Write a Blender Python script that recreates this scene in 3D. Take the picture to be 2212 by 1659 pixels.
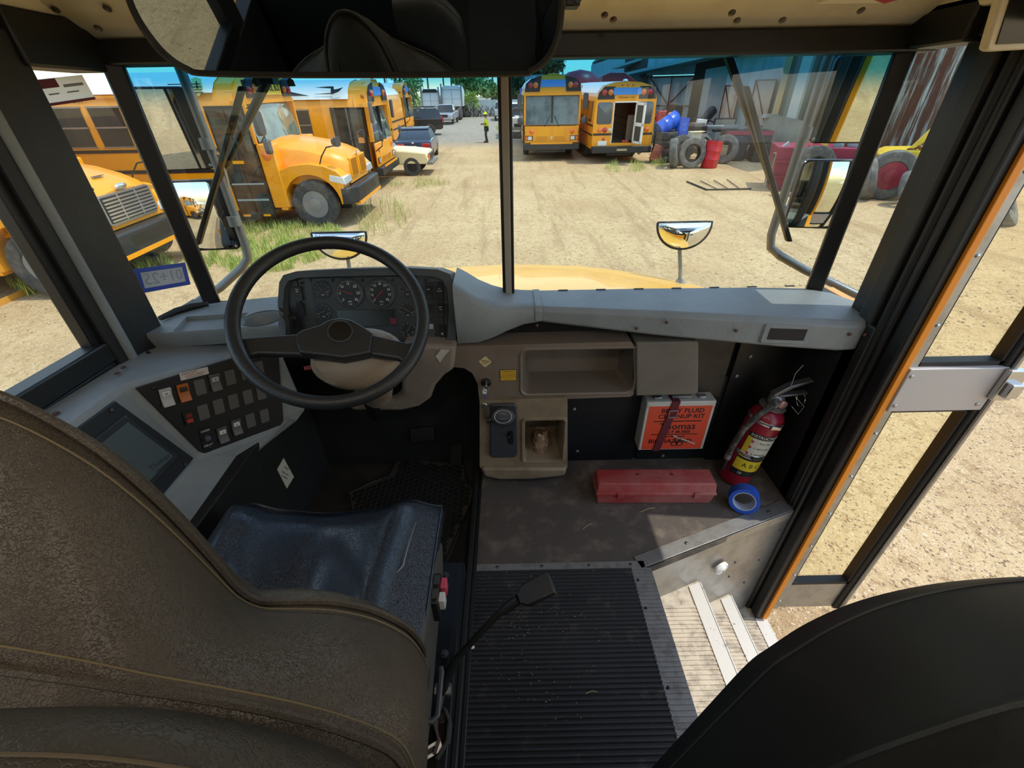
import bpy, bmesh, math, random
from mathutils import Vector as V, Matrix as Mx, noise
D = bpy.data; SC = bpy.context.scene; COL = SC.collection
for o in list(D.objects): D.objects.remove(o)
random.seed(4)
PI = math.pi; R = math.radians
# ---------------------------------------------------------------- camera
F = 930.0; CX, CY = 1106.0, 829.5; CAM = V((0, 0, 1.4))
_p, _y, _r = R(33.0), R(0.2), R(-1.0)
_f = V((math.sin(_y)*math.cos(_p), math.cos(_y)*math.cos(_p), -math.sin(_p)))
_x = V((math.cos(_y), -math.sin(_y), 0)); _u = _x.cross(_f)
RT = _x*math.cos(_r) + _u*math.sin(_r); UP = -_x*math.sin(_r) + _u*math.cos(_r); FW = _f
cd = D.cameras.new('camera'); cam = D.objects.new('camera', cd); COL.objects.link(cam)
cd.sensor_fit = 'HORIZONTAL'; cd.sensor_width = 36; cd.lens = F*36/2212; cd.clip_start = .02; cd.clip_end = 500
cam.matrix_world = Mx(((RT.x, UP.x, -FW.x, 0), (RT.y, UP.y, -FW.y, 0), (RT.z, UP.z, -FW.z, 1.4), (0, 0, 0, 1)))
SC.camera = cam
# ---------------------------------------------------------------- light
SUN = V((.43, -.04, 1)).normalized()
SLOPE = .03; GZ = -1.25
w = D.worlds.new('sky'); SC.world = w; w.use_nodes = True; nt = w.node_tree; nt.nodes.clear()
sky = nt.nodes.new('ShaderNodeTexSky'); sky.sky_type = 'NISHITA'; sky.sun_disc = False
sky.sun_elevation = math.asin(SUN.z); sky.sun_rotation = math.atan2(SUN.x, SUN.y); sky.air_density = 1.3; sky.dust_density = .6; sky.ozone_density = 2
tc = nt.nodes.new('ShaderNodeTexCoord'); mpg = nt.nodes.new('ShaderNodeMapping'); mpg.inputs['Scale'].default_value = (2, 2, 5)
cl = nt.nodes.new('ShaderNodeTexNoise'); cl.inputs['Scale'].default_value = 1.6; cl.inputs['Detail'].default_value = 6
rp = nt.nodes.new('ShaderNodeValToRGB'); rp.color_ramp.elements[0].position = .52; rp.color_ramp.elements[1].position = .72
mxs = nt.nodes.new('ShaderNodeMixRGB'); mxs.inputs[2].default_value = (7.5, 7.8, 8.2, 1)
bg = nt.nodes.new('ShaderNodeBackground'); bg.inputs[1].default_value = .36; wo = nt.nodes.new('ShaderNodeOutputWorld')
L = nt.links.new
L(tc.outputs['Generated'], mpg.inputs[0]); L(mpg.outputs[0], cl.inputs[0]); L(cl.outputs[0], rp.inputs[0])
L(rp.outputs[0], mxs.inputs[0]); L(sky.outputs[0], mxs.inputs[1]); L(mxs.outputs[0], bg.inputs[0]); L(bg.outputs[0], wo.inputs[0])
sl = D.lights.new('sun', 'SUN'); so = D.objects.new('sun', sl); COL.objects.link(so)
sl.energy = 3.3; sl.angle = R(.6); sl.color = (1, .95, .86)
so.rotation_euler = (-SUN).to_track_quat('-Z', 'Y').to_euler()
SC.view_settings.view_transform = 'Standard'; SC.view_settings.look = 'None'; SC.view_settings.gamma = 1
SC.view_settings.use_curve_mapping = False; SC.view_settings.exposure = -0.1
SC.cycles.max_bounces = 10; SC.cycles.transparent_max_bounces = 24; SC.cycles.caustics_reflective = False; SC.cycles.caustics_refractive = False
SC.cycles.sample_clamp_indirect = 6
# ---------------------------------------------------------------- helpers
def ray(px, py): return RT*((px-CX)/F) - UP*((py-CY)/F) + FW
def at(px, py, **k):
    (a, v), = k.items(); i = 'xyz'.index(a); d = ray(px, py)
    return CAM + d*((v-CAM[i])/d[i])
def G(px, py):
    d = ray(px, py); return CAM + d*((GZ-CAM.z)/(d.z-SLOPE*d.y))
def gz(y): return GZ + SLOPE*y
def EX(x, y, yaw=0, h=0): return Mx.Translation((x, y, gz(y))) @ Mx.Rotation(math.atan(SLOPE), 4, 'X') @ Mx.Rotation(yaw, 4, 'Z') @ Mx.Translation((0, 0, h))
def lin(c):
    if isinstance(c, str):
        c = c.lstrip('#'); c = [int(c[i:i+2], 16)/255 for i in (0, 2, 4)]
    return tuple(x/12.92 if x <= .04045 else ((x+.055)/1.055)**2.4 for x in c[:3]) + (1,)
MATS = {}
def mat(name, col, rough=.5, metal=0, bump=None, var=None, coat=0, spec=.5, emit=0, trans=0, stretch=None):
    if name in MATS: return MATS[name]
    m = D.materials.new(name); m.use_nodes = True; n = m.node_tree; b = n.nodes['Principled BSDF']; l = n.links.new
    b.inputs['Base Color'].default_value = lin(col); b.inputs['Roughness'].default_value = rough; b.inputs['Metallic'].default_value = metal
    b.inputs['Specular IOR Level'].default_value = spec; b.inputs['Coat Weight'].default_value = coat; b.inputs['Transmission Weight'].default_value = trans
    if emit: b.inputs['Emission Color'].default_value = lin(col); b.inputs['Emission Strength'].default_value = emit
    m.diffuse_color = lin(col)
    if bump or var:
        t = n.nodes.new('ShaderNodeTexCoord'); src = t.outputs['Object']
        if stretch:
            mp = n.nodes.new('ShaderNodeMapping'); mp.inputs['Scale'].default_value = stretch; l(src, mp.inputs[0]); src = mp.outputs[0]
    if var:                                   # (scale, second colour, low, high)
        q = n.nodes.new('ShaderNodeTexNoise'); q.inputs['Scale'].default_value = var[0]; q.inputs['Detail'].default_value = 8; q.inputs['Roughness'].default_value = .65
        r = n.nodes.new('ShaderNodeMapRange'); r.inputs[1].default_value = var[2] if len(var) > 2 else .4; r.inputs[2].default_value = var[3] if len(var) > 3 else .7
        x = n.nodes.new('ShaderNodeMixRGB'); x.inputs[1].default_value = lin(col); x.inputs[2].default_value = lin(var[1])
        l(src, q.inputs[0]); l(q.outputs[0], r.inputs[0]); l(r.outputs[0], x.inputs[0]); l(x.outputs[0], b.inputs['Base Color'])
    if bump:                                  # (scale, strength, kind)
        if len(bump) > 2 and bump[2] == 'vor':
            q = n.nodes.new('ShaderNodeTexVoronoi'); q.feature = 'DISTANCE_TO_EDGE'; q.inputs['Scale'].default_value = bump[0]
            wn = n.nodes.new('ShaderNodeTexNoise'); wn.inputs['Scale'].default_value = bump[0]*.5
            wm = n.nodes.new('ShaderNodeMixRGB'); wm.inputs[0].default_value = .04; l(src, wm.inputs[1]); l(src, wn.inputs[0]); l(wn.outputs[1], wm.inputs[2]); l(wm.outputs[0], q.inputs[0])
            r2 = n.nodes.new('ShaderNodeMapRange'); r2.inputs[2].default_value = .12; l(q.outputs[0], r2.inputs[0]); h = r2.outputs[0]
            if len(bump) > 4:                 # grime that sits in the grain of the hide
                bi = b.inputs['Base Color']; cm = n.nodes.new('ShaderNodeMixRGB'); cm.inputs[1].default_value = lin(bump[4]); r3 = n.nodes.new('ShaderNodeMapRange'); r3.inputs[2].default_value = .10; r3.inputs[3].default_value = .25; l(q.outputs[0], r3.inputs[0]); l(r3.outputs[0], cm.inputs[0])
                if bi.links: l(bi.links[0].from_socket, cm.inputs[2])
                else: cm.inputs[2].default_value = bi.default_value
                l(cm.outputs[0], bi)
        else:
            q = n.nodes.new('ShaderNodeTexNoise'); q.inputs['Scale'].default_value = bump[0]; q.inputs['Detail'].default_value = 6; l(src, q.inputs[0]); h = q.outputs[0]
        bp = n.nodes.new('ShaderNodeBump'); bp.inputs['Strength'].default_value = bump[1]; bp.inputs['Distance'].default_value = bump[3] if len(bump) > 3 else .004
        l(h, bp.inputs['Height']); l(bp.outputs[0], b.inputs['Normal'])
    MATS[name] = m; return m
def glass(name, tint=(.93, .97, .94), refl=.9, band=None):
    if name in MATS: return MATS[name]
    m = D.materials.new(name); m.use_nodes = True; n = m.node_tree; n.nodes.clear(); l = n.links.new
    o = n.nodes.new('ShaderNodeOutputMaterial'); tr = n.nodes.new('ShaderNodeBsdfTransparent'); gl = n.nodes.new('ShaderNodeBsdfGlossy')
    gl.inputs['Roughness'].default_value = .01; gl.inputs[0].default_value = (1, 1, 1, 1)
    ge = n.nodes.new('ShaderNodeNewGeometry'); dt = n.nodes.new('ShaderNodeVectorMath'); dt.operation = 'DOT_PRODUCT'; l(ge.outputs['Normal'], dt.inputs[0]); l(ge.outputs['Incoming'], dt.inputs[1])
    def mth(op, a, b=None):
        k = n.nodes.new('ShaderNodeMath'); k.operation = op
        for i, v in ((0, a), (1, b)):
            if v is None: continue
            if isinstance(v, (int, float)): k.inputs[i].default_value = v
            else: l(v, k.inputs[i])
        return k.outputs[0]
    f5 = mth('POWER', mth('SUBTRACT', 1.0, mth('ABSOLUTE', dt.outputs['Value'])), 5.0); fr = mth('MULTIPLY_ADD', f5, .9); fr.node.inputs[2].default_value = .045
    mu = n.nodes.new('ShaderNodeMath'); mu.operation = 'MULTIPLY'; mu.inputs[1].default_value = refl
    mx = n.nodes.new('ShaderNodeMixShader'); l(fr, mu.inputs[0]); l(mu.outputs[0], mx.inputs[0]); l(tr.outputs[0], mx.inputs[1]); l(gl.outputs[0], mx.inputs[2]); l(mx.outputs[0], o.inputs[0])
    tr.inputs[0].default_value = (*tint, 1)
    if band:                                  # shade band dyed into the top of the pane: (z0, z1, colour)
        t = n.nodes.new('ShaderNodeTexCoord'); s = n.nodes.new('ShaderNodeSeparateXYZ'); r = n.nodes.new('ShaderNodeMapRange'); r.interpolation_type = 'SMOOTHSTEP'
        r.inputs[1].default_value = band[0]; r.inputs[2].default_value = band[1]; c = n.nodes.new('ShaderNodeMixRGB'); c.inputs[1].default_value = (*tint, 1); c.inputs[2].default_value = (*band[2], 1)
        l(t.outputs['Object'], s.inputs[0]); l(s.outputs[2], r.inputs[0]); l(r.outputs[0], c.inputs[0]); l(c.outputs[0], tr.inputs[0])
    MATS[name] = m; return m
def uncaps(n): return n
class MB:
    def __init__(s): s.v = []; s.f = []
    def add(s, vs, fs, M=None):
        b = len(s.v); s.v += [(M @ V(v)) if M else V(v) for v in vs]; s.f += [tuple(i+b for i in f) for f in fs]; return s
    def box(s, x0, x1, y0, y1, z0, z1, M=None):
        return s.add([(x0,y0,z0),(x1,y0,z0),(x1,y1,z0),(x0,y1,z0),(x0,y0,z1),(x1,y0,z1),(x1,y1,z1),(x0,y1,z1)],
                     [(0,3,2,1),(4,5,6,7),(0,1,5,4),(1,2,6,5),(2,3,7,6),(3,0,4,7)], M)
    def cbox(s, c, d, M=None): return s.box(c[0]-d[0]/2, c[0]+d[0]/2, c[1]-d[1]/2, c[1]+d[1]/2, c[2]-d[2]/2, c[2]+d[2]/2, M)
    def prism(s, pts, vec, M=None):
        n = len(pts); vec = V(vec); pts = [V(p) for p in pts]
        return s.add(pts+[p+vec for p in pts], [tuple(range(n-1, -1, -1)), tuple(range(n, 2*n))]+[(i, (i+1) % n, (i+1) % n+n, i+n) for i in range(n)], M)
    def loft(s, secs, cap=True, closed=True, M=None):
        n = len(secs[0]); k = len(secs); vs = [p for q in secs for p in q]; fs = []
        for j in range(k-1):
            for i in range(n if closed else n-1): fs.append((j*n+i, j*n+(i+1) % n, (j+1)*n+(i+1) % n, (j+1)*n+i))
        if cap: fs += [tuple(range(n-1, -1, -1)), tuple(range((k-1)*n, k*n))]
        return s.add(vs, fs, M)
    def tube(s, path, r, n=8, cap=True, M=None):
        path = [V(p) for p in path]; secs = []
        t = (path[1]-path[0]).normalized(); a = t.orthogonal().normalized()
        for i, p in enumerate(path):
            t = (path[min(i+1, len(path)-1)]-path[max(i-1, 0)]).normalized(); a = (a - t*a.dot(t)).normalized(); b = t.cross(a)
            rr = r[i] if isinstance(r, (list, tuple)) else r
            secs.append([p+(a*math.cos(2*PI*j/n)+b*math.sin(2*PI*j/n))*rr for j in range(n)])
        return s.loft(secs, cap, True, M)
    def lathe(s, prof, n=20, M=None, cap=True):
        return s.loft([[(r*math.cos(2*PI*j/n), r*math.sin(2*PI*j/n), z) for j in range(n)] for r, z in prof], cap, True, M)
    def torus(s, Rr, r, n=48, m=12, M=None, sq=1):
        vs = []; fs = []
        for i in range(n):
            a = 2*PI*i/n
            for j in range(m):
                b = 2*PI*j/m; q = Rr+r*math.cos(b); vs.append((q*math.cos(a), q*math.sin(a), r*sq*math.sin(b)))
        for i in range(n):
            for j in range(m): fs.append((i*m+j, ((i+1) % n)*m+j, ((i+1) % n)*m+(j+1) % m, i*m+(j+1) % m))
        return s.add(vs, fs, M)
    def ell(s, c, d, n=16, m=10, M=None):
        c = V(c); secs = []
        for i in range(m+1):
            a = -PI/2+PI*i/m; rr = max(math.cos(a), .001)
            secs.append([(c.x+d[0]*rr*math.cos(2*PI*j/n), c.y+d[1]*rr*math.sin(2*PI*j/n), c.z+d[2]*math.sin(a)) for j in range(n)])
        return s.loft(secs, True, True, M)
    def grid(s, fn, nu, nv, M=None):
        vs = [fn(i/nu, j/nv) for i in range(nu+1) for j in range(nv+1)]
        return s.add(vs, [(i*(nv+1)+j, (i+1)*(nv+1)+j, (i+1)*(nv+1)+j+1, i*(nv+1)+j+1) for i in range(nu) for j in range(nv)], M)
    def obj(s, name, m, parent=None, smooth=40, bevel=0, sub=0, recalc=True, seg=2):
        me = D.meshes.new(name); me.from_pydata([tuple(v) for v in s.v], [], s.f); me.validate(); me.materials.append(m)
        if recalc:
            bm = bmesh.new(); bm.from_mesh(me); bmesh.ops.recalc_face_normals(bm, faces=bm.faces); bm.to_mesh(me); bm.free()
        if smooth: me.shade_smooth(); me.set_sharp_from_angle(angle=R(smooth))
        o = D.objects.new(name, me); COL.objects.link(o)
        if parent: o.parent = parent
        if bevel:
            b = o.modifiers.new('bevel', 'BEVEL'); b.width = bevel; b.segments = seg; b.limit_method = 'ANGLE'; b.angle_limit = R(35); b.harden_normals = False
        if sub:
            b = o.modifiers.new('sub', 'SUBSURF'); b.levels = b.render_levels = sub
        return o
def tag(o, label=None, cat=None, group=None, kind=None):
    if label: o['label'] = label
    if cat: o['category'] = cat
    if group: o['group'] = group
    if kind: o['kind'] = kind
    return o
def thing(name, label, cat, M=None, group=None):
    o = D.objects.new(name, None); COL.objects.link(o); o.empty_display_size = .05
    if M is not None: o.matrix_world = M if isinstance(M, Mx) else Mx.Translation(M)
    return tag(o, label, cat, group)
def struct(o): o['kind'] = 'structure'; return o
def part(mb, name, m, parent, label=None, **k):
    o = mb.obj(name, m, parent, **k)
    if label: o['label'] = label
    return o
def dup(root, M=None, label=None, group=None, name=None):
    r = root.copy(); COL.objects.link(r)
    if M is not None: r.matrix_world = M
    if label: r['label'] = label
    if group: r['group'] = group
    for ch in root.children:
        c = ch.copy(); COL.objects.link(c); c.parent = r
        for g in ch.children:
            d = g.copy(); COL.objects.link(d); d.parent = c
    return r
def frame(o, ex, ey):                        # matrix with x along ex, y near ey, z the normal
    ex = V(ex).normalized(); ez = ex.cross(V(ey)).normalized(); ey = ez.cross(ex)
    return Mx(((ex.x, ey.x, ez.x, o[0]), (ex.y, ey.y, ez.y, o[1]), (ex.z, ey.z, ez.z, o[2]), (0, 0, 0, 1)))
def onp(px, py, M):                          # where a sight line meets the local xy plane of M
    I = M.inverted(); o = I @ CAM; d = I.to_3x3() @ ray(px, py); q = o - d*(o.z/d.z); return q.x, q.y
def text(name, s, size, M, m, parent=None, ext=.0006, align='CENTER', sx=1, bold=0):
    c = D.curves.new(name, 'FONT'); c.body = s; c.size = size; c.align_x = align; c.align_y = 'CENTER'; c.extrude = ext; c.resolution_u = 2; c.offset = bold
    t = D.objects.new('tmp', c); COL.objects.link(t); dg = bpy.context.evaluated_depsgraph_get(); me = D.meshes.new_from_object(t.evaluated_get(dg))
    D.objects.remove(t); me.name = name
    me.transform(M @ Mx.Diagonal((sx, 1, 1, 1))); me.materials.clear(); me.materials.append(m)
    o = D.objects.new(name, me); COL.objects.link(o)
    if parent: o.parent = parent
    return o
def rrect(x0, x1, y0, y1, r, k=5):
    out = []
    for cx, cy, a in ((x1-r, y1-r, 0), (x0+r, y1-r, 90), (x0+r, y0+r, 180), (x1-r, y0+r, 270)):
        for i in range(k+1): t = R(a+90*i/k); out.append((cx+r*math.cos(t), cy+r*math.sin(t)))
    return out
def recess(mb, outer, inner, depth, M=None, wall=None, shrink=.92):
    """face with an opening and a blind pocket behind it; outer and inner are loops of equal length in local xy"""
    n = len(outer); cx = sum(p[0] for p in inner)/n; cy = sum(p[1] for p in inner)/n
    vs = [(x, y, 0) for x, y in outer]+[(x, y, 0) for x, y in inner]+[(cx+(x-cx)*shrink, cy+(y-cy)*shrink, -depth) for x, y in inner]
    fs = []
    for i in range(n):
        j = (i+1) % n; fs += [(i, j, n+j, n+i), (n+i, n+j, 2*n+j, 2*n+i)]
    fs.append(tuple(range(2*n, 3*n)))
    if wall:
        b = len(vs); vs += [(x, y, -wall) for x, y in outer]
        fs += [(i, (i+1) % n, b+(i+1) % n, b+i) for i in range(n)]
    return mb.add(vs, fs, M)
def screw(parent, p, nrm, r=.006, m=None, name='screw'):
    q = V(nrm).to_track_quat('Z', 'Y').to_matrix().to_4x4(); q.translation = V(p)
    return MB().lathe([(r, 0), (r, .002), (r*.6, .004), (.0005, .0045)], 10, q).obj(name, m or mat('screw steel', '#5a5650', .4, .7), parent)
# ================================================================ the cab of the bus: the setting
cream = mat('cream paint', '#e0d4b4', .45, 0, (60, .15), (5, '#cdbd98', .45, .75))
blackp = mat('black panel', '#1d1d1c', .55, 0, (90, .2), (9, '#2b2a28', .5, .75))
blackm = mat('black metal', '#161616', .45, 0, (40, .1))
rubber = mat('black rubber', '#101010', .6)
greyp = mat('grey moulded plastic', '#858a8a', .5, 0, (120, .35), (6, '#75797a', .45, .75))
taupe = mat('taupe moulded plastic', '#75685b', .5, 0, (150, .25), (7, '#665846', .45, .8))
alum = mat('aluminium', '#a9a8a4', .38, .75, (50, .15), (14, '#8d8a84', .45, .75))
alu2 = mat('dull aluminium', '#8c8a85', .5, .45, (80, .2), (25, '#6d6860', .48, .7))
yellow = mat('school bus yellow', '#ee9c0c', .38, 0, None, (3, '#de8f0b', .5, .8), coat=.2)
orange = mat('orange painted edge', '#e08618', .45)
white = mat('white paint', '#e9e7e0', .5)
lino = mat('worn black flooring', '#58514a', .8, 0, (130, .4), (9, '#8a7d6d', .5, .8), spec=.25)
ribm = mat('ribbed black rubber', '#343434', .6, 0, (160, .3), (18, '#6b6355', .58, .85), spec=.3)
mirrorm = mat('mirror', '#dfe3e3', .015, 1)
clear = glass('clear glass', (.9, .95, .9))
shield = glass('windshield glass', (.88, .94, .88), .9, (1.39, 1.475, (.06, .34, .52)))
steel = mat('bright steel', '#c4c4c2', .25, .9)
def xy(p, z): return (p[0], p[1], z)
# floor: ribbed aisle covering, front landing, driver's floor
mb = MB(); step = .0137; y = -.3; prof = []
while y < .925:
    prof += [(y, .0), (y+.0025, .006), (y+.0075, .006), (y+.01, .0)]; y += step
prof.append((.932, 0)); mb.loft([[(x, a, b) for a, b in prof] for x in (-.14, .417)], cap=False, closed=False)
mb.box(-.14, .417, -2.6, -.3, -.03, 0)
struct(mb.obj('floor', ribm, smooth=0))
struct(MB().prism([(-.14, .93, 0), (.489, .93, 0), (1.125, 1.167, 0), (1.16, 1.2, 0), (1.16, 1.56, 0), (-.14, 1.56, 0)], (0, 0, -.03)).obj('floor', lino))
struct(MB().box(-1.16, -.14, -2.6, 1.62, -.035, -.004).obj('floor', mat('dark cab flooring', '#2b2926', .7, 0, (130, .4), (10, '#413b34', .5, .8), spec=.25)))
struct(MB().box(.489, 1.16, -2.6, .34, -.03, 0).obj('floor', lino))
# trims on the floor
t = struct(MB().box(-.14, .47, .925, .955, -.002, .005).obj('trim_1', alu2, bevel=.001))
for x in (-.06, .1, .27, .42): screw(t, (x, .94, .005), (0, 0, 1), .006)
mb = MB().box(.417, .489, -.3, .925, -.03, .003)
y = -.3
while y < .92: mb.box(.419, .487, y, y+.007, .003, .0055); y += .0137
t = struct(mb.obj('trim_2', alu2, smooth=0))
for y in (.3, .55, .78, .88): screw(t, (.43, y, .004), (0, 0, 1), .005, rubber)
dx = V((1.125-.489, 1.167-.93, 0)).normalized(); nx = V((-dx.y, dx.x, 0))
a = V((.455, .925, 0)); b = V((1.135, 1.172, 0))
mb = MB().prism([a, b, b+nx*.055, a+nx*.05], (0, 0, .005)).prism([a, b, b-nx*.004, a-nx*.004], (0, 0, -.045))
t = struct(mb.obj('trim_3', alum, bevel=.001))
for k in (.3, .86): screw(t, a.lerp(b, k)+nx*.027+V((0, 0, .005)), (0, 0, 1), .007)
# step well
mb = MB(); a = V((.47, .925, -.01)); b = V((1.26, 1.225, -.01))
mb.prism([a, b, b+V((0, 0, -.78)), a+V((0, 0, -.78))], nx*.01)
sw = struct(mb.obj('trim_4', alum))
for p in ((.93, -.23), (.93, -.33), (1.08, -.3), (1.12, -.12), (1.05, -.45)):
    q = a.lerp(b, (p[0]-.47)/.79); screw(sw, (q.x, q.y-.001, p[1]), -nx, .005)
def tread(x0, xn, x1, z, nm):
    q = lambda x: .925+(x-.47)*.38
    mb = MB().prism([(x0, .36, z), (x1, .36, z), (x1, q(x1), z), (x0, q(x0), z)], (0, 0, -.02))
    y = .36
    while y < q(x0): mb.box(x0, xn-.002, y, y+.008, z, z+.004); y += .0155
    t = struct(mb.obj('floor', mat('step tread', '#c9bca6', .7, 0, (90, .3), (22, '#7b6f60', .45, .75)), smooth=0))
    mb = MB().prism([(xn, .36, z), (x1+.004, .36, z), (x1+.004, q(x1)-.008, z), (xn, q(xn)-.008, z)], (0, 0, .006)); y = -.09
    mb.box(x1, x1+.008, .36, q(x1)-.01, z-.04, z+.006)
    struct(mb.obj('trim_5', mat('white step nosing', '#cfcac0', .5, 0, (60, .2), (35, '#4a4440', .64, .72)), bevel=.001))
    struct(MB().box(x0-.012, x0, .36, q(x0)-.01, z-.005, z+(.2 if z < -.6 else .235)).obj('trim_6', alu2))
tread(.49, .703, .752, -.25, 1); tread(.752, .932, .983, -.5, 2); tread(.983, 1.165, 1.215, -.72, 3)
struct(MB().box(.49, 1.26, .34, .36, -.76, -.03).box(.47, .489, .34, .93, -.3, -.03).obj('wall_back', alu2))
lt = thing('step_light', 'round clear step light on the aluminium riser beside the entry steps', 'light', frame(V((.838, 1.058, -.195))-nx*.006, dx, (0, 0, 1)))
part(MB().lathe([(.032, -.002), (.032, .006), (.027, .011), (.024, .009)], 24), 'bezel', white, lt)
part(MB().lathe([(.026, .006), (.018, .014), (.006, .017), (.0005, .0172)], 24), 'lens', mat('clear lens', '#e8e6dd', .12, 0, None, None, coat=1), lt)
part(MB().lathe([(.006, .012), (.006, .02), (.003, .0205)], 6), 'bolt', steel, lt)
# side walls (inside face) ---------------------------------------------------
mb = MB().box(-1.2, -1.13, -2.6, 1.56, -.1, .8).box(-1.2, -1.13, -2.6, 1.3, 1.5, 1.66)
for y0, y1 in ((-.5, -.36), (-1.25, -1.2), (-1.95, -1.9), (-2.6, -2.5)): mb.box(-1.19, -1.14, y0, y1, .8, 1.5)
struct(mb.obj('wall_left', blackp, bevel=.004))
mb = MB().box(1.135, 1.2, 1.2, 1.56, -.1, .8)                            # panel ahead of the door
mb.box(1.13, 1.2, -2.6, -.02, -.1, .55).box(1.13, 1.2, -2.6, 1.36, 1.52, 1.66)
for y0, y1 in ((-.06, .06), (-.8, -.76), (-1.5, -1.46), (-2.6, -2.5)): mb.box(1.14, 1.19, y0, y1, .5, 1.55)
struct(mb.obj('wall_right', blackp, bevel=.004))
struct(MB().box(-1.2, 1.2, -2.66, -2.6, -.1, 1.9).obj('wall_back', cream))
# outer skin of this bus, seen in the outside mirrors
mb = MB().box(-1.235, -1.2, -7.5, 1.3, -.6, .8).box(-1.235, -1.2, -7.5, 1.3, 1.5, 1.8).box(1.2, 1.235, -7.5, -.05, -.6, .55).box(1.2, 1.235, -7.5, 1.3, 1.62, 1.8).box(1.2, 1.235, 1.16, 1.56, -.7, .8).box(1.2, 1.24, -.3, -.05, -.7, 1.64).box(1.215, 1.24, 1.17, 1.34, .8, 1.64)
for k in range(9): mb.box(-1.232, -1.2, -7.5+.78*k, -7.38+.78*k, .8, 1.5).box(1.2, 1.232, -7.5+.78*k, -7.38+.78*k, .55, 1.62)
struct(mb.obj('wall_left', yellow, bevel=.004))
struct(MB().box(-1.242, -1.235, -7.5, 1.2, .68, .73).box(-1.242, -1.235, -7.5, 1.2, .1, .15).box(1.235, 1.242, -7.5, -.05, .45, .5).box(1.235, 1.242, -7.5, -.05, .05, .1).obj('trim_7', blackm))
struct(MB().box(-1.2, -1.19, -7.5, -2.66, .8, 1.5).box(1.19, 1.2, -7.5, -2.66, .55, 1.62).obj('window_6', mat('dark glass', '#20262a', .06, 0, None, None, coat=.5)))
# ceiling and header
arc = [(-1.2, 1.6), (-1.13, 1.7), (-.98, 1.79), (-.7, 1.87), (-.35, 1.91), (0, 1.92), (.35, 1.91), (.7, 1.87), (.98, 1.79), (1.13, 1.7), (1.2, 1.6)]
mb = MB().loft([[(x, y, z) for x, z in arc] for y in (-2.62, 1.12)], cap=False, closed=False)
mb.loft([[(x, y, z+.05) for x, z in arc] for y in (-7.5, 1.6)], cap=False, closed=False)
struct(mb.obj('ceiling', cream, smooth=60))
hd = [(1.1, 1.93), (1.16, 1.8), (1.3, 1.67), (1.39, 1.605), (1.41, 1.6), (1.445, 1.582), (1.46, 1.578), (1.49, 1.56), (1.55, 1.56), (1.56, 1.95)]
mb = MB().loft([[(x, y, z) for y, z in hd] for x in (-1.19, -.6, 0, .6, 1.19)])
h = struct(mb.obj('wall_front', cream, smooth=35))
for px, py in ((15, 20), (120, 20), (232, 18), (212, 60), (1306, 32), (1325, 42), (1581, 27), (1860, 22), (1592, 44), (1690, 43)):
    q = at(px, py, y=1.38); screw(h, (q.x, q.y, q.z), (0, -.6, -.8), .009, mat('dark screw', '#574a3a', .4, .5))
# windshield surround: black header band, corner posts, pillars, centre post
mb = MB().box(-1.19, 1.19, 1.475, 1.56, 1.505, 1.562)
mb.box(-1.2, -1.09, 1.24, 1.5, 1.49, 1.6).box(1.1, 1.2, 1.3, 1.5, 1.51, 1.6)
struct(mb.obj('trim_8', blackm, bevel=.006))
struct(MB().box(-1.22, -1.1, 1.1, 1.5, 1.575, 1.8).box(1.1, 1.22, 1.1, 1.5, 1.575, 1.8).obj('wall_front', cream, bevel=.01))
def post(x0, y0, x1, y1, z0, z1, th, nm, m=blackm, bev=.006):
    d = V((x1-x0, y1-y0, 0)); n = V((-d.y, d.x, 0)).normalized()*th
    return struct(MB().prism([(x0, y0, z0), (x1, y1, z0), (x1+n.x, y1+n.y, z0), (x0+n.x, y0+n.y, z0)], (0, 0, z1-z0)).obj(nm, m, bevel=bev))
post(-1.1, 1.47, -1.055, 1.495, .78, 1.53, .04, 'trim_9'); post(1.09, 1.5, 1.135, 1.475, .78, 1.53, .04, 'trim_10')
post(-1.17, 1.09, -1.15, 1.265, -.1, 1.56, -.05, 'trim_11', blackp)
t = struct(MB().tube([(-1.118, 1.125, .78), (-1.118, 1.125, 1.56)], .014, 10).obj('trim_12', greyp))
post(-1.145, 1.15, -1.128, 1.262, .8, 1.56, -.012, 'trim_13', blackm)
# right front door pillar with its fluted sections
for k, (y0, y1, x, m) in enumerate(((1.285, 1.345, 1.15, blackm), (1.225, 1.285, 1.135, blackp), (1.17, 1.225, 1.15, blackm), (1.118, 1.17, 1.165, blackm))):
    struct(MB().box(x, 1.215, y0, y1, -.72 if k > 1 else -.1, 1.56).obj('trim_14', m, bevel=.008))
struct(MB().tube([(1.152, 1.2, -.05), (1.152, 1.2, 1.55)], .012, 10).obj('trim_14', rubber))
struct(MB().box(1.19, 1.212, 1.106, 1.118, -.7, 1.56).obj('trim_15', orange, bevel=.002))
mb = MB().box(-.022, .02, 1.49, 1.535, .79, 1.52)
struct(mb.obj('trim_16', blackm, bevel=.004)); struct(MB().box(-.012, .01, 1.482, 1.492, .79, 1.52).obj('trim_16', mat('grey centre post', '#948c80', .5), bevel=.003))
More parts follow.
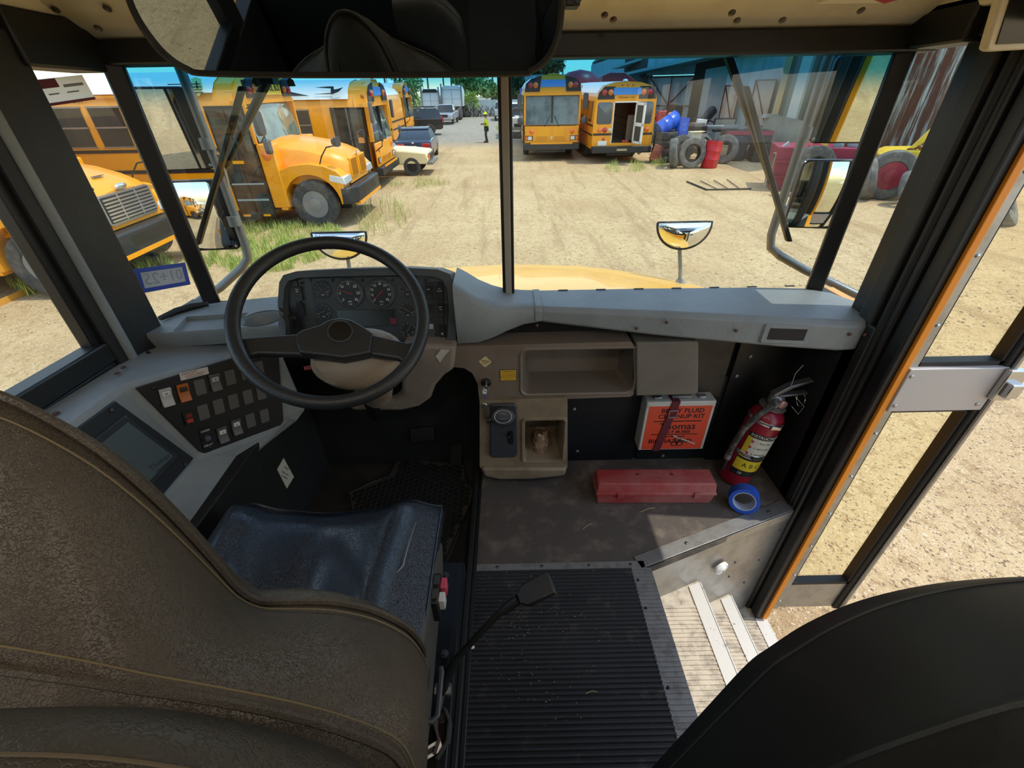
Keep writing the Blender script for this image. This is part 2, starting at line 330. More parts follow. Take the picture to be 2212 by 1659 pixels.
# panes
def pane(nm, pts, m): return struct(MB().add(pts, [tuple(range(len(pts)))]).obj(nm, m, smooth=0))
pane('window_1', [(-1.08, 1.505, .78), (-.02, 1.535, .78), (-.02, 1.535, 1.52), (-1.08, 1.505, 1.52)], shield)
pane('window_2', [(.02, 1.535, .78), (1.12, 1.505, .78), (1.12, 1.505, 1.52), (.02, 1.535, 1.52)], shield)
w3 = pane('window_3', [(-1.15, 1.285, .78), (-1.095, 1.475, .78), (-1.095, 1.475, 1.52), (-1.15, 1.285, 1.52)], clear)
pane('window_4', [(1.185, 1.345, .78), (1.13, 1.48, .78), (1.13, 1.48, 1.53), (1.185, 1.345, 1.53)], clear)
pane('window_5', [(-1.165, -.36, .82), (-1.165, 1.085, .82), (-1.165, 1.085, 1.5), (-1.165, -.36, 1.5)], clear)
mb = MB().box(-1.18, -1.125, -.36, 1.12, .8, .86).box(-1.18, -1.14, -.36, 1.1, 1.47, 1.52).box(-1.18, -1.14, 1.06, 1.1, .8, 1.5)
struct(mb.obj('trim_17', blackm, bevel=.006))
def translucent(name, col):
    m = D.materials.new(name); m.use_nodes = True; n = m.node_tree; n.nodes.clear(); o = n.nodes.new('ShaderNodeOutputMaterial'); a = n.nodes.new('ShaderNodeBsdfTranslucent'); b = n.nodes.new('ShaderNodeBsdfDiffuse'); x = n.nodes.new('ShaderNodeMixShader')
    a.inputs[0].default_value = lin(col); b.inputs[0].default_value = lin(col); x.inputs[0].default_value = .45; n.links.new(a.outputs[0], x.inputs[1]); n.links.new(b.outputs[0], x.inputs[2]); n.links.new(x.outputs[0], o.inputs[0]); MATS[name] = m; return m
# registration and notice stickers on the left quarter pane
Mq = frame((-1.121, 1.378, .945), (.055, .19, -.035), (0, 0, 1)); blue = mat('blue print', '#1d3f9b', .5); grtx = mat('grey print', '#8b9096', .6)
st = thing('registration_sticker', 'blue bordered inspection sticker, reading in reverse, on the left quarter window', 'sticker', Mq)
part(MB().box(-.083, .083, -.037, .037, -.001, .0005), 'border', blue, st, bevel=.0003); part(MB().box(-.068, .068, -.024, .024, .0005, .0009), 'panel', translucent('sticker back', '#eef0f2'), st)
text('date', '01+25', .05, Mx.Translation((0, 0, .0012)) @ Mx.Diagonal((-1, 1, 1, 1)), grtx, st, .0002)
Mq = frame((-1.121, 1.345, 1.447), (.055, .19, .025), (0, 0, 1)); mar = mat('maroon print', '#6d1f33', .5)
st = thing('paper_notice', 'white paper notice with maroon bands at the top of the left quarter window', 'sticker', Mq)
part(MB().add([(-.06, -.027, 0), (.06, -.027, 0), (.06, .027, 0), (-.06, .027, 0)], [(0, 1, 2, 3)]), 'sheet', translucent('paper', '#f4f2ec'), st); part(MB().box(-.058, -.01, .008, .026, .0005, .001).box(-.06, .06, -.027, -.021, .0005, .001), 'band', mar, st)
part(MB().box(.0, .05, .006, .012, .0005, .001).box(-.045, -.02, -.006, -.003, .0005, .001).box(.0, .03, -.006, -.003, .0005, .001), 'print', grtx, st)
# door: front leaf folded open, square to the side of the bus
d = struct(MB().box(1.2, 1.242, 1.112, 1.15, -.62, 1.56).box(1.2, 1.52, 1.12, 1.15, -.62, -.43).box(1.2, 1.52, 1.12, 1.15, 1.5, 1.56).obj('door_1', alum, bevel=.003))
o = part(MB().box(1.212, 1.515, 1.1, 1.152, .55, .71), 'door_rail', mat('pale grey metal', '#b4afab', .45, .2, (40, .1)), d, bevel=.003)
for p in ((1.225, .575), (1.225, .685), (1.49, .575)): screw(o, (p[0], 1.1, p[1]), (0, -1, 0), .007, alum)
part(MB().box(1.5, 1.545, 1.105, 1.16, -.62, 1.56), 'edge_seal', rubber, d, bevel=.008); part(MB().tube([(1.525, 1.1, -.62), (1.525, 1.1, 1.56)], .008), 'edge_strip', alum, d)
part(MB().box(1.242, 1.5, 1.134, 1.137, -.43, .55), 'lower_pane', glass('door glass', (.975, .975, .89)), d); part(MB().box(1.242, 1.5, 1.134, 1.137, .71, 1.5), 'upper_pane', MATS['door glass'], d)
mb = MB()
for z0, z1 in ((-.43, .55), (.71, 1.5)): mb.box(1.24, 1.247, 1.115, 1.15, z0, z1).box(1.49, 1.505, 1.115, 1.15, z0, z1).box(1.24, 1.505, 1.115, 1.15, z0, z0+.015).box(1.24, 1.505, 1.115, 1.15, z1-.015, z1)
part(mb, 'glazing_rubber', rubber, d)
la = part(MB().box(1.5, 1.56, 1.08, 1.1, .6, .71).box(1.51, 1.55, 1.06, 1.085, .62, .67), 'latch', steel, d, bevel=.004)
for k in range(11): screw(d, (1.228, 1.112, -.55+.2*k), (0, -1, 0), .006, steel)
# firewall below the windshield
mb = MB().box(-1.16, 1.16, 1.5, 1.56, -.05, .79)
fw = struct(mb.obj('wall_front', blackp))
mb = MB().box(.235, .56, 1.488, 1.502, .0, .45).box(.575, .9, 1.488, 1.502, .0, .45)
struct(mb.obj('trim_18', mat('dark blue grey board', '#16181b', .5, 0, (30, .1)), bevel=.002))
mb = MB().prism([(.68, 1.49, .62), (.88, 1.49, .66), (.88, 1.49, .35), (.68, 1.49, .4)], (0, -.004, 0))
struct(mb.obj('trim_18', mat('bare brown metal', '#4a4238', .5, .2, (30, .1), (6, '#2c2824', .4, .7))))
struct(MB().box(.895, 1.15, 1.475, 1.49, 0, .75).box(-.2, 1.15, 1.44, 1.5, .69, .77).obj('trim_19', mat('black steel sheet', '#1b1b1a', .38, .2, (6, .1), (4, '#2e2b27', .5, .8)), bevel=.003))
for p in ((.27, .3), (.3, .06), (.95, .55), (.92, .46), (.7, .02)): screw(fw, (p[0], 1.474 if p[0] > .9 else 1.487, p[1]), (0, -1, 0), .008, alu2)
for x in (-.02, .2, .42, .62): screw(fw, (x, 1.44, .725), (0, -1, 0), .009, rubber)
# unseen fill lamps added on the ceiling behind the camera to brighten the cab
for k, (x, y) in enumerate(((-.45, -.15), (.45, -.15), (-.45, -1.3), (.45, -1.3))):
    z = 1.895; dl = thing('fill_light', ('front left', 'front right', 'rear left', 'rear right')[k]+' round fill lamp added on the ceiling behind the camera', 'ceiling lamp', (x, y, z), 'fill lamps')
    part(MB().lathe([(.11, .0), (.11, -.015), (.1, -.02), (.0005, -.021)], 24), 'lens', mat('lit fill lens', '#fff1d6', .4, emit=2.0), dl); part(MB().lathe([(.125, .005), (.125, -.012), (.11, -.014)], 24, None, False), 'ring', steel, dl)
    a_ = D.lights.new('fill_light', 'AREA'); a_.shape = 'DISK'; a_.size = .2; a_.energy = 3.2; a_.color = (1, .93, .82); ao = D.objects.new('fill_source', a_); COL.objects.link(ao); ao.parent = dl; ao.location = (0, 0, -.03)
# ================================================================ things inside the cab
def cut(o, mb):
    c = mb.obj('cutter', blackm, o.parent, smooth=0); b = o.modifiers.new('cut', 'BOOLEAN'); b.object = c; b.operation = 'DIFFERENCE'; b.solver = 'EXACT'
    dg = bpy.context.evaluated_depsgraph_get(); me = D.meshes.new_from_object(o.evaluated_get(dg)); o.modifiers.clear(); o.data = me
    me.shade_smooth(); me.set_sharp_from_angle(angle=R(35)); D.objects.remove(c)
def resample(poly, n, start=0):
    P = [V((p[0], p[1])) for p in poly]; P.append(P[0]); Ls = [(P[i+1]-P[i]).length for i in range(len(P)-1)]; T = sum(Ls); out = []
    for k in range(n):
        s = T*k/n; i = 0
        while s > Ls[i]: s -= Ls[i]; i += 1
        out.append(tuple(P[i].lerp(P[i+1], s/Ls[i])))
    return out
def byangle(poly, c, angs):
    out = []; n = len(poly)
    for a in angs:
        d = (math.cos(a), math.sin(a)); best = None
        for i in range(n):
            p, q = poly[i], poly[(i+1) % n]; ex, ey = q[0]-p[0], q[1]-p[1]; den = d[0]*ey-d[1]*ex
            if abs(den) < 1e-12: continue
            t = ((p[0]-c[0])*ey-(p[1]-c[1])*ex)/den; u = ((p[0]-c[0])*d[1]-(p[1]-c[1])*d[0])/den
            if t > 0 and -1e-6 <= u <= 1+1e-6 and (best is None or t > best): best = t
        out.append((c[0]+d[0]*best, c[1]+d[1]*best))
    return out
def pair(outer, inner):
    c = (sum(p[0] for p in inner)/len(inner), sum(p[1] for p in inner)/len(inner))
    an = sorted(set([round(math.atan2(p[1]-c[1], p[0]-c[0]), 5) for p in outer+inner]))
    return byangle(outer, c, an), byangle(inner, c, an)
def texts(name, items, M, m, parent, ext=.0003, bold=0):
    bm = bmesh.new()
    for it in items:
        s, x, y, sz = it[:4]; rot = it[4] if len(it) > 4 else 0; sx = it[5] if len(it) > 5 else 1
        o = text('t', s, sz, Mx.Translation((x, y, 0)) @ Mx.Rotation(rot, 4, 'Z'), m, None, ext, 'CENTER', sx, bold); bm.from_mesh(o.data); D.objects.remove(o)
    me = D.meshes.new(name); bm.to_mesh(me); bm.free(); me.transform(M); me.materials.append(m); o = D.objects.new(name, me); COL.objects.link(o); o.parent = parent; return o
def MV(y): return frame((0, y, 0), (1, 0, 0), (0, 0, 1))
def pix(M, pts): return [onp(x, y, M) for x, y in pts]
def flat(mb, pts, z0, z1, M=None): return mb.prism([(x, y, z0) for x, y in pts], (0, 0, z1-z0), M)
I4 = Mx.Identity(4)
darkp = mat('charcoal plastic', '#3a3d3f', .5, 0, (160, .2)); black2 = mat('satin black plastic', '#1c1d1e', .45, 0, (140, .2)); whitep = mat('white print', '#d8d8d2', .6); redn = mat('red needle', '#a8382c', .5)
# ---- dashboard
dash = thing('dashboard', 'long grey moulded dashboard shelf running under the right windshield', 'dashboard', (0, 1.4, .7)); O = -V((0, 1.4, .7))
def sec(x, yf, zf, ya, za, zb): return [V(p)+O for p in ((x, yf, zf), (x, ya+.03, za+.003), (x, ya, za), (x, ya-.015, za-.016), (x, ya-.012, zb+.008), (x, ya, zb), (x, yf, zb))]
def smooth_secs(st, n=4):
    out = []
    for i in range(len(st)-1):
        for k in range(n):
            t = k/n; out.append([a+(b-a)*t for a, b in zip(st[i], st[i+1])])
    return out+[st[-1]]
S1 = [(-.185, 1.53, .912, 1.37, .905, .685), (-.15, 1.53, .892, 1.365, .88, .69), (-.11, 1.53, .865, 1.36, .855, .695), (-.06, 1.53, .842, 1.365, .835, .71), (-.01, 1.53, .828, 1.375, .822, .73), (.05, 1.53, .822, 1.385, .818, .75), (.11, 1.53, .82, 1.388, .815, .758)]
part(MB().loft([sec(*s) for s in S1]), 'dash_transition', greyp, dash, smooth=60)
S2 = [(.11, 1.53, .82, 1.388, .815, .758), (.5, 1.53, .82, 1.34, .812, .722), (.9, 1.52, .82, 1.275, .81, .703), (1.08, 1.5, .82, 1.245, .808, .7), (1.15, 1.46, .818, 1.25, .806, .7), (1.2, 1.36, .815, 1.27, .805, .7)]
part(MB().loft([sec(*s) for s in S2]), 'dash_shelf', greyp, dash, smooth=30, bevel=.004)
part(MB().loft([[p+V((0, -.005, .004)) for p in sec(x, 1.53, .822, 1.388, .816, .756)] for x in (.088, .112)]), 'seam_strip', greyp, dash, bevel=.002)
Mv = frame(V((.9, 1.268, .755)), (1, -.13, 0), (0, 0, 1))
vo = part(MB().loft([[(x, y, 0) for x, y in rrect(-.075, .085, -.04, .04, .012)], [(x, y, .012) for x, y in rrect(-.066, .076, -.031, .034, .006)]], True, True, Mx.Translation(O) @ Mv), 'vent_surround', greyp, dash)
part(MB().box(-.05, .063, -.018, .022, .0, .0135, Mx.Translation(O) @ Mv), 'vent_opening', mat('dark opening', '#111316', .6), dash)
for px, py in ((1375, 709), (1590, 714), (1835, 722), (1868, 723), (1160, 703), (1440, 696)):
    q = at(px, py, y=1.3); ya = 1.388-.14*(q.x-.1)/1.0; q = at(px, py, y=ya-.014); screw(dash, q+O, (0, -1, 0), .006, mat('rusty screw', '#5b3f30', .5, .4))
for k in range(7): part(MB().cbox((.2+.14*k, 1.522, .821), (.035, .006, .003), Mx.Translation(O)), 'defrost_slot', blackm, dash)
# ---- left tray with cup holder
tp = [at(*p, z=.83) for p in ((298, 723), (602, 703), (604, 640), (480, 652), (440, 658), (338, 690))]; c0 = V((-1.0, 1.3, .77))
tray = thing('dash_tray', 'grey moulded shelf with recessed tray and cup holder left of the steering wheel', 'dash shelf', c0)
o = part(MB().loft([[p+V((0, .012, -.055))-c0 for p in tp], [p-V((0, 0, .012))-c0 for p in tp], [p*.985+V((-.014, .021, .0125)) - c0 for p in tp]]), 'shelf', greyp, tray, smooth=30)
rp_ = [at(*p, z=.83)-c0 for p in ((372, 717), (402, 684), (537, 675), (508, 708))]
cut(o, MB().prism([p-V((0, 0, .014)) for p in rp_], (0, 0, .05))); cc = at(568, 688, z=.83)-c0
cut(o, MB().lathe([(.052, -.045), (.058, .05)], 32, Mx.Translation(cc)))
part(MB().lathe([(.0585, .001), (.0605, .003), (.062, .001)], 40, Mx.Translation(cc), cap=False), 'cup_ring', darkp, tray)
cut(o, MB().lathe([(.014, -.02), (.014, .05)], 14, Mx.Translation(at(534, 700, z=.83)-c0)))
screw(tray, at(321, 762, y=1.16)-c0, (0, -1, 0), .007, blackm)
part(MB().tube([at(p[0], p[1], z=.84)-c0 for p in ((345, 688), (380, 672), (415, 662), (450, 656))], [.008, .011, .011, .008], 8), 'crumpled_seal', rubber, tray)
# ---- instrument cluster
Mc = frame((-.48, 1.385, .82), (1, 0, 0), (0, .27, .96)); clu = thing('instrument_cluster', 'black gauge cluster in a rounded housing behind the steering wheel', 'instrument panel', Mc)
co = pix(Mc, [(601, 738), (600, 650), (603, 610), (612, 594), (640, 586), (760, 580), (870, 578), (945, 582), (972, 592), (986, 615), (988, 660), (984, 735), (975, 750), (900, 752), (700, 748), (615, 745)])
ci = pix(Mc, [(614, 730), (611, 655), (614, 622), (622, 607), (645, 600), (760, 596), (870, 594), (935, 597), (956, 605), (966, 625), (970, 665), (967, 728), (960, 738), (890, 741), (700, 738), (622, 736)])
a, b = pair(co, ci); mb = MB(); recess(mb, a, b, .03, None, .14, .97); part(mb, 'housing', mat('dark grey housing', '#3f4243', .5, 0, (140, .25)), clu, smooth=35)
Mp = Mc @ Mx.Translation((0, 0, -.026)); Lp = Mx.Translation((0, 0, -.026))
def lp(px, py): return onp(px, py, Mp)
def quad(mb, px0, py0, px1, py1, z0, z1, Mw, Ml):
    x0, y0 = onp(px0, py0, Mw); x1, y1 = onp(px1, py1, Mw); return mb.box(min(x0, x1), max(x0, x1), min(y0, y1), max(y0, y1), z0, z1, Ml)
part(quad(MB(), 616, 606, 662, 732, -.004, .003, Mp, Lp), 'left_fascia', black2, clu, bevel=.002)
part(quad(MB(), 671, 600, 908, 736, -.004, .002, Mp, Lp), 'centre_fascia', mat('gauge fascia', '#2b2c2d', .5, 0, (160, .15)), clu, bevel=.002)
part(quad(MB(), 918, 610, 962, 734, -.004, .003, Mp, Lp), 'right_fascia', black2, clu, bevel=.002)
part(quad(MB(), 727, 670, 858, 703, .0, .004, Mp, Lp), 'message_strip', mat('dark display', '#171819', .25), clu, bevel=.001)
part(quad(MB(), 843, 687, 857, 700, .003, .005, Mp, Lp), 'warning_lamp', mat('dull red lens', '#6b1f2a', .3), clu)
gface = mat('gauge face', '#121314', .5)
def gauge(px, py, r, items, na, big):
    x, y = lp(px, py); T = Lp @ Mx.Translation((x, y, 0))
    g = part(MB().lathe([(r*.93, .002), (r*.93, .0045), (.0005, .0046)], 28, T), 'gauge', gface, clu)
    part(MB().torus(r, r*.09, 36, 8, T @ Mx.Translation((0, 0, .004))), 'gauge_bezel', darkp, g)
    mb = MB(); n = 31 if big else 9
    for k in range(n):
        a = R(225-270*k/(n-1)); q = T @ Mx.Rotation(a, 4, 'Z'); l = .12 if k % 5 == 0 or not big else .06
        mb.box(r*(.9-l), r*.9, -r*.012, r*.012, .0046, .0051, q)
    part(mb, 'dial_ticks', whitep, g, smooth=0)
    if items: texts('dial_numbers', items, T @ Mx.Translation((0, 0, .0048)), whitep, g, .0002)
    part(MB().prism([(-r*.25, -r*.03, .006), (r*.78, -r*.012, .006), (r*.78, r*.012, .006), (-r*.25, r*.03, .006)], (0, 0, .0012), T @ Mx.Rotation(R(na), 4, 'Z')), 'needle', redn if big else mat('orange needle', '#9c6a3a', .5), g)
def nums(vals, r, sz, rad=.66): return [(str(v), r*rad*math.cos(R(225-270*i/(len(vals)-1))), r*rad*math.sin(R(225-270*i/(len(vals)-1))), sz) for i, v in enumerate(vals)]
rb = .047
gauge(755, 633, rb, nums([0, 5, 10, 15, 20, 25, 30], rb, .0125)+[('RPM', 0, -rb*.62, .007), ('X100', 0, -rb*.8, .006)], 160, True)
gauge(823, 633, rb, nums([5, 15, 25, 35, 45, 55, 65, 75, 85], rb, .0115)+[('MPH', 0, -rb*.62, .006), ('km/h', 0, -rb*.8, .005)], 222, True)
for px, py, na in ((697, 626, 130), (699, 673, 200), (880, 625, 130), (881, 670, 145), (882, 713, 60)):
    gauge(px, py, .0275, [('H', .015, -.008, .006), ('L', -.015, -.008, .006), ('PSI' if py > 700 else 'VOLT' if px > 800 else 'TEMP', 0, -.017, .005)], na, False)
def rocker(px, py, w, h, icon=None, m=black2):
    x, y = lp(px, py); s = part(MB().loft([[(x-w/2, y+h*(v-.5), .003) for v in (0, .5, 1)]+[(x-w/2, y+h*(v-.5), z) for v, z in ((1, .011), (.5, .006), (0, .007))], [(x+w/2, y+h*(v-.5), .003) for v in (0, .5, 1)]+[(x+w/2, y+h*(v-.5), z) for v, z in ((1, .011), (.5, .006), (0, .007))]], True, True, Lp), 'rocker_switch', m, clu, bevel=.001)
    if icon: texts('switch_print', icon, Lp @ Mx.Translation((x, y, .0115)), whitep, s, .0003)
rocker(646, 634, .024, .05, [('PEN', 0, .014, .006), ('ALT', 0, .007, .006)]); rocker(650, 668, .022, .045); rocker(632, 685, .026, .014, None, darkp)
rocker(927, 631, .022, .045, [('FAN', 0, .01, .006)]); rocker(951, 632, .022, .05, [('ICY', 0, .014, .006), ('ROAD', 0, .006, .006)]); rocker(930, 672, .022, .045); rocker(953, 670, .022, .045, [('LOW', 0, .012, .006), ('AIR', 0, .004, .005)])
rocker(933, 713, .022, .05, None, darkp); rocker(956, 715, .022, .045, [('*', 0, -.012, .02)])
x, y = lp(931, 704); part(MB().box(x-.01, x+.01, y-.009, y+.009, .01, .012, Lp), 'switch_label', mat('pale lens', '#8f9092', .5), clu)
for px, py in ((652, 611), (672, 603), (617, 652), (620, 698), (784, 605), (720, 605), (849, 605), (919, 605), (948, 611), (925, 737), (958, 730)):
    x, y = lp(px, py); screw(clu, (x, y, -.024), (0, 0, 1), .005, blackm)
# ---- steering column and wheel
nW = V((math.sin(R(19.6))*math.sin(R(39.8)), -math.cos(R(19.6))*math.sin(R(39.8)), math.cos(R(39.8))))
Mw = frame((-.454, 1.024, .948), V((0, 0, 1)).cross(nW), nW.cross(V((0, 0, 1)).cross(nW)))
colm = thing('steering_column', 'beige steering column cover below the wheel hub', 'steering column', Mw)
def ci_(cx, cy, rx, ry, z, n=28): return [(cx+rx*math.cos(2*PI*k/n), cy+ry*math.sin(2*PI*k/n), z) for k in range(n)]
hx, hy = onp(772, 768, Mw @ Mx.Translation((0, 0, -.08)))
part(MB().loft([ci_(hx, hy, .06, .045, -.05), ci_(hx, hy, .108, .07, -.062), ci_(hx+.002, hy-.002, .122, .085, -.085), ci_(hx+.005, hy-.005, .115, .08, -.12), ci_(hx+.015, hy-.012, .08, .062, -.17), ci_(hx+.02, hy-.014, .065, .055, -.22), ci_(hx+.025, hy-.01, .06, .05, -.30), ci_(hx+.025, hy-.01, .05, .05, -.42)]), 'column_cover', mat('beige column plastic', '#8a7c6a', .5, 0, (150, .25), (9, '#6f5a48', .5, .75)), colm)
part(MB().tube([(hx, hy, -.3), (hx, hy, -.7)], .03), 'column_shaft', blackm, colm)
part(MB().box(hx-.138, hx-.112, hy-.01, hy, -.1, -.09), 'turn_signal_stalk', mat('red stalk', '#8a2a2c', .4), colm, bevel=.002)
sw_ = thing('steering_wheel', 'large black two-spoke steering wheel in front of the gauge cluster', 'steering wheel', Mw)
wm_ = mat('wheel rubber', '#232527', .42, 0, (250, .25))
part(MB().torus(.2275, .0175, 72, 14), 'rim', wm_, sw_, smooth=80)
Ms = Mw @ Mx.Translation((0, 0, -.02)); Ls_ = Mx.Translation((0, 0, -.02))
def spoke(pts, nm, m, z0, z1): return part(flat(MB(), pix(Ms, pts), z0, z1, Ls_), nm, m, sw_, bevel=.007, smooth=50, seg=3)
spoke([(498, 722), (520, 731), (640, 722), (652, 718), (652, 770), (640, 768), (560, 766), (512, 776), (496, 748)], 'spoke', wm_, -.022, .004)
spoke([(908, 733), (880, 741), (808, 724), (798, 722), (798, 766), (806, 768), (860, 776), (880, 790), (900, 780)], 'spoke', wm_, -.022, .004)
spoke([(641, 724), (655, 716), (690, 706), (712, 694), (735, 690), (760, 694), (785, 708), (806, 722), (802, 766), (775, 772), (742, 778), (700, 772), (648, 766), (640, 745)], 'hub_pad', wm_, -.028, .012)
hx2, hy2 = onp(735, 716, Mw @ Mx.Translation((0, 0, -.008)))
hb = part(MB().lathe([(.03, -.012), (.03, -.002), (.0285, .001), (.0005, .003)], 36, Mx.Translation((hx2, hy2, -.006))), 'horn_button', mat('gloss black', '#161718', .3), sw_)
part(MB().torus(.0295, .0022, 40, 8, Mx.Translation((hx2, hy2, -.006))), 'horn_ring', darkp, hb)
# ---- lower dash fascia round the column
fas = thing('column_fascia', 'taupe lower dash moulding curving around the steering column', 'dash panel', MV(1.31))
part(flat(MB(), pix(MV(1.31), [(868, 745), (985, 748), (980, 800), (960, 812), (940, 835), (930, 862), (905, 880), (868, 889), (765, 889), (748, 880), (752, 866), (850, 864), (866, 850)]), -.16, 0), 'moulding', mat('taupe light', '#83786a', .5, 0, (150, .25), (8, '#6e6252', .45, .75)), fas, bevel=.02, seg=4, smooth=60)
part(MB().box(*(lambda p, q: (p[0], q[0], q[1], p[1]))(onp(770, 820, MV(1.33)), onp(866, 868, MV(1.33))), -.1, -.03), 'dark_opening', blackm, fas)
part(MB().prism([(x, y, .002) for x, y in pix(MV(1.3), [(940, 772), (952, 757), (972, 758), (962, 768), (950, 785)])], (0, 0, .002)), 'torn_sticker', mat('torn sticker', '#b8b2a4', .7), fas)
# ---- driver's side console with switch panel
con = thing('side_console', 'grey moulded console along the left wall holding the switch panel', 'console', (-1.0, .9, .5)); CO = -V((-1.0, .9, .5))
W1, W2, W3 = at(285, 770, x=-1.125), at(90, 890, x=-1.125), V((-1.125, .1, .8))
A_ = at(290, 838, z=.782); B_ = at(592, 747, z=.74); Dm = at(430, 987, z=.5); Mq = frame(A_, B_-A_, A_-Dm)
def pl1(px, py): x, y = onp(px, py, Mq); return Mq @ V((x, y, 0))
L1, L2, L3 = at(133, 929, z=.8), pl1(266, 834), pl1(600, 740); L1.z = L2.z; kk = (L1.y-.1)/(L2.y-L1.y); L0 = L1+(L1-L2)*kk; W0 = V((-1.0, 1.42, .77))
D2 = pl1(618, 912); D0 = Dm+(L0-L2); B1 = at(640, 905, z=.47); B2 = at(560, 975, z=.43); B3 = at(420, 1165, z=.43); B0 = V((B3.x, .1, .43))
R1 = V((L3.x+.02, L3.y+.02, L3.z)); Bk = V((-1.125, .1, .43)); Bk2 = V((-1.125, 1.45, .43)); R2 = at(662, 890, z=.47)
vs = [W3, W2, W1, W0, L0, L1, L2, L3, D0, Dm, D2, B0, B3, B2, B1, Bk, Bk2, R2]
fs = [(0, 1, 5, 4), (1, 2, 6, 5), (2, 3, 7, 6), (4, 5, 9, 8), (5, 6, 9), (6, 7, 10, 9), (8, 9, 12, 11), (9, 10, 13, 12), (10, 14, 13), (7, 17, 14, 10), (11, 12, 13, 14, 17, 16, 15), (3, 16, 17, 7), (0, 4, 8, 11, 15)]
part(MB().add([v+CO for v in vs], fs), 'console_body', greyp, con, smooth=25, bevel=.014, seg=3)
Mq = Mq @ Mx.Translation((0, 0, .004)); Ml = Mx.Translation(CO) @ Mq
sp = part(flat(MB(), pix(Mq, [(292, 838), (585, 748), (600, 752), (612, 908), (606, 918), (442, 979), (430, 975)]), -.004, .003, Ml), 'switch_panel', mat('switch panel black', '#121314', .5, 0, (100, .1)), con, bevel=.002)
blank = mat('blank switch cover', '#5b5a57', .5); gswt = mat('grey rocker', '#5a5a58', .45)
Ml3 = Ml @ Mx.Translation((0, 0, .003))
def put(px, py): return Ml3 @ Mx.Translation((*onp(px, py, Mq @ Mx.Translation((0, 0, .003))), 0)) @ Mx.Rotation(R(-4), 4, 'Z')
for p in ((432, 836), (497, 815), (530, 803), (559, 796), (439, 890), (472, 878), (504, 867), (535, 857), (564, 848), (541, 908), (571, 898)):
    part(flat(MB(), rrect(-.014, .014, -.024, .024, .003, 3), 0, .0025, put(*p)), 'blank_cover', blank, con)
def rock2(p, m, icon, cap=whitep):
    q = put(*p); s = part(MB().loft([[(x, -.026, 0), (x, .026, 0), (x, .026, .010), (x, .0, .005), (x, -.026, .013)] for x in (-.014, .014)], True, True, q), 'rocker_switch', m, con, bevel=.0015)
    if cap: part(MB().box(-.009, .009, .004, .018, .006, .0098, q), 'switch_lens', cap, s, bevel=.001)
    if icon: texts('switch_icon', icon, q @ Mx.Translation((0, 0, .0101)), mat('dark print', '#2a2a2a', .6) if cap else whitep, s)
rock2((359, 857), mat('pale rocker', '#b6b6b2', .4), [('=', 0, .011, .016)]); rock2((396, 847), mat('amber rocker', '#b5612b', .4), [('D', 0, .011, .01)], mat('dark lens', '#2a2320', .4))
rock2((464, 825), gswt, [('X', 0, .011, .01)], mat('lens grey', '#b3b6b5', .4)); rock2((480, 938), gswt, [('v', 0, .011, .012)]); rock2((510, 921), gswt, [('o', 0, .011, .012)])
q = put(407, 902); s = part(MB().box(-.013, .013, -.02, .02, 0, .006, q), 'warning_switch', black2, con, bevel=.001)
part(MB().box(-.008, .008, .002, .014, .006, .009, q), 'red_button', mat('dark red button', '#7a2320', .4), s, bevel=.001); part(MB().box(-.008, .008, -.014, -.002, .006, .009, q), 'red_button', mat('red button', '#b3402f', .4), s, bevel=.001)
q = put(446, 945); s = part(MB().box(-.016, .016, -.034, .034, 0, .003, q), 'delay_plate', blackm, con); part(MB().lathe([(.009, .003), (.008, .012), (.0005, .0125)], 16, q), 'delay_knob', mat('blue grey knob', '#4c5a66', .4), s)
texts('delay_print', [('WIPER', 0, .024, .0085), ('DELAY', 0, -.026, .0085)], q @ Mx.Translation((0, 0, .0032)), whitep, s)
q = put(420, 807); s = part(MB().box(-.036, .036, -.011, .011, 0, .0008, q), 'warning_label', mat('label white', '#cfc9bf', .6), con); redt = mat('red print', '#8d3a34', .6)
texts('label_print', [('IMPORTANT', -.012, .006, .007), ('READ BEFORE OPERATING', 0, -.001, .004), ('SWITCHES MUST BE OFF', 0, -.007, .004)], q @ Mx.Translation((0, 0, .001)), redt, s)
for p in ((331, 838), (557, 772), (454, 966), (583, 917), (547, 790)):
    x, y = onp(*p, Mq); screw(con, Ml @ V((x, y, .003)), Ml.to_3x3() @ V((0, 0, 1)), .005, blackm)

Mk = frame(L2, L2-L1, L2-Dm); Mk = Mk @ Mx.Translation((0, 0, .004)); Lk = Mx.Translation(CO) @ Mk
part(flat(MB(), pix(Mk, [(248, 866), (418, 990), (320, 1105), (120, 960), (150, 937)]), -.006, .002, Lk), 'access_panel', mat('access panel black', '#26292c', .5, 0, (100, .1)), con, bevel=.002)
part(flat(MB(), pix(Mk, [(266, 897), (382, 985), (312, 1062), (180, 963)]), .002, .008, Lk), 'cover_frame', mat('cover frame', '#2f3336', .5), con, bevel=.002)
cv = part(flat(MB(), pix(Mk, [(270, 913), (368, 986), (308, 1048), (201, 968)]), .008, .01, Lk), 'cover_plate', mat('grey green cover', '#525c5c', .5), con, bevel=.001)
x0, y0 = onp(340, 1003, Mk); x1, y1 = onp(300, 1030, Mk); x2, y2 = onp(375, 975, Mk)
texts('cover_print', [('Thomas', 0, .004, .022), ('BUILT BUSES', 0, -.013, .008)], Lk @ Mx.Translation(((x1+x2)/2+.0, (y1+y2)/2, .0102)) @ Mx.Rotation(math.atan2(y2-y1, x2-x1), 4, 'Z'), mat('dark green print', '#2b3132', .6), cv, .0002)
for p in ((267, 903), (189, 966), (376, 988), (314, 1051), (238, 887), (397, 1004)):
    x, y = onp(*p, Mk); screw(con, Lk @ V((x, y, .004)), Lk.to_3x3() @ V((0, 0, 1)), .005, darkp)
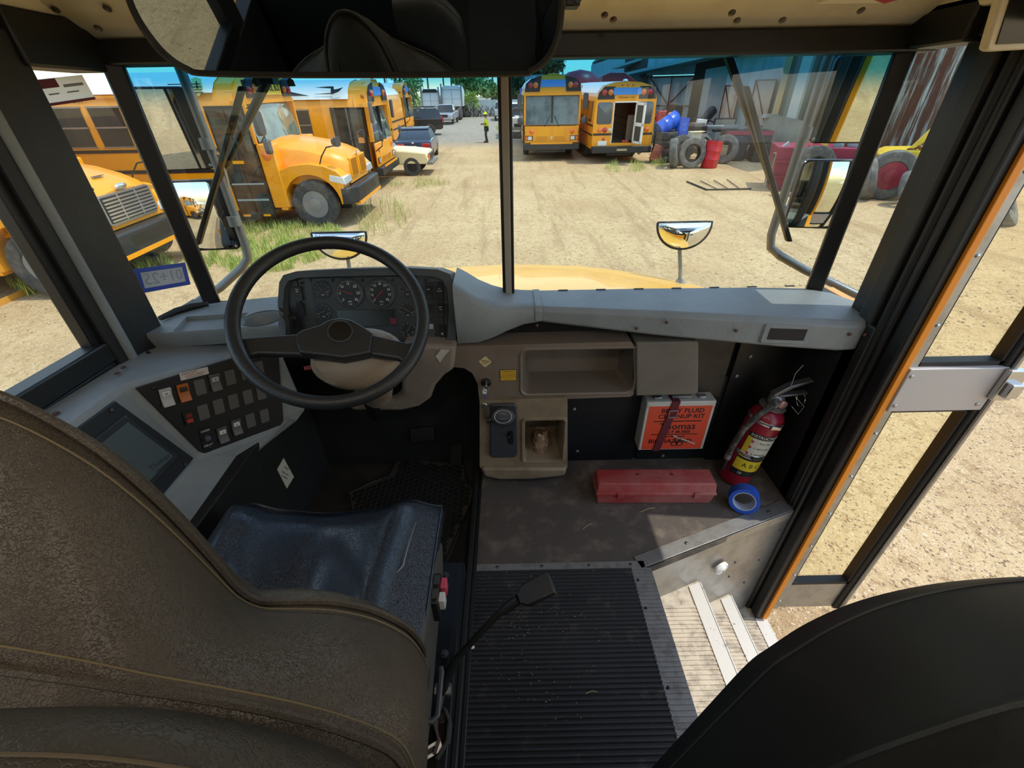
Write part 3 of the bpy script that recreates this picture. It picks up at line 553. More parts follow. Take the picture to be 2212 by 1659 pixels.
for p in ((122, 894), (268, 795), (254, 808)): screw(con, at(*p, z=.8)+CO+V((0, 0, .001)), (0, 0, 1), .007, MATS['rusty screw'])
# black kick panel under the console, with its data sticker
kp = struct(MB().box(-1.13, -.86, .1, 1.5, -.02, .45).obj('trim_20', blackp, bevel=.004))
Mq = frame(at(615, 1023, x=-.858), (0, 1, 0), (0, 0, 1))
s = part(MB().prism([(x, y, 0) for x, y in pix(Mq, [(598, 1014), (612, 990), (634, 1030), (619, 1055)])], (0, 0, .002), Mq), 'data_sticker', mat('cream sticker', '#c8c3ae', .6), kp, 'cream data sticker on the black kick panel')
texts('sticker_print', [('VALVE', .0, .02, .012), ('SERVICE DATA', 0, 0, .008), ('SEE MANUAL', 0, -.014, .008)], Mq @ Mx.Translation((0, 0, .0022)) @ Mx.Rotation(R(-60), 4, 'Z'), mat('dark print', '#2a2a2a'), s)
# ---- storage panel in the middle of the dash
Ms2 = MV(1.345); stp = thing('storage_panel', 'taupe moulded panel with an open storage pocket beneath the dashboard', 'storage panel', Ms2)
ou = pix(Ms2, [(978, 748), (1362, 738), (1369, 744), (1369, 852), (1362, 857), (1225, 862), (1120, 864), (1035, 866), (1032, 830), (1020, 806), (1002, 795), (976, 793)])
x0, y0 = onp(1128, 758, Ms2); x1, y1 = onp(1364, 846, Ms2); inn = rrect(x0, x1, y1, y0, .025)
a, b = pair(ou, inn); mb = MB(); recess(mb, a, b, .145, None, .1, .9); part(mb, 'moulding', taupe, stp, smooth=35, bevel=.006)
mb = MB(); n = len(inn); mb.loft([[(x, y, .0) for x, y in rrect(x0-.012, x1+.012, y1-.012, y0+.012, .03)], [(x, y, .006) for x, y in rrect(x0-.006, x1+.006, y1-.006, y0+.006, .028)], [(x, y, .0) for x, y in inn]], cap=False)
part(mb, 'pocket_rim', taupe, stp, smooth=60)
q = Mx.Translation((*onp(1048, 781, Ms2), .001)) @ Mx.Rotation(R(40), 4, 'Z'); s = part(flat(MB(), rrect(-.017, .017, -.017, .017, .004, 3), 0, .001, q), 'brake_sticker', mat('cream yellow sticker', '#c9b483', .6), stp)
texts('sticker_print', [('PARKING', 0, .003, .0075), ('BRAKE', 0, -.005, .006)], q @ Mx.Translation((0, 0, .0012)) @ Mx.Rotation(R(-50), 4, 'Z'), MATS['dark print'], s)
q = Mx.Translation((*onp(1098, 810, Ms2), .001)); s = part(MB().box(-.031, .031, -.024, .024, 0, .0008, q), 'alarm_sticker', MATS['dark print'], stp); part(MB().box(-.029, .029, -.022, .022, .0008, .0012, q), 'sticker_ground', mat('yellow sticker', '#d3a52a', .6), s)
texts('sticker_print', [('WARNING', 0, .015, .0105), ('THIS VEHICLE IS EQUIPPED', 0, .006, .0042), ('WITH A WARNING ALARM', 0, .001, .0042), ('ALARM MUST SOUND', 0, -.005, .006), ('WHEN BACKING. OPERATOR', 0, -.0115, .0042), ('MUST USE CAUTION', 0, -.017, .0042)], q @ Mx.Translation((0, 0, .0013)), MATS['dark print'], s, .0002)
q = Mx.Translation((*onp(1050, 826, Ms2), 0)); part(MB().lathe([(.019, -.002), (.019, .004), (.014, .006), (.011, .014), (.0005, .0145)], 20, q), 'ignition_lock', blackm, stp)
part(MB().lathe([(.0135, .006), (.0135, .015), (.0125, .015), (.0125, .006)], 20, q, cap=False), 'lock_ring', darkp, stp)
# keys hang from the lock
kc = at(1050, 826, y=1.335); ky = thing('key_ring', 'ignition key with a white oval tag hanging from the lock', 'keys', kc)
part(MB().box(-.003, .003, -.035, 0, -.007, .007, Mx.Rotation(R(20), 4, 'Y')), 'ignition_key', steel, ky, bevel=.001)
e = at(1047, 845, y=1.31)-kc; part(MB().torus(.011, .0012, 20, 6, Mx.Translation(V((0, -.03, -.008))) @ Mx.Rotation(R(70), 4, 'X')), 'split_ring', steel, ky)
part(MB().lathe([(.0005, -.0015), (.011, -.0015), (.011, .0015), (.0005, .0015)], 18, Mx.Translation(V(e)) @ Mx.Rotation(R(95), 4, 'X') @ Mx.Diagonal((.75, 1.3, 1, 1))), 'white_tag', white, ky)
part(MB().tube([e+V((0, 0, -.012)), e+V((-.001, -.005, -.035))], .002, 6), 'blue_cord', blue, ky)
e2 = at(1046, 876, y=1.30)-kc; part(MB().ell(e2, (.011, .003, .011), 14, 8), 'spare_key_bow', steel, ky); part(MB().box(-.004, .004, -.001, .001, -.06, 0, Mx.Translation(e2)), 'spare_key_blade', steel, ky)
# ---- closed glove box to the right of the pocket
gl = thing('glove_box', 'plain grey brown lidded box right of the open storage pocket', 'glove box', MV(1.335))
part(flat(MB(), pix(MV(1.335), [(1374, 740), (1506, 737), (1510, 742), (1509, 848), (1503, 853), (1374, 856)]), -.14, 0), 'lid', mat('grey brown plastic', '#6b645a', .5, 0, (150, .25), (6, '#5c554b', .45, .75)), gl, bevel=.012, seg=4, smooth=50)
part(MB().box(*(lambda p, q: (p[0], q[0], q[1], p[1]))(onp(1374, 741, MV(1.335)), onp(1500, 850, MV(1.335))), -.15, -.135), 'back_plate', blackm, gl)
# ---- gear selector console
Mg = MV(1.328); gc = thing('gear_console', 'taupe console with gear selector and bin on the landing', 'gear console', Mg)
ou = pix(Mg, [(1036, 866), (1120, 863), (1222, 860), (1226, 866), (1226, 1010), (1218, 1019), (1150, 1026), (1080, 1027), (1045, 1020), (1036, 1008)])
x0, y0 = onp(1133, 908, Mg); x1, y1 = onp(1213, 993, Mg); inn = rrect(x0, x1, y1, y0, .014)
a, b = pair(ou, inn); mb = MB(); recess(mb, a, b, .13, None, .16, .86); part(mb, 'console_body', mat('brown beige plastic', '#8b7a63', .5, 0, (150, .25), (10, '#6a5844', .45, .75)), gc, smooth=35, bevel=.01)
mb = MB(); mb.loft([[(x, y, 0) for x, y in rrect(x0-.014, x1+.014, y1-.014, y0+.014, .02)], [(x, y, .008) for x, y in rrect(x0-.01, x1+.01, y1-.01, y0+.01, .018)], [(x, y, .008) for x, y in rrect(x0-.004, x1+.004, y1-.004, y0+.004, .016)], [(x, y, -.003) for x, y in inn]], cap=False); part(mb, 'bin_rim', MATS['brown beige plastic'], gc, smooth=50)
fz = onp(1130, 1012, Mg)[1]; part(flat(MB(), pix(Mg, [(1040, 1006), (1224, 1006), (1220, 1022), (1150, 1030), (1080, 1031), (1046, 1024)]), -.15, .02), 'console_foot', MATS['brown beige plastic'], gc, bevel=.012)
part(flat(MB(), [onp(*p, Mg) for p in ((1058, 870), (1112, 869), (1117, 875), (1118, 978), (1112, 984), (1064, 985), (1058, 978))], 0, .014), 'selector_plate', darkp, gc, bevel=.005)
x0, y0 = onp(1102, 938, Mg); part(flat(MB(), rrect(x0-.012, x0+.012, y0-.04, y0+.03, .01), .01, .0145), 'selector_slot', blackm, gc)
part(MB().tube([(x0, y0, .0), (x0-.003, y0+.02, .04)], .006), 'selector_stem', blackm, gc)
kx, ky_ = onp(1087, 899, MV(1.28)); q = Mx.Translation((kx, ky_, .05)) @ Mx.Rotation(R(-35), 4, 'X')
kn = part(MB().lathe([(.028, -.022), (.04, -.012), (.043, 0), (.04, .01), (.034, .013), (.0005, .0135)], 32, q @ Mx.Diagonal((1.05, .85, 1, 1))), 'selector_knob', mat('dark knob', '#2c2f31', .45, 0, (200, .2)), gc)
part(MB().tube([(-.03, -.008, -.004), (-.062, -.014, -.006)], .012, 12, True, q), 'knob_button', black2, kn)
part(MB().torus(.03, .001, 32, 6, q @ Mx.Translation((0, 0, .0135)) @ Mx.Diagonal((1.05, .8, 1, 1))), 'knob_ring', whitep, kn); texts('knob_print', [('R N D', 0, .012, .008), ('ALLISON', 0, -.008, .006)], q @ Mx.Translation((0, 0, .0137)), grtx, kn, .0002)
# crumpled paper bag in the bin
cp = at(1168, 957, y=1.395); bag = MB()
def bagf(u, v):
    a = 2*PI*u; h = v; r = (.032+.006*math.sin(3*a+1)+.008*noise.noise(V((math.cos(a)*2, math.sin(a)*2, h*6))))*(1-.35*h**2)
    return (cp.x+r*math.cos(a)*1.05, cp.y+r*math.sin(a), cp.z-.05+.12*h+.01*noise.noise(V((a*2, h*5, 3))))
bag.grid(bagf, 40, 14)
bo = bag.obj('paper_bag', mat('brown paper', '#8c6d52', .7, 0, (40, .8), (30, '#c9b9a8', .5, .62)), smooth=20); tag(bo, 'crumpled brown paper bag stuffed in the bin of the gear console', 'paper bag')
# ---- pedals and mats
for nm, pts, lab in (('brake_pedal', [(886, 926), (936, 922), (938, 950), (888, 956)], 'wide dark brake pedal beneath the steering column'), ('accelerator_pedal', [(978, 916), (1003, 918), (996, 1008), (970, 1004)], 'tall narrow accelerator pedal beside the gear console')):
    Mq = frame((0, 1.47, 0), (1, 0, 0), (0, .35, .94)) if nm[0] == 'a' else frame((0, 1.42, .0), (1, 0, 0), (0, .3, .95))
    p = thing(nm, lab, 'pedal', Mq); q = pix(Mq, pts); part(flat(MB(), q, -.012, .006), 'pad', mat('pedal rubber', '#1c1b19', .6), p, bevel=.004)
    mb = MB(); xs = [a[0] for a in q]; ys = [a[1] for a in q]; y_ = min(ys)+.012
    if nm[0] == 'a':
        for k in range(5): xx = min(xs)+.012+.009*k; mb.box(xx, xx+.004, min(ys)+.01, max(ys)-.01, .006, .009)
    else:
        while y_ < max(ys)-.01: mb.box(min(xs)+.01, max(xs)-.01, y_, y_+.004, .006, .009); y_ += .01
    part(mb, 'grip_ribs', rubber, p, smooth=0); part(MB().tube([(sum(xs)/4, sum(ys)/4, -.01), (sum(xs)/4, sum(ys)/4+.12, -.12)], .012), 'pedal_arm', blackm, p)
mp = [at(*p, z=.008) for p in ((748, 1066), (800, 1040), (838, 1028), (850, 1000), (862, 984), (1004, 1000), (1008, 1030), (1014, 1044), (1028, 1054), (1022, 1085), (985, 1170), (966, 1214), (945, 1216), (880, 1150), (760, 1150))]
fm = thing('floor_mat', 'black rubber floor mat with honeycomb pattern in front of the driver seat', 'floor mat', (-.4, 1.2, 0)); FO = V((-.4, 1.2, 0))
matr = mat('mat rubber', '#141413', .55, 0, (120, .2), (30, '#2b2824', .55, .75))
part(MB().prism([(p.x-FO.x, p.y-FO.y, -.003) for p in mp], (0, 0, .007)), 'sheet', mat('dusty mat base', '#3a362f', .7, 0, (120, .2)), fm)
def inside(x, y, P):
    c = False; n = len(P)
    for i in range(n):
        a, b = P[i], P[(i+1) % n]
        if (a.y > y) != (b.y > y) and x < (b.x-a.x)*(y-a.y)/(b.y-a.y)+a.x: c = not c
    return c
mb = MB(); hs = .0135
for i in range(-30, 31):
    for j in range(-24, 25):
        x = FO.x+i*hs*1.5*1.12; y = FO.y+(j+.5*(i % 2))*hs*1.732*1.12
        if all(inside(x+dx_, y+dy_, mp) for dx_, dy_ in ((.025, 0), (-.025, 0), (0, .025), (0, -.025))):
            mb.loft([[(x-FO.x+r*math.cos(R(60*k)), y-FO.y+r*math.sin(R(60*k)), z) for k in range(6)] for r, z in ((hs, .004), (hs*.82, .0085))])
part(mb, 'honeycomb', matr, fm, smooth=0)
mb = MB(); cxy = sum((p for p in mp), V())/len(mp); mb.tube([(p.x-FO.x+(cxy.x-p.x)*.03, p.y-FO.y+(cxy.y-p.y)*.03, .006) for p in mp+[mp[0]]], .005, 6); part(mb, 'raised_border', matr, fm)
# ---- body fluid kit
Mb = frame(at(1460, 920, y=1.415), (1, 0, 0), (0, 0, 1)); kit = thing('cleanup_kit', 'white metal box with an orange front strapped to the firewall', 'first aid box', Mb)
kp4 = pix(Mb, [(1399, 869), (1551, 866), (1516, 971), (1378, 972)]); kx0 = min(p[0] for p in kp4); kx1 = (kp4[1][0]+kp4[2][0])/2; kx0 = (kp4[0][0]+kp4[3][0])/2; kz0 = (kp4[2][1]+kp4[3][1])/2; kz1 = (kp4[0][1]+kp4[1][1])/2
part(MB().box(kx0, kx1, kz0, kz1, -.07, 0), 'box', mat('scuffed white metal', '#c5c1b6', .45, .1, (40, .2), (16, '#8e897c', .58, .75)), kit, bevel=.004)
lb = part(MB().box(kx0+.012, kx1-.012, kz0+.006, kz1-.022, 0, .001), 'front_label', mat('orange red label', '#d8492c', .5, 0, None, (9, '#c8502f', .5, .75)), kit); kc_ = (kx0+kx1)/2; hk = kz1-kz0; dpr = mat('brown print', '#1f0f0d', .6)
texts('printed_lettering', [('BODY FLUID', kc_+.012, kz1-.046, .03, 0, 1.05), ('CLEANUP KIT', kc_+.012, kz1-.075, .03, 0, 1.05), ('Thomas', kc_+.005, kz1-.128, .048), ('BUILT BUSES', kc_, kz1-.157, .018, 0, 1.3), ('HIGH POINT, N.C. USA', kc_, kz1-.182, .009), ('BIOHAZARD', kc_-.012, kz1-.208, .03, 0, 1.1)], Mx.Translation((0, 0, .0012)), dpr, lb, .0002, .0007)
mb = MB()
for k in range(3): a = R(90+120*k); mb.torus(.014, .0022, 24, 6, Mx.Translation((kc_+.02+.013*math.cos(a), kz0+.045+.013*math.sin(a), .0015)) @ Mx.Diagonal((1, 1, .3, 1)))
part(mb, 'biohazard_symbol', dpr, lb); part(MB().box(kc_-.1, kc_+.1, kz1-.102, kz1-.097, .001, .0015).box(kc_-.1, kc_+.1, kz1-.172, kz1-.168, .001, .0015), 'print_rules', dpr, lb)
part(MB().prism([(kc_-.005, kz0+.085, .001), (kc_+.1, kz0+.035, .001), (kc_+.1, kz0+.03, .001), (kc_+.0, kz0+.075, .001)], (0, 0, .001)), 'scratch', MATS['scuffed white metal'], lb)
part(MB().loft([[(x, y, .0) for x, y in ((kc_-.04, kz1), (kc_-.008, kz1), (kc_-.05, kz0), (kc_-.08, kz0))], [(x, y, .006) for x, y in ((kc_-.04, kz1), (kc_-.008, kz1), (kc_-.05, kz0), (kc_-.08, kz0))]]).box(kc_-.04, kc_-.008, kz1, kz1+.004, -.07, .004), 'strap', mat('maroon webbing', '#5e1c26', .7, 0, (300, .3)), kit)
q = Mx.Translation((kc_-.03, kz1-.055, .007)); part(MB().box(-.02, .02, .012, .02, 0, .005, q).box(-.02, .02, -.022, -.014, 0, .005, q).box(-.02, -.014, -.02, .02, 0, .005, q).box(.014, .02, -.02, .02, 0, .005, q), 'strap_buckle', mat('pink grey plastic', '#8a6065', .4), kit, bevel=.002)
for xx in (kx0+.05, kx1-.05): part(MB().box(xx-.016, xx+.016, kz1, kz1+.008, -.045, -.02), 'latch', steel, kit, bevel=.002)
part(MB().box(kc_-.035, kc_+.045, kz1+.004, kz1+.012, -.06, -.02), 'strap_bracket', alum, kit, bevel=.001)
# ---- fire extinguisher
fe = thing('fire_extinguisher', 'red dry chemical fire extinguisher standing in the right front corner', 'fire extinguisher', Mx.Translation((.972, 1.36, 0)) @ Mx.Rotation(R(8), 4, 'Y'))
redx = mat('red enamel', '#8e1a2c', .38, 0, (40, .05), (8, '#7c1526', .5, .8), coat=.2)
part(MB().lathe([(.0005, .004), (.055, .004), (.064, .012), (.066, .02), (.066, .33), (.06, .36), (.045, .38), (.024, .392), (.024, .41)], 36), 'cylinder', redx, fe)
lbm = mat('label black', '#1a1a1a', .5); ylw = mat('label yellow', '#d9bf2a', .5); ivory = mat('label ivory', '#c9c4b2', .6)
def wrap(a0, a1, z0, z1, r, nm, m, par): return part(MB().grid(lambda u, v: (r*math.cos(R(a0+(a1-a0)*u)), r*math.sin(R(a0+(a1-a0)*u)), z0+(z1-z0)*v), 14, 1), nm, m, par, recalc=False)
fl = wrap(-152, -45, .07, .29, .0666, 'instruction_label', lbm, fe); wrap(-150, -47, .10, .155, .067, 'yellow_band', ylw, fl); wrap(-133, -47, .165, .268, .067, 'ivory_block', ivory, fl); wrap(-150, -134, .165, .268, .067, 'yellow_band', ylw, fl)
def wraptext(s, z, sz, a0, m, par):
    bm = bmesh.new(); o = text('t', s, sz, I4, m, None, .0002); bm.from_mesh(o.data); D.objects.remove(o)
    for v in bm.verts: a = R(a0)+v.co.x/.067; r = .0674+v.co.z; v.co = V((r*math.cos(a), r*math.sin(a), z+v.co.y))
    me = D.meshes.new('instruction_print'); bm.to_mesh(me); bm.free(); me.materials.append(m); o = D.objects.new('instruction_print', me); COL.objects.link(o); o.parent = par
wraptext('INSTRUCTIONS', .279, .017, -93, white, fl); wraptext('1  PULL PIN', .25, .011, -93, lbm, fl); wraptext('2  AIM LOW', .222, .011, -93, lbm, fl); wraptext('3  SQUEEZE', .192, .011, -93, lbm, fl); wraptext('A B C', .128, .03, -93, lbm, fl); wraptext('10', .085, .018, -120, white, fl)
mb = MB()
for z in (.25, .222, .192): mb.lathe([(.0055, 0), (.0055, .0006), (.0005, .0007)], 12, Mx.Translation((.0672*math.cos(R(-129)), .0672*math.sin(R(-129)), z)) @ Mx.Rotation(R(-129+90), 4, 'Z') @ Mx.Rotation(R(90), 4, 'X'))
part(mb, 'label_dots', mat('red dots', '#b3362f', .5), fl)
for z in (.34, .178): part(MB().lathe([(.0672, z-.008), (.0685, z-.006), (.0685, z+.006), (.0672, z+.008)], 36, None, False), 'bracket_band', steel, fe)
part(MB().box(-.02, .02, -.078, -.066, .332, .348), 'band_clasp', steel, fe, bevel=.002); part(MB().box(-.025, .02, -.076, -.066, .172, .184), 'band_clasp', blackm, fe, bevel=.002)
part(MB().box(-.04, .04, .066, .075, .1, .36), 'wall_bracket', blackm, fe)
part(MB().lathe([(.026, .408), (.028, .415), (.028, .44), (.02, .45), (.0005, .451)], 20), 'valve', mat('grey cast metal', '#8d8d8b', .4, .6), fe)
part(MB().lathe([(.03, .398), (.048, .392), (.05, .397), (.03, .406)], 24, None, False), 'neck_collar', alum, fe)
part(MB().lathe([(.017, 0), (.017, .01), (.013, .012), (.0005, .0125)], 20, Mx.Translation((.01, -.026, .425)) @ Mx.Rotation(R(90), 4, 'X')), 'pressure_gauge', mat('gauge ring', '#a9827e', .3, .4), fe)
part(MB().loft([[(-.02, y, .447), (.11, y, .48), (.115, y, .478), (.11, y, .472), (-.02, y, .436)] for y in (-.014, .014)]), 'squeeze_lever', mat('lever metal', '#8a8d8f', .35, .7), fe, bevel=.003)
part(MB().loft([[(-.03, y, .452), (.02, y, .5), (.095, y, .535), (.1, y, .53), (.03, y, .487), (-.02, y, .442)] for y in (-.015, .015)]), 'carry_handle', MATS['lever metal'], fe, bevel=.003)
part(MB().tube([(-.01, -.02, .43), (-.045, -.05, .425), (-.078, -.05, .375), (-.088, -.03, .29), (-.088, -.02, .2), (-.084, -.018, .13)], [.011, .012, .012, .012, .012, .011], 12), 'hose', mat('dusty rubber', '#3b3a38', .6, 0, (60, .4), (40, '#77746c', .5, .65)), fe)
part(MB().tube([(-.084, -.018, .135), (-.082, -.018, .07)], [.009, .012], 10), 'nozzle', black2, fe); part(MB().tube([(-.085, -.018, .15), (-.084, -.018, .125)], .0135, 12), 'hose_ferrule', alum, fe); part(MB().tube([(-.012, -.022, .43), (-.03, -.044, .427)], .0145, 12), 'hose_coupling', alum, fe)
part(MB().torus(.026, .0017, 28, 6, Mx.Translation((.07, -.03, .455)) @ Mx.Rotation(R(60), 4, 'X') @ Mx.Rotation(R(20), 4, 'Y')), 'pull_pin', steel, fe)
part(MB().tube([(.02, -.01, .5), (.015, -.005, .55), (.03, 0, .585)], .0008, 5).tube([(.05, -.02, .46), (.09, -.04, .43), (.075, -.05, .4), (.05, -.03, .42)], .0008, 5), 'seal_wire', white, fe)
# ---- red warning triangle case
tb = thing('tool_case', 'long dusty red plastic case lying on the landing', 'case', Mx.Translation((.583, 1.265, 0)) @ Mx.Rotation(R(-1.5), 4, 'Z'))
redc = mat('dusty red plastic', '#a03333', .6, 0, (100, .2), (5, '#a86f67', .38, .68)); T4 = lambda x, y, z: [(-x, -y, z), (x, -y, z), (x, y, z), (-x, y, z)]
part(MB().loft([T4(.232, .043, .002), T4(.24, .05, .06)]), 'base', redc, tb, bevel=.004)
ld = part(MB().loft([T4(.244, .054, .06), T4(.244, .054, .068), T4(.24, .05, .07), T4(.236, .043, .112), T4(.232, .038, .116)]), 'lid', redc, tb, bevel=.003)
part(MB().box(-.105, .105, -.025, .028, .116, .1166), 'raised_panel', redc, ld, bevel=.0004); texts('embossed_mark', [('SIGNAL-STAT', 0, .008, .022, 0, 1.1), ('MADE IN U.S.A.', 0, -.014, .009)], Mx.Translation((0, 0, .117)), mat('dusty red raised', '#a86a62', .6), ld, .0012)
for x in (-.07, .07): part(MB().lathe([(.006, 0), (.006, .003), (.0005, .0035)], 12, Mx.Translation((x, .008, .1165))), 'rivet', mat('dark red', '#6b2422', .5), ld)
for x in (-.145, .165): part(MB().box(x-.013, x+.013, -.058, -.046, .045, .075), 'clasp', redc, tb, bevel=.002)
# ---- roll of blue tape, lying tilted against its rim
tp_ = thing('tape_roll', 'roll of blue masking tape on the landing beside the red case', 'tape', Mx.Translation((.93, 1.19, .056)) @ Mx.Rotation(R(-25), 4, 'Z') @ Mx.Rotation(R(78), 4, 'X'))
part(MB().lathe([(.042, -.024), (.056, -.024), (.056, .024), (.042, .024)], 40, None, False), 'tape', mat('blue tape', '#1d4fb8', .5, 0, None, (60, '#2a5cc4', .4, .7)), tp_)
part(MB().lathe([(.0385, -.0235), (.042, -.0235), (.042, .0235), (.0385, .0235), (.0385, -.0235)], 40, None, False), 'cardboard_core', mat('pale core', '#aebbd0', .7), tp_)
# ================================================================ seats, mirrors, front of this bus
leather = mat('worn brown leather', '#4f463b', .45, 0, (185, .4, 'vor', .0018, '#2c251d'), (4, '#3a332b', .45, .75), spec=.4)
vinyl = mat('dark blue black vinyl', '#1e242c', .22, 0, (190, .3, 'vor', .0015), (6, '#171b21', .45, .75), spec=.9)
dkv = mat('black grained vinyl', '#181817', .5, 0, (300, .15, 'vor', .001), spec=.3)
thread = mat('tan thread', '#6b5c40', .7)
def padloft(x0, x1, y0, y1, r, levels):
    return MB().loft([[(x, y, z) for x, y in rrect(x0+i, x1-i, y0+i, y1-i, max(r-i*.6, .01), 6)] for z, i in levels])
ds = thing('driver_seat', 'brown and black leather driver seat with raised headrest, facing the steering wheel', 'driver seat', (-.47, .3, 0)); SO = -V((-.47, .3, 0)); TS = Mx.Translation(SO)
mb = MB(); N = 40
def cushf(u, v):
    x = -.83+.625*u; y = .14+.71*v; a = abs(2*u-1); e = max(a**6, max(0, (v-.80)/.20)**3)
    z = .505-.075*e+.028*math.exp(-((a-.72)/.16)**2)-.02*math.exp(-((2*u-1)/.4)**2)+.016*math.sin(15*u+4*v)*math.exp(-((v-.5)/.28)**2)
    if u < .12 and v > .6: x += (.12-u)*1.2*(v-.6)
    return (x+SO.x-.03*a*(v > .5)*0, y+SO.y, z)
rim = [cushf(0, j/N) for j in range(N+1)]+[cushf(i/N, 1) for i in range(1, N+1)]+[cushf(1, 1-j/N) for j in range(1, N+1)]+[cushf(1-i/N, 0) for i in range(1, N)]
mb.grid(cushf, N, N); low = [(p[0]*.985, p[1]*.985, .36) for p in rim]; mid = [(p[0]*1.012, p[1]*1.012, p[2]-.035) for p in rim]; k = len(rim)
mb.add(rim+mid+low, [(r*k+i, r*k+(i+1) % k, (r+1)*k+(i+1) % k, (r+1)*k+i) for r in range(2) for i in range(k)]+[tuple(range(2*k, 3*k))])
part(mb, 'seat_cushion', vinyl, ds, smooth=80)
part(MB().tube([V(p)+V((0, 0, .002)) for p in rim[N//2:3*N+5]], .0035, 6), 'cushion_piping', vinyl, ds)
wc = [at(*p, z=.503)+SO for p in ((899, 1128), (886, 1165), (875, 1204), (872, 1220), (853, 1242), (846, 1258), (840, 1273), (831, 1311))]
part(MB().tube([p+V((0, 0, .0)) for p in wc], [.0004, .0007, .0013, .002, .0006, .0009, .0016, .0005], 5), 'wear_crack', mat('pale worn vinyl', '#8f9296', .8), ds)
xc = -.46
fr = [(.24, .42, .37), (.285, .55, .365), (.31, .66, .345), (.316, .77, .315), (.308, .832, .30), (.275, .866, .30), (.23, .884, .30), (.18, .886, .30), (.145, .888, .30), (.128, .912, .30), (.121, .955, .30), (.113, 1.01, .30), (.1, 1.075, .30), (.08, 1.135, .30), (.05, 1.18, .30), (.022, 1.203, .30), (0, 1.208, .30)]
rr_ = [(.25, .42, .13), (.3, .55, .13), (.335, .66, .135), (.348, .77, .14), (.346, .845, .15), (.335, .885, .155), (.3, .935, .155), (.26, .97, .155), (.22, .995, .155), (.19, 1.01, .155), (.165, 1.02, .155), (.14, 1.032, .155), (.115, 1.043, .155), (.085, 1.055, .155), (.055, 1.066, .155), (.025, 1.074, .155), (0, 1.076, .155)]
def cr3(L, k=3):
    out = []
    for i in range(len(L)-1):
        a, b, c, d = [V(L[max(0, min(len(L)-1, j))]) for j in (i-1, i, i+1, i+2)]
        for m_ in range(k): t = m_/k; q = .5*((2*b)+(c-a)*t+(2*a-5*b+4*c-d)*t*t+(3*b-a-3*c+d)*t*t*t); out.append(tuple(q))
    return out+[L[-1]]
fr = cr3(fr); rr_ = cr3(rr_)
def both(L): return [V((xc+x, y, z))+SO for x, z, y in L]+[V((xc-x, y, z))+SO for x, z, y in reversed(L[:-1])]
def mixl(A, B, t, bul, up=.0): return [(a[0]*(1-t)+b[0]*t+bul*(1 if a[0] > .02 else 0), a[1]*(1-t)+b[1]*t+up, a[2]*(1-t)+b[2]*t) for a, b in zip(A, B)]
def ins(A, s, dy): cz = .8; return [(a[0]*s, cz+(a[1]-cz)*(s if a[1] > cz else 1-(1-s)*.4), a[2]+dy) for a in A]
loops = [ins(fr, .05, .03), ins(fr, .6, .032), ins(fr, .86, .03), ins(fr, .95, .02), fr, mixl(fr, rr_, .12, .008, .006), mixl(fr, rr_, .35, .014, .014), mixl(fr, rr_, .65, .014, .014), mixl(fr, rr_, .9, .006, .006), rr_, ins(rr_, .97, -.012), ins(rr_, .9, -.03), ins(rr_, .05, -.04)]
part(MB().loft([both(l) for l in loops], True, False), 'backrest', leather, ds, smooth=80)
def seam(L, nm, off, r=.0026, m=thread): part(MB().tube([p for p in both([(a[0]+.002, a[1]+.003, a[2]+off) for a in L])], r, 6), nm, m, ds)
seam(fr, 'front_seam', .003, .0042, leather); seam(mixl(fr, rr_, .1, .006, .006), 'stitching', 0, .0009); seam(mixl(fr, rr_, .93, .006, .004), 'stitching', 0, .0009); seam(rr_, 'rear_seam', 0, .004, leather)
for s in (-1, 1): part(MB().tube([V((xc+s*.13, .396, .5))+SO, V((xc+s*.14, .36, .7))+SO, V((xc+s*.1, .333, .9))+SO, V((xc+s*.06, .331, 1.08))+SO], .004, 6), 'front_piping', mat('grey piping', '#3c3a37', .5), ds)
part(MB().box(-.75, -.235, .12, .72, .13, .38, TS), 'pedestal', black2, ds, bevel=.02)
sh = part(MB().loft([[(x, y, z) for y, z in ((.06, .2), (.0, .33), (.05, .46), (.3, .44), (.72, .41), (.78, .37), (.74, .3), (.4, .2))] for x in (-.235, -.2)], M=TS), 'side_shell', mat('grey brown plastic shell', '#4c4843', .5, 0, (100, .2)), ds, bevel=.01)
part(MB().tube([V(p)+SO for p in ((-.205, .38, .3), (-.18, .38, .3), (-.172, .39, .3), (-.172, .47, .31), (-.175, .48, .31))], .007, 8), 'slide_handle', darkp, ds)
sb = part(MB().box(-.215, -.185, .575, .655, .33, .41, TS), 'switch_box', blackm, ds, bevel=.003)
part(MB().box(-.185, -.17, .585, .61, .365, .402, TS), 'rocker', mat('white rocker', '#c9c7c0', .4), sb, bevel=.002); part(MB().box(-.185, -.17, .62, .648, .365, .402, TS), 'rocker', mat('pink rocker', '#c4485c', .4), sb, bevel=.002)
for y in (.598, .634): part(MB().box(-.186, -.2, y-.012, y+.012, .405, .414, TS), 'icon_cap', mat('icon cap', '#3a3a3a', .5), sb)
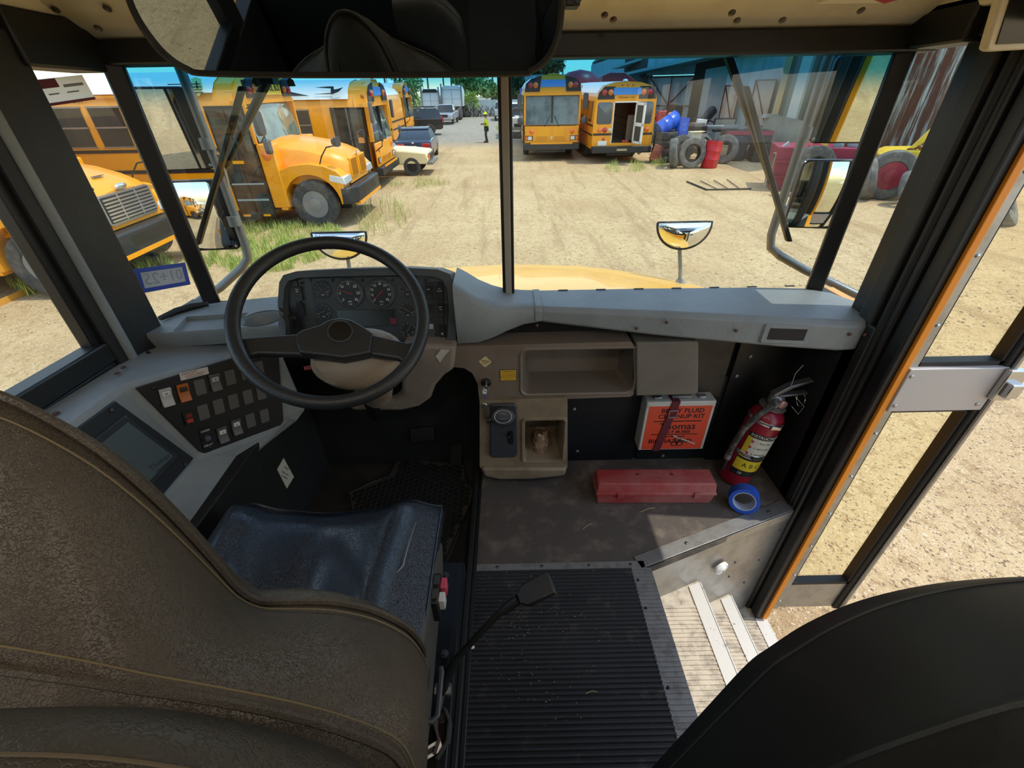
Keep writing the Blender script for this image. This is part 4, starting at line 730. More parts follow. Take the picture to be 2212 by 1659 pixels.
# black mounting plate beside the seat, with bolts
pl = thing('seat_riser', 'black painted steel plate bolted to the floor between driver seat and aisle', 'seat mount', (-.28, .4, 0)); PT = Mx.Translation((.28, -.4, 0))
part(MB().box(-.44, -.166, -.5, .89, .0, .115, PT), 'plate', mat('black painted steel', '#121516', .42, .1, (30, .1), (14, '#1f2322', .5, .75)), pl, bevel=.004)
part(MB().box(-.19, -.186, -.5, .87, .114, .118, PT), 'plate_fold', blackm, pl)
for x, y in ((-.225, .84), (-.19, .45), (-.2, .6)): part(MB().lathe([(.013, .115), (.013, .118), (.008, .119), (.008, .126), (.0005, .1265)], 6, PT @ Mx.Translation((x, y, 0))), 'bolt', darkp, pl)
struct(MB().box(-.166, -.15, -.6, 1.42, 0, .05).box(-.15, -.135, -.6, 1.42, 0, .008).obj('trim_21', mat('dark aisle edging', '#2c2b29', .45, .4, (60, .2)), bevel=.003))
# belt buckle on its flexible stalk
bk = thing('belt_buckle', 'black seat belt buckle standing on a flexible stalk over the ribbed aisle floor', 'seat belt buckle', at(957, 1490, z=.17)); KO = -at(957, 1490, z=.17)
pth = [at(*p)+KO if False else at(p[0], p[1], z=p[2])+KO for p in ((957, 1492, .17), (962, 1470, .20), (985, 1425, .24), (1030, 1375, .285), (1075, 1328, .33), (1120, 1295, .37))]
part(MB().tube(pth, [.013, .011, .0085, .008, .0085, .010], 10), 'stalk', mat('black sleeve', '#151616', .55), bk)
part(MB().tube([pth[1]*.9+pth[2]*.1, pth[2]], .0115, 10), 'lower_sleeve', black2, bk); part(MB().tube([pth[4].lerp(pth[5], .3), pth[5]], .0125, 10), 'upper_sleeve', black2, bk)
tip = at(1192, 1258, z=.405)+KO; dxb = (tip-pth[5]).normalized(); Mq = frame(pth[5], dxb, V((-.3, .8, .2)))
part(MB().loft([[(0, y, z) for y, z in ((-.012, -.008), (.012, -.008), (.012, .008), (-.012, .008))], [(.02, y, z) for y, z in ((-.026, -.011), (.026, -.011), (.026, .011), (-.026, .011))], [((tip-pth[5]).length, y, z) for y, z in ((-.027, -.012), (.027, -.012), (.027, .012), (-.027, .012))]], M=Mq), 'buckle', black2, bk, bevel=.004)
part(MB().box((tip-pth[5]).length-.002, (tip-pth[5]).length+.001, -.02, .02, -.003, .003, Mq), 'latch_slot', mat('slot grey', '#53565a', .4), bk)
part(MB().lathe([(.014, -.02), (.014, .02)], 6, Mx.Rotation(R(90), 4, 'Y')), 'anchor_bolt', alum, bk)
wb = thing('seat_belt', 'brown lap belt webbing with a steel end hanging at the rear of the seat riser', 'seat belt', at(950, 1495, z=.17)); WO = -at(950, 1495, z=.17)
w1 = [at(a, b, z=c)+WO for a, b, c in ((955, 1495, .16), (948, 1530, .15), (942, 1570, .14), (950, 1600, .13), (940, 1630, .125))]
part(MB().loft([[p+V((-.003, -.004, .02)), p+V((.001, -.004, .02)), p+V((.004, .002, -.02)), p+V((-.001, .002, -.02))] for p in w1]), 'webbing', mat('brown webbing', '#5a4438', .75, 0, (300, .3)), wb)
w2 = [at(a, b, z=c)+WO for a, b, c in ((962, 1530, .14), (972, 1560, .13), (968, 1600, .122), (945, 1640, .12))]
part(MB().loft([[p+V((-.003, -.004, .018)), p+V((.001, -.004, .018)), p+V((.004, .002, -.018)), p+V((-.001, .002, -.018))] for p in w2]), 'webbing', mat('grey webbing', '#3a3733', .75, 0, (300, .3)), wb)
q = frame(at(930, 1622, z=.13)+WO, (1, .5, 0), (0, 1, .3)); part(MB().box(-.028, .028, -.012, .012, -.002, .002, q), 'steel_tongue', steel, wb, bevel=.001); part(MB().box(-.014, .012, -.005, .005, .002, .003, q), 'tongue_slot', blackm, wb)
# padded barrier behind the driver and the first passenger seat
def padded(name, label, cat, px, yf, yb, drop, m, pxr=None):
    def cr(P, k=5):
        out = []
        for i in range(len(P)-1):
            a, b, c, d = [V((*P[max(0, min(len(P)-1, j))], 0)) for j in (i-1, i, i+1, i+2)]
            for m_ in range(k): t = m_/k; q = .5*((2*b)+(c-a)*t+(2*a-5*b+4*c-d)*t*t+(3*b-a-3*c+d)*t*t*t); out.append((q.x, q.y))
        return out+[P[-1]]
    px = cr(px); pxr = cr(pxr) if pxr else None
    fpt = [at(a, b, y=yf) for a, b in px]; c = sum(fpt, V())/len(fpt); t = thing(name, label, cat, c)
    f0 = [p-c for p in fpt]; b0 = [at(a, b, y=yb)-c for a, b in pxr] if pxr else [p+V((0, yb-yf, 0)) for p in f0]
    def closed(L, dz=0, s=1): L = [p+V((0, 0, dz)) for p in L]; return [V((L[0].x, L[0].y, L[0].z-drop))]+L+[V((L[-1].x, L[-1].y, L[-1].z-drop))]
    lo = []
    for k in range(9):
        u = k/8; bul = .016*math.sin(PI*u)**.7; lo.append([p.lerp(q, u)+V((0, 0, bul)) for p, q in zip(f0, b0)])
    lo = [[p+V((0, .012, -.02)) for p in f0]]+lo+[[p+V((0, -.012, -.03)) for p in b0]]
    part(MB().loft([closed(l) for l in lo]), 'padding', m, t, smooth=80); return t, lo
legs_ = lambda t, xs, zt: [part(MB().tube([(x, t[1], 0), (x, t[1], zt)], .016, 8, True, Mx.Translation(-t[2])), 'leg', blackm, t[0]) for x in xs]
b1, lo = padded('padded_barrier', 'brown padded barrier top behind the driver seat, at the lower left corner', 'barrier', [(-260, 1560), (0, 1549), (200, 1549), (350, 1561), (500, 1588), (650, 1628), (735, 1662), (800, 1720)], .1, .02, .78, mat('dusty black vinyl', '#3a352e', .45, 0, (150, .3, 'vor', .0015), (5, '#2b2823', .45, .75)))
legs_((b1, .055, b1.matrix_world.translation), (-.45, -.25), .5)
part(MB().tube([p+V((0, 0, .0008)) for p in lo[3]], .0011, 6), 'stitching', mat('dark tan thread', '#4d4230', .7), b1)
b2, lo = padded('passenger_seat', 'black vinyl back of the front passenger seat at the lower right', 'bus seat', [(1330, 1760), (1430, 1659), (1560, 1522), (1640, 1440), (1690, 1404), (1780, 1348), (1900, 1298), (2050, 1263), (2212, 1246), (2420, 1240)], .2, .085, .62, dkv, [(1700, 1800), (1760, 1690), (1815, 1654), (1880, 1626), (1940, 1604), (2010, 1580), (2080, 1556), (2150, 1535), (2212, 1520), (2420, 1480)])
legs_((b2, .13, b2.matrix_world.translation), (.28, .52), .45)
part(MB().tube([p+V((0, 0, .001)) for p in lo[2]], .0014, 6), 'stitching', mat('dark thread', '#2f2d2a', .7), b2); part(MB().tube([p+V((0, 0, .001)) for p in lo[-2]], .0022, 6), 'rear_piping', dkv, b2)
# plain seats further back, seen in the cab mirror
for k, (x, y) in enumerate(((-.72, -.75), (.72, -.75), (-.72, -1.6), (.72, -1.6))):
    s = thing('bench_seat', ['front left bench seat behind the driver barrier', 'front right bench seat behind the door', 'second left bench seat', 'second right bench seat'][k], 'seat', (x, y, 0))
    part(padloft(-.4, .4, -.06, .06, .05, [(.4, .0), (1.0, 0), (1.06, .02), (1.08, .05)]), 'backrest', dkv, s); part(padloft(-.4, .4, .0, .42, .05, [(.3, .0), (.42, 0), (.45, .02)]), 'cushion', dkv, s)
    part(MB().box(-.38, -.34, 0, .35, 0, .3).box(.34, .38, 0, .35, 0, .3), 'frame', blackm, s)
# ---- wide mirror over the windshield
Mm = frame(at(742, 80, y=1.0), V((1, .02, 0)), V((0, -math.sin(R(17)), math.cos(R(17))))); im = thing('cab_mirror', 'wide black framed rear view mirror hanging across the top of the windshield', 'mirror', Mm)
o1 = pix(Mm, [(262, -60), (274, 0), (304, 62), (352, 122), (402, 154), (460, 165), (742, 168), (1100, 165), (1150, 158), (1190, 128), (1212, 75), (1219, 10), (1214, -60), (1170, -105), (1100, -120), (400, -120), (310, -105)])
i1 = pix(Mm, [(278, -58), (290, 0), (318, 55), (362, 110), (408, 141), (462, 151), (742, 154), (1098, 152), (1142, 146), (1177, 119), (1198, 72), (1205, 10), (1201, -55), (1165, -92), (1098, -106), (402, -106), (318, -92)])
def crc(P, k=4):
    out = []; n = len(P)
    for i in range(n):
        a, b, c, d = [V((*P[(i+j) % n], 0)) for j in (-1, 0, 1, 2)]
        for m_ in range(k): t = m_/k; q = .5*((2*b)+(c-a)*t+(2*a-5*b+4*c-d)*t*t+(3*b-a-3*c+d)*t*t*t); out.append((q.x, q.y))
    return out
o1, i1 = crc(o1), crc(i1)
mb = MB(); n = len(o1); mb.loft([[(x, y, -.02) for x, y in o1], [(x, y, .004) for x, y in o1], [((x+a)/2, (y+b)/2, .008) for (x, y), (a, b) in zip(o1, i1)], [(x, y, .003) for x, y in i1]], cap=False); mb.prism([(x, y, -.02) for x, y in o1], (0, 0, -.004))
part(mb, 'frame', rubber, im, smooth=60); part(MB().prism([(x, y, .0) for x, y in i1], (0, 0, .0035)), 'glass', mat('tinted mirror', '#8f9492', .015, 1), im, smooth=0)
for x in (-.2, .2): part(MB().tube([(x, .02, -.02), (x, .1, -.1), (x, .14, -.2)], .009), 'bracket', blackm, im)
bt = thing('mirror_knuckle', 'small black ribbed bracket on the cream header right of the cab mirror', 'bracket', at(1240, 6, y=1.25))
part(MB().box(-.02, .012, -.015, .03, -.008, .02), 'base', blackm, bt, bevel=.003); part(MB().lathe([(.008, -.008), (.008, .004)], 14, Mx.Translation((.006, -.015, .004)) @ Mx.Rotation(R(90), 4, 'X')), 'bolt', darkp, bt)
em = thing('roof_vent_control', 'cream ceiling fixture with a red lever at the top of the photo', 'ceiling fixture', at(1885, -6, y=1.2)); EO = em.matrix_world.translation
part(MB().box(-.09, .075, -.01, .05, -.003, .02), 'housing', cream, em, bevel=.004); part(MB().tube([(.0, -.012, -.002), (.02, -.014, -.008), (.05, -.014, -.002)], .005), 'red_lever', mat('red lever', '#a81f22', .4), em)
Mr = frame(at(2200, 40, y=1.1), (1, .1, 0), (0, -.1, 1)); rm = thing('corner_mirror', 'cream framed panel mirror in the upper right corner above the door', 'mirror', Mr)
part(flat(MB(), pix(Mr, [(2131, 108), (2150, 45), (2180, -60), (2400, -60), (2400, 96), (2140, 112)]), -.02, 0), 'frame', cream, rm, bevel=.004); part(flat(MB(), pix(Mr, [(2150, 96), (2166, 45), (2195, -50), (2390, -50), (2390, 85)]), 0, .003), 'glass', mat('dull dark mirror', '#4a4844', .15, .8), rm)
# litter on the floor
for k, (a, b, lab) in enumerate((((1383, 1106), (1413, 1097), 'dry twig on the landing in front of the red case'), ((1259, 1143), (1279, 1131), 'short dry straw on the black landing'), ((1265, 1498), (1290, 1495), 'bent straw on the ribbed aisle floor'))):
    z = .009 if k == 2 else .002; p, q = at(*a, z=z), at(*b, z=z); o = MB().tube([p, p.lerp(q, .6)+V((0, .004, .001)), q], .0012, 5).obj('straw', mat('straw', '#b59f72', .8)); tag(o, lab, 'straw')
o = MB().ell(at(1020, 1398, z=.012), (.008, .006, .005), 7, 5).obj('paper_scrap', white); tag(o, 'white paper scrap at the edge of the aisle floor', 'litter')
mb = MB(); rnd = random.Random(8)
for k in range(260):
    cx, cy = rnd.choice([(1060, 1380), (1085, 1450), (1120, 1340), (1050, 1250), (1220, 1330), (1330, 1160), (1150, 1150), (1200, 1500)]); p = at(cx+rnd.gauss(0, 45), cy+rnd.gauss(0, 30), z=0)
    if -.12 < p.x < .40 and .0 < p.y < 1.18: mb.ell((p.x, p.y, .008 if p.y < .92 else .002), (rnd.uniform(.001, .0042), rnd.uniform(.0008, .0026), .001), 5, 3)
o = mb.obj('dust', mat('dry dirt', '#7d6f5a', .9), smooth=0); tag(o, 'scattered crumbs of dry dirt on the aisle floor', 'dirt', None, 'stuff')
# ---- outside, fixed to this bus: hood, mirrors, wipers
hdz = [(1.6, .74), (1.8, .735), (2.0, .715), (2.2, .685), (2.4, .642), (2.6, .58), (2.75, .50), (2.85, .38), (2.88, .1)]
def hsec(y, z): w_ = 1.0 if y < 2.7 else .95; return [V((x*w_, y, z-.105*x*x-(.03*max(0, abs(x)-.55)) + (.006 if .36 < abs(x) < .42 else 0))) for x in [-1.1+.05*i for i in range(45)]]
hood = thing('bus_hood', 'yellow hood of this bus just beyond the windshield', 'hood', (0, 2, .6)); HO = V((0, 2, .6))
part(MB().loft([[p-HO for p in hsec(y, z)] for y, z in hdz], False, False), 'hood_skin', mat('sun bleached yellow', '#eeb64a', .35, 0, None, (4, '#e4a93c', .45, .75), coat=.3), hood, smooth=70)
part(MB().box(-1.12, 1.12, 1.57, 1.62, .5, .74, Mx.Translation(-HO)), 'cowl', yellow, hood, bevel=.01)
part(MB().loft([[V((x, y, z-.1*x*x+dz_))-HO for x, dz_ in ((-.02, .001), (-.02, .01), (.02, .01), (.02, .001))] for y, z in hdz[:6]]), 'centre_ridge', MATS['sun bleached yellow'], hood)
def xmirror(cx, cz, px, lab):
    q = frame((cx, 2.3, cz), (1, 0, 0), (0, .15, 1)); m = thing('crossview_mirror', lab, 'mirror', q)
    prof = [(-.141+.282*i/10, .052-.012*abs(i-5)/5*0) for i in range(11)]+[(.141*math.cos(a), .045-.125*math.sin(a)) for a in [R(8+164*i/18) for i in range(19)]]
    mb = MB(); mb.loft([[(x*s, y*s+.0, zz) for x, y in prof] for s, zz in ((1, 0), (.93, .012), (.75, .026), (.45, .036), (.05, .04))]); part(mb, 'mirror_glass', mirrorm, m, smooth=80)
    part(MB().tube([(x, y, .002) for x, y in prof+[prof[0]]], .0065, 6), 'rim', blackm, m); part(MB().loft([[(x*s, y*s, zz) for x, y in prof] for s, zz in ((1, -.002), (.7, -.05), (.2, -.07))]), 'shell', blackm, m, smooth=60)
    part(MB().tube([(0, -.02, -.05), (0.01, -.1, -.04), (.018, -.2, -.01), (.02, -.27, 0)], .011), 'post', greyp, m); part(MB().lathe([(.035, -.02), (.02, .03)], 16, Mx.Translation((.02, -.27, 0)) @ Mx.Rotation(R(-90), 4, 'X')), 'foot', alum, m)
xmirror(.915, .825, 0, 'half round mirror on a post over the right of the hood'); xmirror(-.875, .805, 0, 'half round mirror on a post above the rim of the steering wheel')
pipe = mat('grey mirror pipe', '#6d7276', .4, .3, (60, .2))
def smirror(s, lab, zs, path, yw):
    c = V((s*1.16, 1.75, 1.2)); m = thing('side_mirror', lab, 'mirror', c); t = Mx.Translation(-c)
    part(MB().tube([V(p)-c for p in path], .016, 12), 'arm', pipe, m, smooth=70)
    for k, (x0, x1, z0, z1, nm) in enumerate(zs):
        q = t @ Mx.Translation(((x0+x1)/2, 1.73, (z0+z1)/2)) @ Mx.Rotation(yw if k == 0 or s > 0 else R(5), 4, 'Z') @ Mx.Rotation(R(90+(7 if k == 0 else 3)), 4, 'X'); hw, hh = (x1-x0)/2, (z1-z0)/2
        f = part(MB().loft([[(x, y, z) for x, y in rrect(-hw, hw, -hh, hh, .02, 3)] for z in (-.03, -.004)]), nm, blackm, m, bevel=.003); f.matrix_local = q
        part(MB().loft([[(x, y, 0) for x, y in rrect(-hw, hw, -hh, hh, .02, 3)], [(x, y, .003) for x, y in rrect(-hw+.004, hw-.004, -hh+.004, hh-.004, .018, 3)]], False), 'rim', blackm, f)
        rad = 1e6 if k == 0 else .55
        part(MB().grid(lambda u, v: ((2*u-1)*(hw-.005), (2*v-1)*(hh-.005), .002-(((2*u-1)*hw)**2+((2*v-1)*hh)**2)/(2*rad)+(.0 if k == 0 else .012)), 14, 14), 'glass', mirrorm, f, smooth=80)
        for a in (-1, 1): part(MB().lathe([(.006, .002), (.004, .006), (.0005, .007)], 8, Mx.Translation((a*(hw-.012), -hh+.014, 0))), 'screw', alum, f)
        part(MB().box(-.02, .02, -.02, .02, -.06, -.03), 'bracket', blackm, f)
    for z in (1.3, 1.04): part(MB().tube([V((path[1][0], path[1][1], z-.018))-c, V((path[1][0], path[1][1], z+.018))-c], .021, 12), 'clamp', pipe, m)
    return m
lp0 = at(428, 652, y=1.62)
smirror(-1, 'pair of outside mirrors on a pipe arm beyond the left windshield', [(-1.262, -1.06, 1.216, 1.465, 'upper_mirror'), (-1.258, -1.062, .932, 1.185, 'lower_mirror')], [(-1.05, 1.70, 1.75), (-1.05, 1.74, 1.5), (-1.045, 1.75, 1.2), (-1.045, 1.75, .95), (-1.05, 1.745, .895), (-1.08, 1.73, .86), (-1.16, 1.68, .80), tuple(lp0)], R(14))
smirror(1, 'pair of outside mirrors on a pipe arm beyond the right windshield', [(1.085, 1.27, 1.265, 1.52, 'upper_mirror'), (1.085, 1.268, .975, 1.215, 'lower_mirror')], [(1.07, 1.72, 1.75), (1.06, 1.75, 1.5), (1.055, 1.75, 1.2), (1.05, 1.75, .95), (1.06, 1.745, .9), (1.1, 1.73, .87), (1.2, 1.7, .82), (1.42, 1.6, .73), (1.4, 1.45, .68)], R(-13))
def wiper(lab, a0, a1, b0, b1, m2):
    A0, A1, B0, B1 = at(*a0, y=1.585), at(*a1, y=1.6), at(*b0, y=1.57), at(*b1, y=1.57); wt = thing('wiper', lab, 'wiper', A0)
    part(MB().tube([A0-A0, (A1-A0)*.55, A1-A0], [.014, .011, .008], 8), 'arm', mat('wiper arm', '#33322e', .4, .4), wt)
    part(MB().loft([[p-A0+V((-.012, 0, 0)), p-A0+V((.012, 0, 0)), p-A0+V((.009, -.016, 0)), p-A0+V((-.009, -.016, 0))] for p in (B0, B0.lerp(B1, .5)+V((0, .004, 0)), B1)]), 'blade', black2, wt, bevel=.003)
    part(MB().tube([A1-A0, B0.lerp(B1, .55)-A0], .006, 6), 'link', alum, wt); part(MB().box(-.02, .02, -.03, .01, -.02, .06), 'pivot', blackm, wt)
    c_ = B0.lerp(B1, .5)-A0; part(MB().tube([c_+V((.01, .006, .05)), c_+V((.012, .012, 0)), c_+V((.01, .006, -.05))], .005, 6), 'blade_bridge', alum, wt)
wiper('black wiper hanging across the left windshield in front of the orange bus', (582, 165), (470, 395), (526, 186), (430, 527), None)
wiper('black wiper hanging across the right windshield in front of the grey warehouse', (1568, 105), (1678, 430), (1608, 186), (1702, 520), None)
# ================================================================ the yard outside
gm = D.materials.new('dry sandy ground'); gm.use_nodes = True
def ground_nodes(m):
    n = m.node_tree; b = n.nodes['Principled BSDF']; l = n.links.new; b.inputs['Roughness'].default_value = .95; b.inputs['Specular IOR Level'].default_value = .1
    t = n.nodes.new('ShaderNodeTexCoord')
    def noi(s, det=8, sc=None):
        q = n.nodes.new('ShaderNodeTexNoise'); q.inputs['Scale'].default_value = s; q.inputs['Detail'].default_value = det; q.inputs['Roughness'].default_value = .68
        if sc: mp = n.nodes.new('ShaderNodeMapping'); mp.inputs['Scale'].default_value = sc; mp.inputs['Rotation'].default_value = (0, 0, .12); l(t.outputs['Object'], mp.inputs[0]); l(mp.outputs[0], q.inputs[0])
        else: l(t.outputs['Object'], q.inputs[0])
        return q.outputs[0]
    def rng(s, a, b_): r = n.nodes.new('ShaderNodeMapRange'); r.inputs[1].default_value = a; r.inputs[2].default_value = b_; l(s, r.inputs[0]); return r.outputs[0]
    def mixc(f, a, b_):
        x = n.nodes.new('ShaderNodeMixRGB'); l(f, x.inputs[0])
        for i, v in ((1, a), (2, b_)):
            if isinstance(v, str): x.inputs[i].default_value = lin(v)
            else: l(v, x.inputs[i])
        return x.outputs[0]
    c = mixc(rng(noi(.45), .38, .65), '#d2b78a', '#bd9f74')
    c = mixc(rng(noi(1.2, 6, (1.6, .16, 1)), .52, .72), c, '#9f825c')       # wheel ruts and drag marks
    c = mixc(rng(noi(9, 8), .5, .64), c, '#b0936a'); c = mixc(rng(noi(30, 6), .57, .64), c, '#846c50'); c = mixc(rng(noi(55, 5), .58, .64), c, '#eddcbd'); c = mixc(rng(noi(120, 4), .58, .64), c, '#7d664c')
    # greyer gravel towards the far end of the yard
    s = n.nodes.new('ShaderNodeSeparateXYZ'); l(t.outputs['Object'], s.inputs[0]); c = mixc(rng(s.outputs[1], 25, 29), c, mixc(rng(noi(3), .4, .65), '#a39b8c', '#8a8377'))
    l(c, b.inputs['Base Color'])
    bp = n.nodes.new('ShaderNodeBump'); bp.inputs['Strength'].default_value = .8; bp.inputs['Distance'].default_value = .04; l(noi(16, 10), bp.inputs['Height']); l(bp.outputs[0], b.inputs['Normal'])
ground_nodes(gm)
mb = MB(); mb.add([(-150, -60, gz(-60)), (150, -60, gz(-60)), (150, 160, gz(160)), (-150, 160, gz(160))], [(0, 1, 2, 3)]); struct(mb.obj('ground', gm, smooth=0))
blk = mat('bus black', '#17181a', .45); bglass = mat('bus window glass', '#23272a', .08, 0, None, (1.2, '#3b4140', .4, .7), spec=.6); bwhite = mat('bus roof white', '#e6e3d8', .45)
tyre = mat('grey tyre rubber', '#3d3c3a', .85, 0, (40, .4), (7, '#5a5853', .45, .7)); tyre2 = mat('dusty tyre rubber', '#5c5a55', .9, 0, (40, .4), (6, '#7a766d', .45, .7)); rimm = mat('dull wheel steel', '#8a8b8c', .5, .5); redl = mat('red lamp', '#b3242a', .25, coat=.5); amb = mat('amber lamp', '#e0701c', .25, coat=.5)
chrome = mat('chrome', '#d5d6d6', .2, .85); hl_ = mat('headlamp', '#d8dcdc', .1, .2, coat=1)
RX90 = Mx.Rotation(R(90), 4, 'X')
def tyre_mb(r, w, ri, M=None, n=36):
    h = w/2; return MB().lathe([(ri, -h*.75), (ri+.02, -h*.95), (r*.85, -h), (r*.965, -h*.9), (r, -h*.66), (r, -h*.05), (r*.985, 0), (r, h*.05), (r, h*.66), (r*.965, h*.9), (r*.85, h), (ri+.02, h*.95), (ri, h*.75), (ri, -h*.75)], n, M, False)
def wheel(root, x, y, r, w=.26, mt=None, side=-1, hub=None):
    q = Mx.Translation((x, y, r)) @ RX90; o = part(tyre_mb(r, w, r*.57, q), 'wheel', mt or tyre, root, smooth=30); z = w*.5
    part(MB().lathe([(r*.57, z*.8), (r*.5, z*.55), (r*.3, z*.55), (r*.28, z*.9), (r*.14, z*.95), (r*.0005, z)], 24, q), 'rim', hub or rimm, o, smooth=35)
    mb = MB()
    for k in range(6): a = R(60*k+20); mb.lathe([(r*.06, z*.5), (r*.06, z*.565), (.0005, z*.57)], 10, q @ Mx.Translation((r*.44*math.cos(a), r*.44*math.sin(a), 0)))
    part(mb, 'hand_holes', blk, o); mb = MB()
    for k in range(8): a = R(45*k); mb.lathe([(r*.035, z*.5), (r*.03, z*.75), (.0005, z*.76)], 8, q @ Mx.Translation((r*.38*math.cos(a), r*.38*math.sin(a), 0)))
    part(mb, 'lug_nuts', blk, o); return o
def shell(root, L, hw, sill, top, roof, m=yellow, x1=0, z0=.42, white_roof=True):
    prof = [(-hw, z0), (-hw, sill), (-hw+.03, top), (-hw+.08, top+.14), (-hw*.82, top+(roof-top)*.62), (-hw*.55, top+(roof-top)*.88), (0, roof)]; prof = prof+[(-y, z) for y, z in prof[-2::-1]]
    part(MB().loft([[(x, y, z) for y, z in prof] for x in (-L, x1)]), 'body', m, root, smooth=25)
    if white_roof:
        rp = [(y, z+.012) for y, z in prof if z > top+.08]; rp[0] = (-hw+.05, top+.2); rp[-1] = (hw-.05, top+.2)
        part(MB().loft([[(x, y*1.004, z) for y, z in rp] for x in (-L+.15, x1-.35)], False, False), 'roof', bwhite, root, smooth=40)
    return prof
def strip(root, nm, x0, x1, y, z0, z1, m): return part(MB().box(x0, x1, y-.006, y+.006, z0, z1), nm, m, root)
def side_windows(root, sy, hw, x0, n, dx, z0, z1, ww=.62):
    for k in range(n):
        x = x0-dx*k; y = sy*(hw-.012); o = part(MB().box(x-ww, x, y-.012, y+.012, z0, z1), 'window', bglass, root)
        part(MB().box(x-ww-.02, x+.02, y-.02, y+.02, (z0+z1)/2-.015, (z0+z1)/2+.015).box(x-ww-.02, x+.02, y-.02, y+.02, z1, z1+.03).box(x-ww-.02, x+.02, y-.02, y+.02, z0-.03, z0), 'sash', alum, o)
def lamp(root, M, r, m, nm='lamp', par=None): return part(MB().lathe([(r*1.12, 0), (r*1.12, .012), (r, .014), (r*.8, .03), (.0005, .036)], 18, M), nm, m, par or root)
FX = frame((0, 0, 0), (0, 1, 0), (0, 0, 1))       # faces +x
def fx(x, y, z): return Mx.Translation((x, y, z)) @ FX
def arm_mirror(root, base, c, sc=1, m=None):
    part(MB().tube([base, (c[0]-.02, c[1], c[2]+.32*sc), (c[0], c[1], c[2])], .015, 6), 'mirror_arm', blk, root); part(MB().loft([[(c[0]+x, c[1]+a*sc, c[2]+b*sc) for a, b in rrect(-.13, .13, -.22, .22, .08, 3)] for x in (-.06, 0, .05)]), 'mirror', mat('mirror housing', '#3f4347', .4), root, smooth=50, bevel=.02)
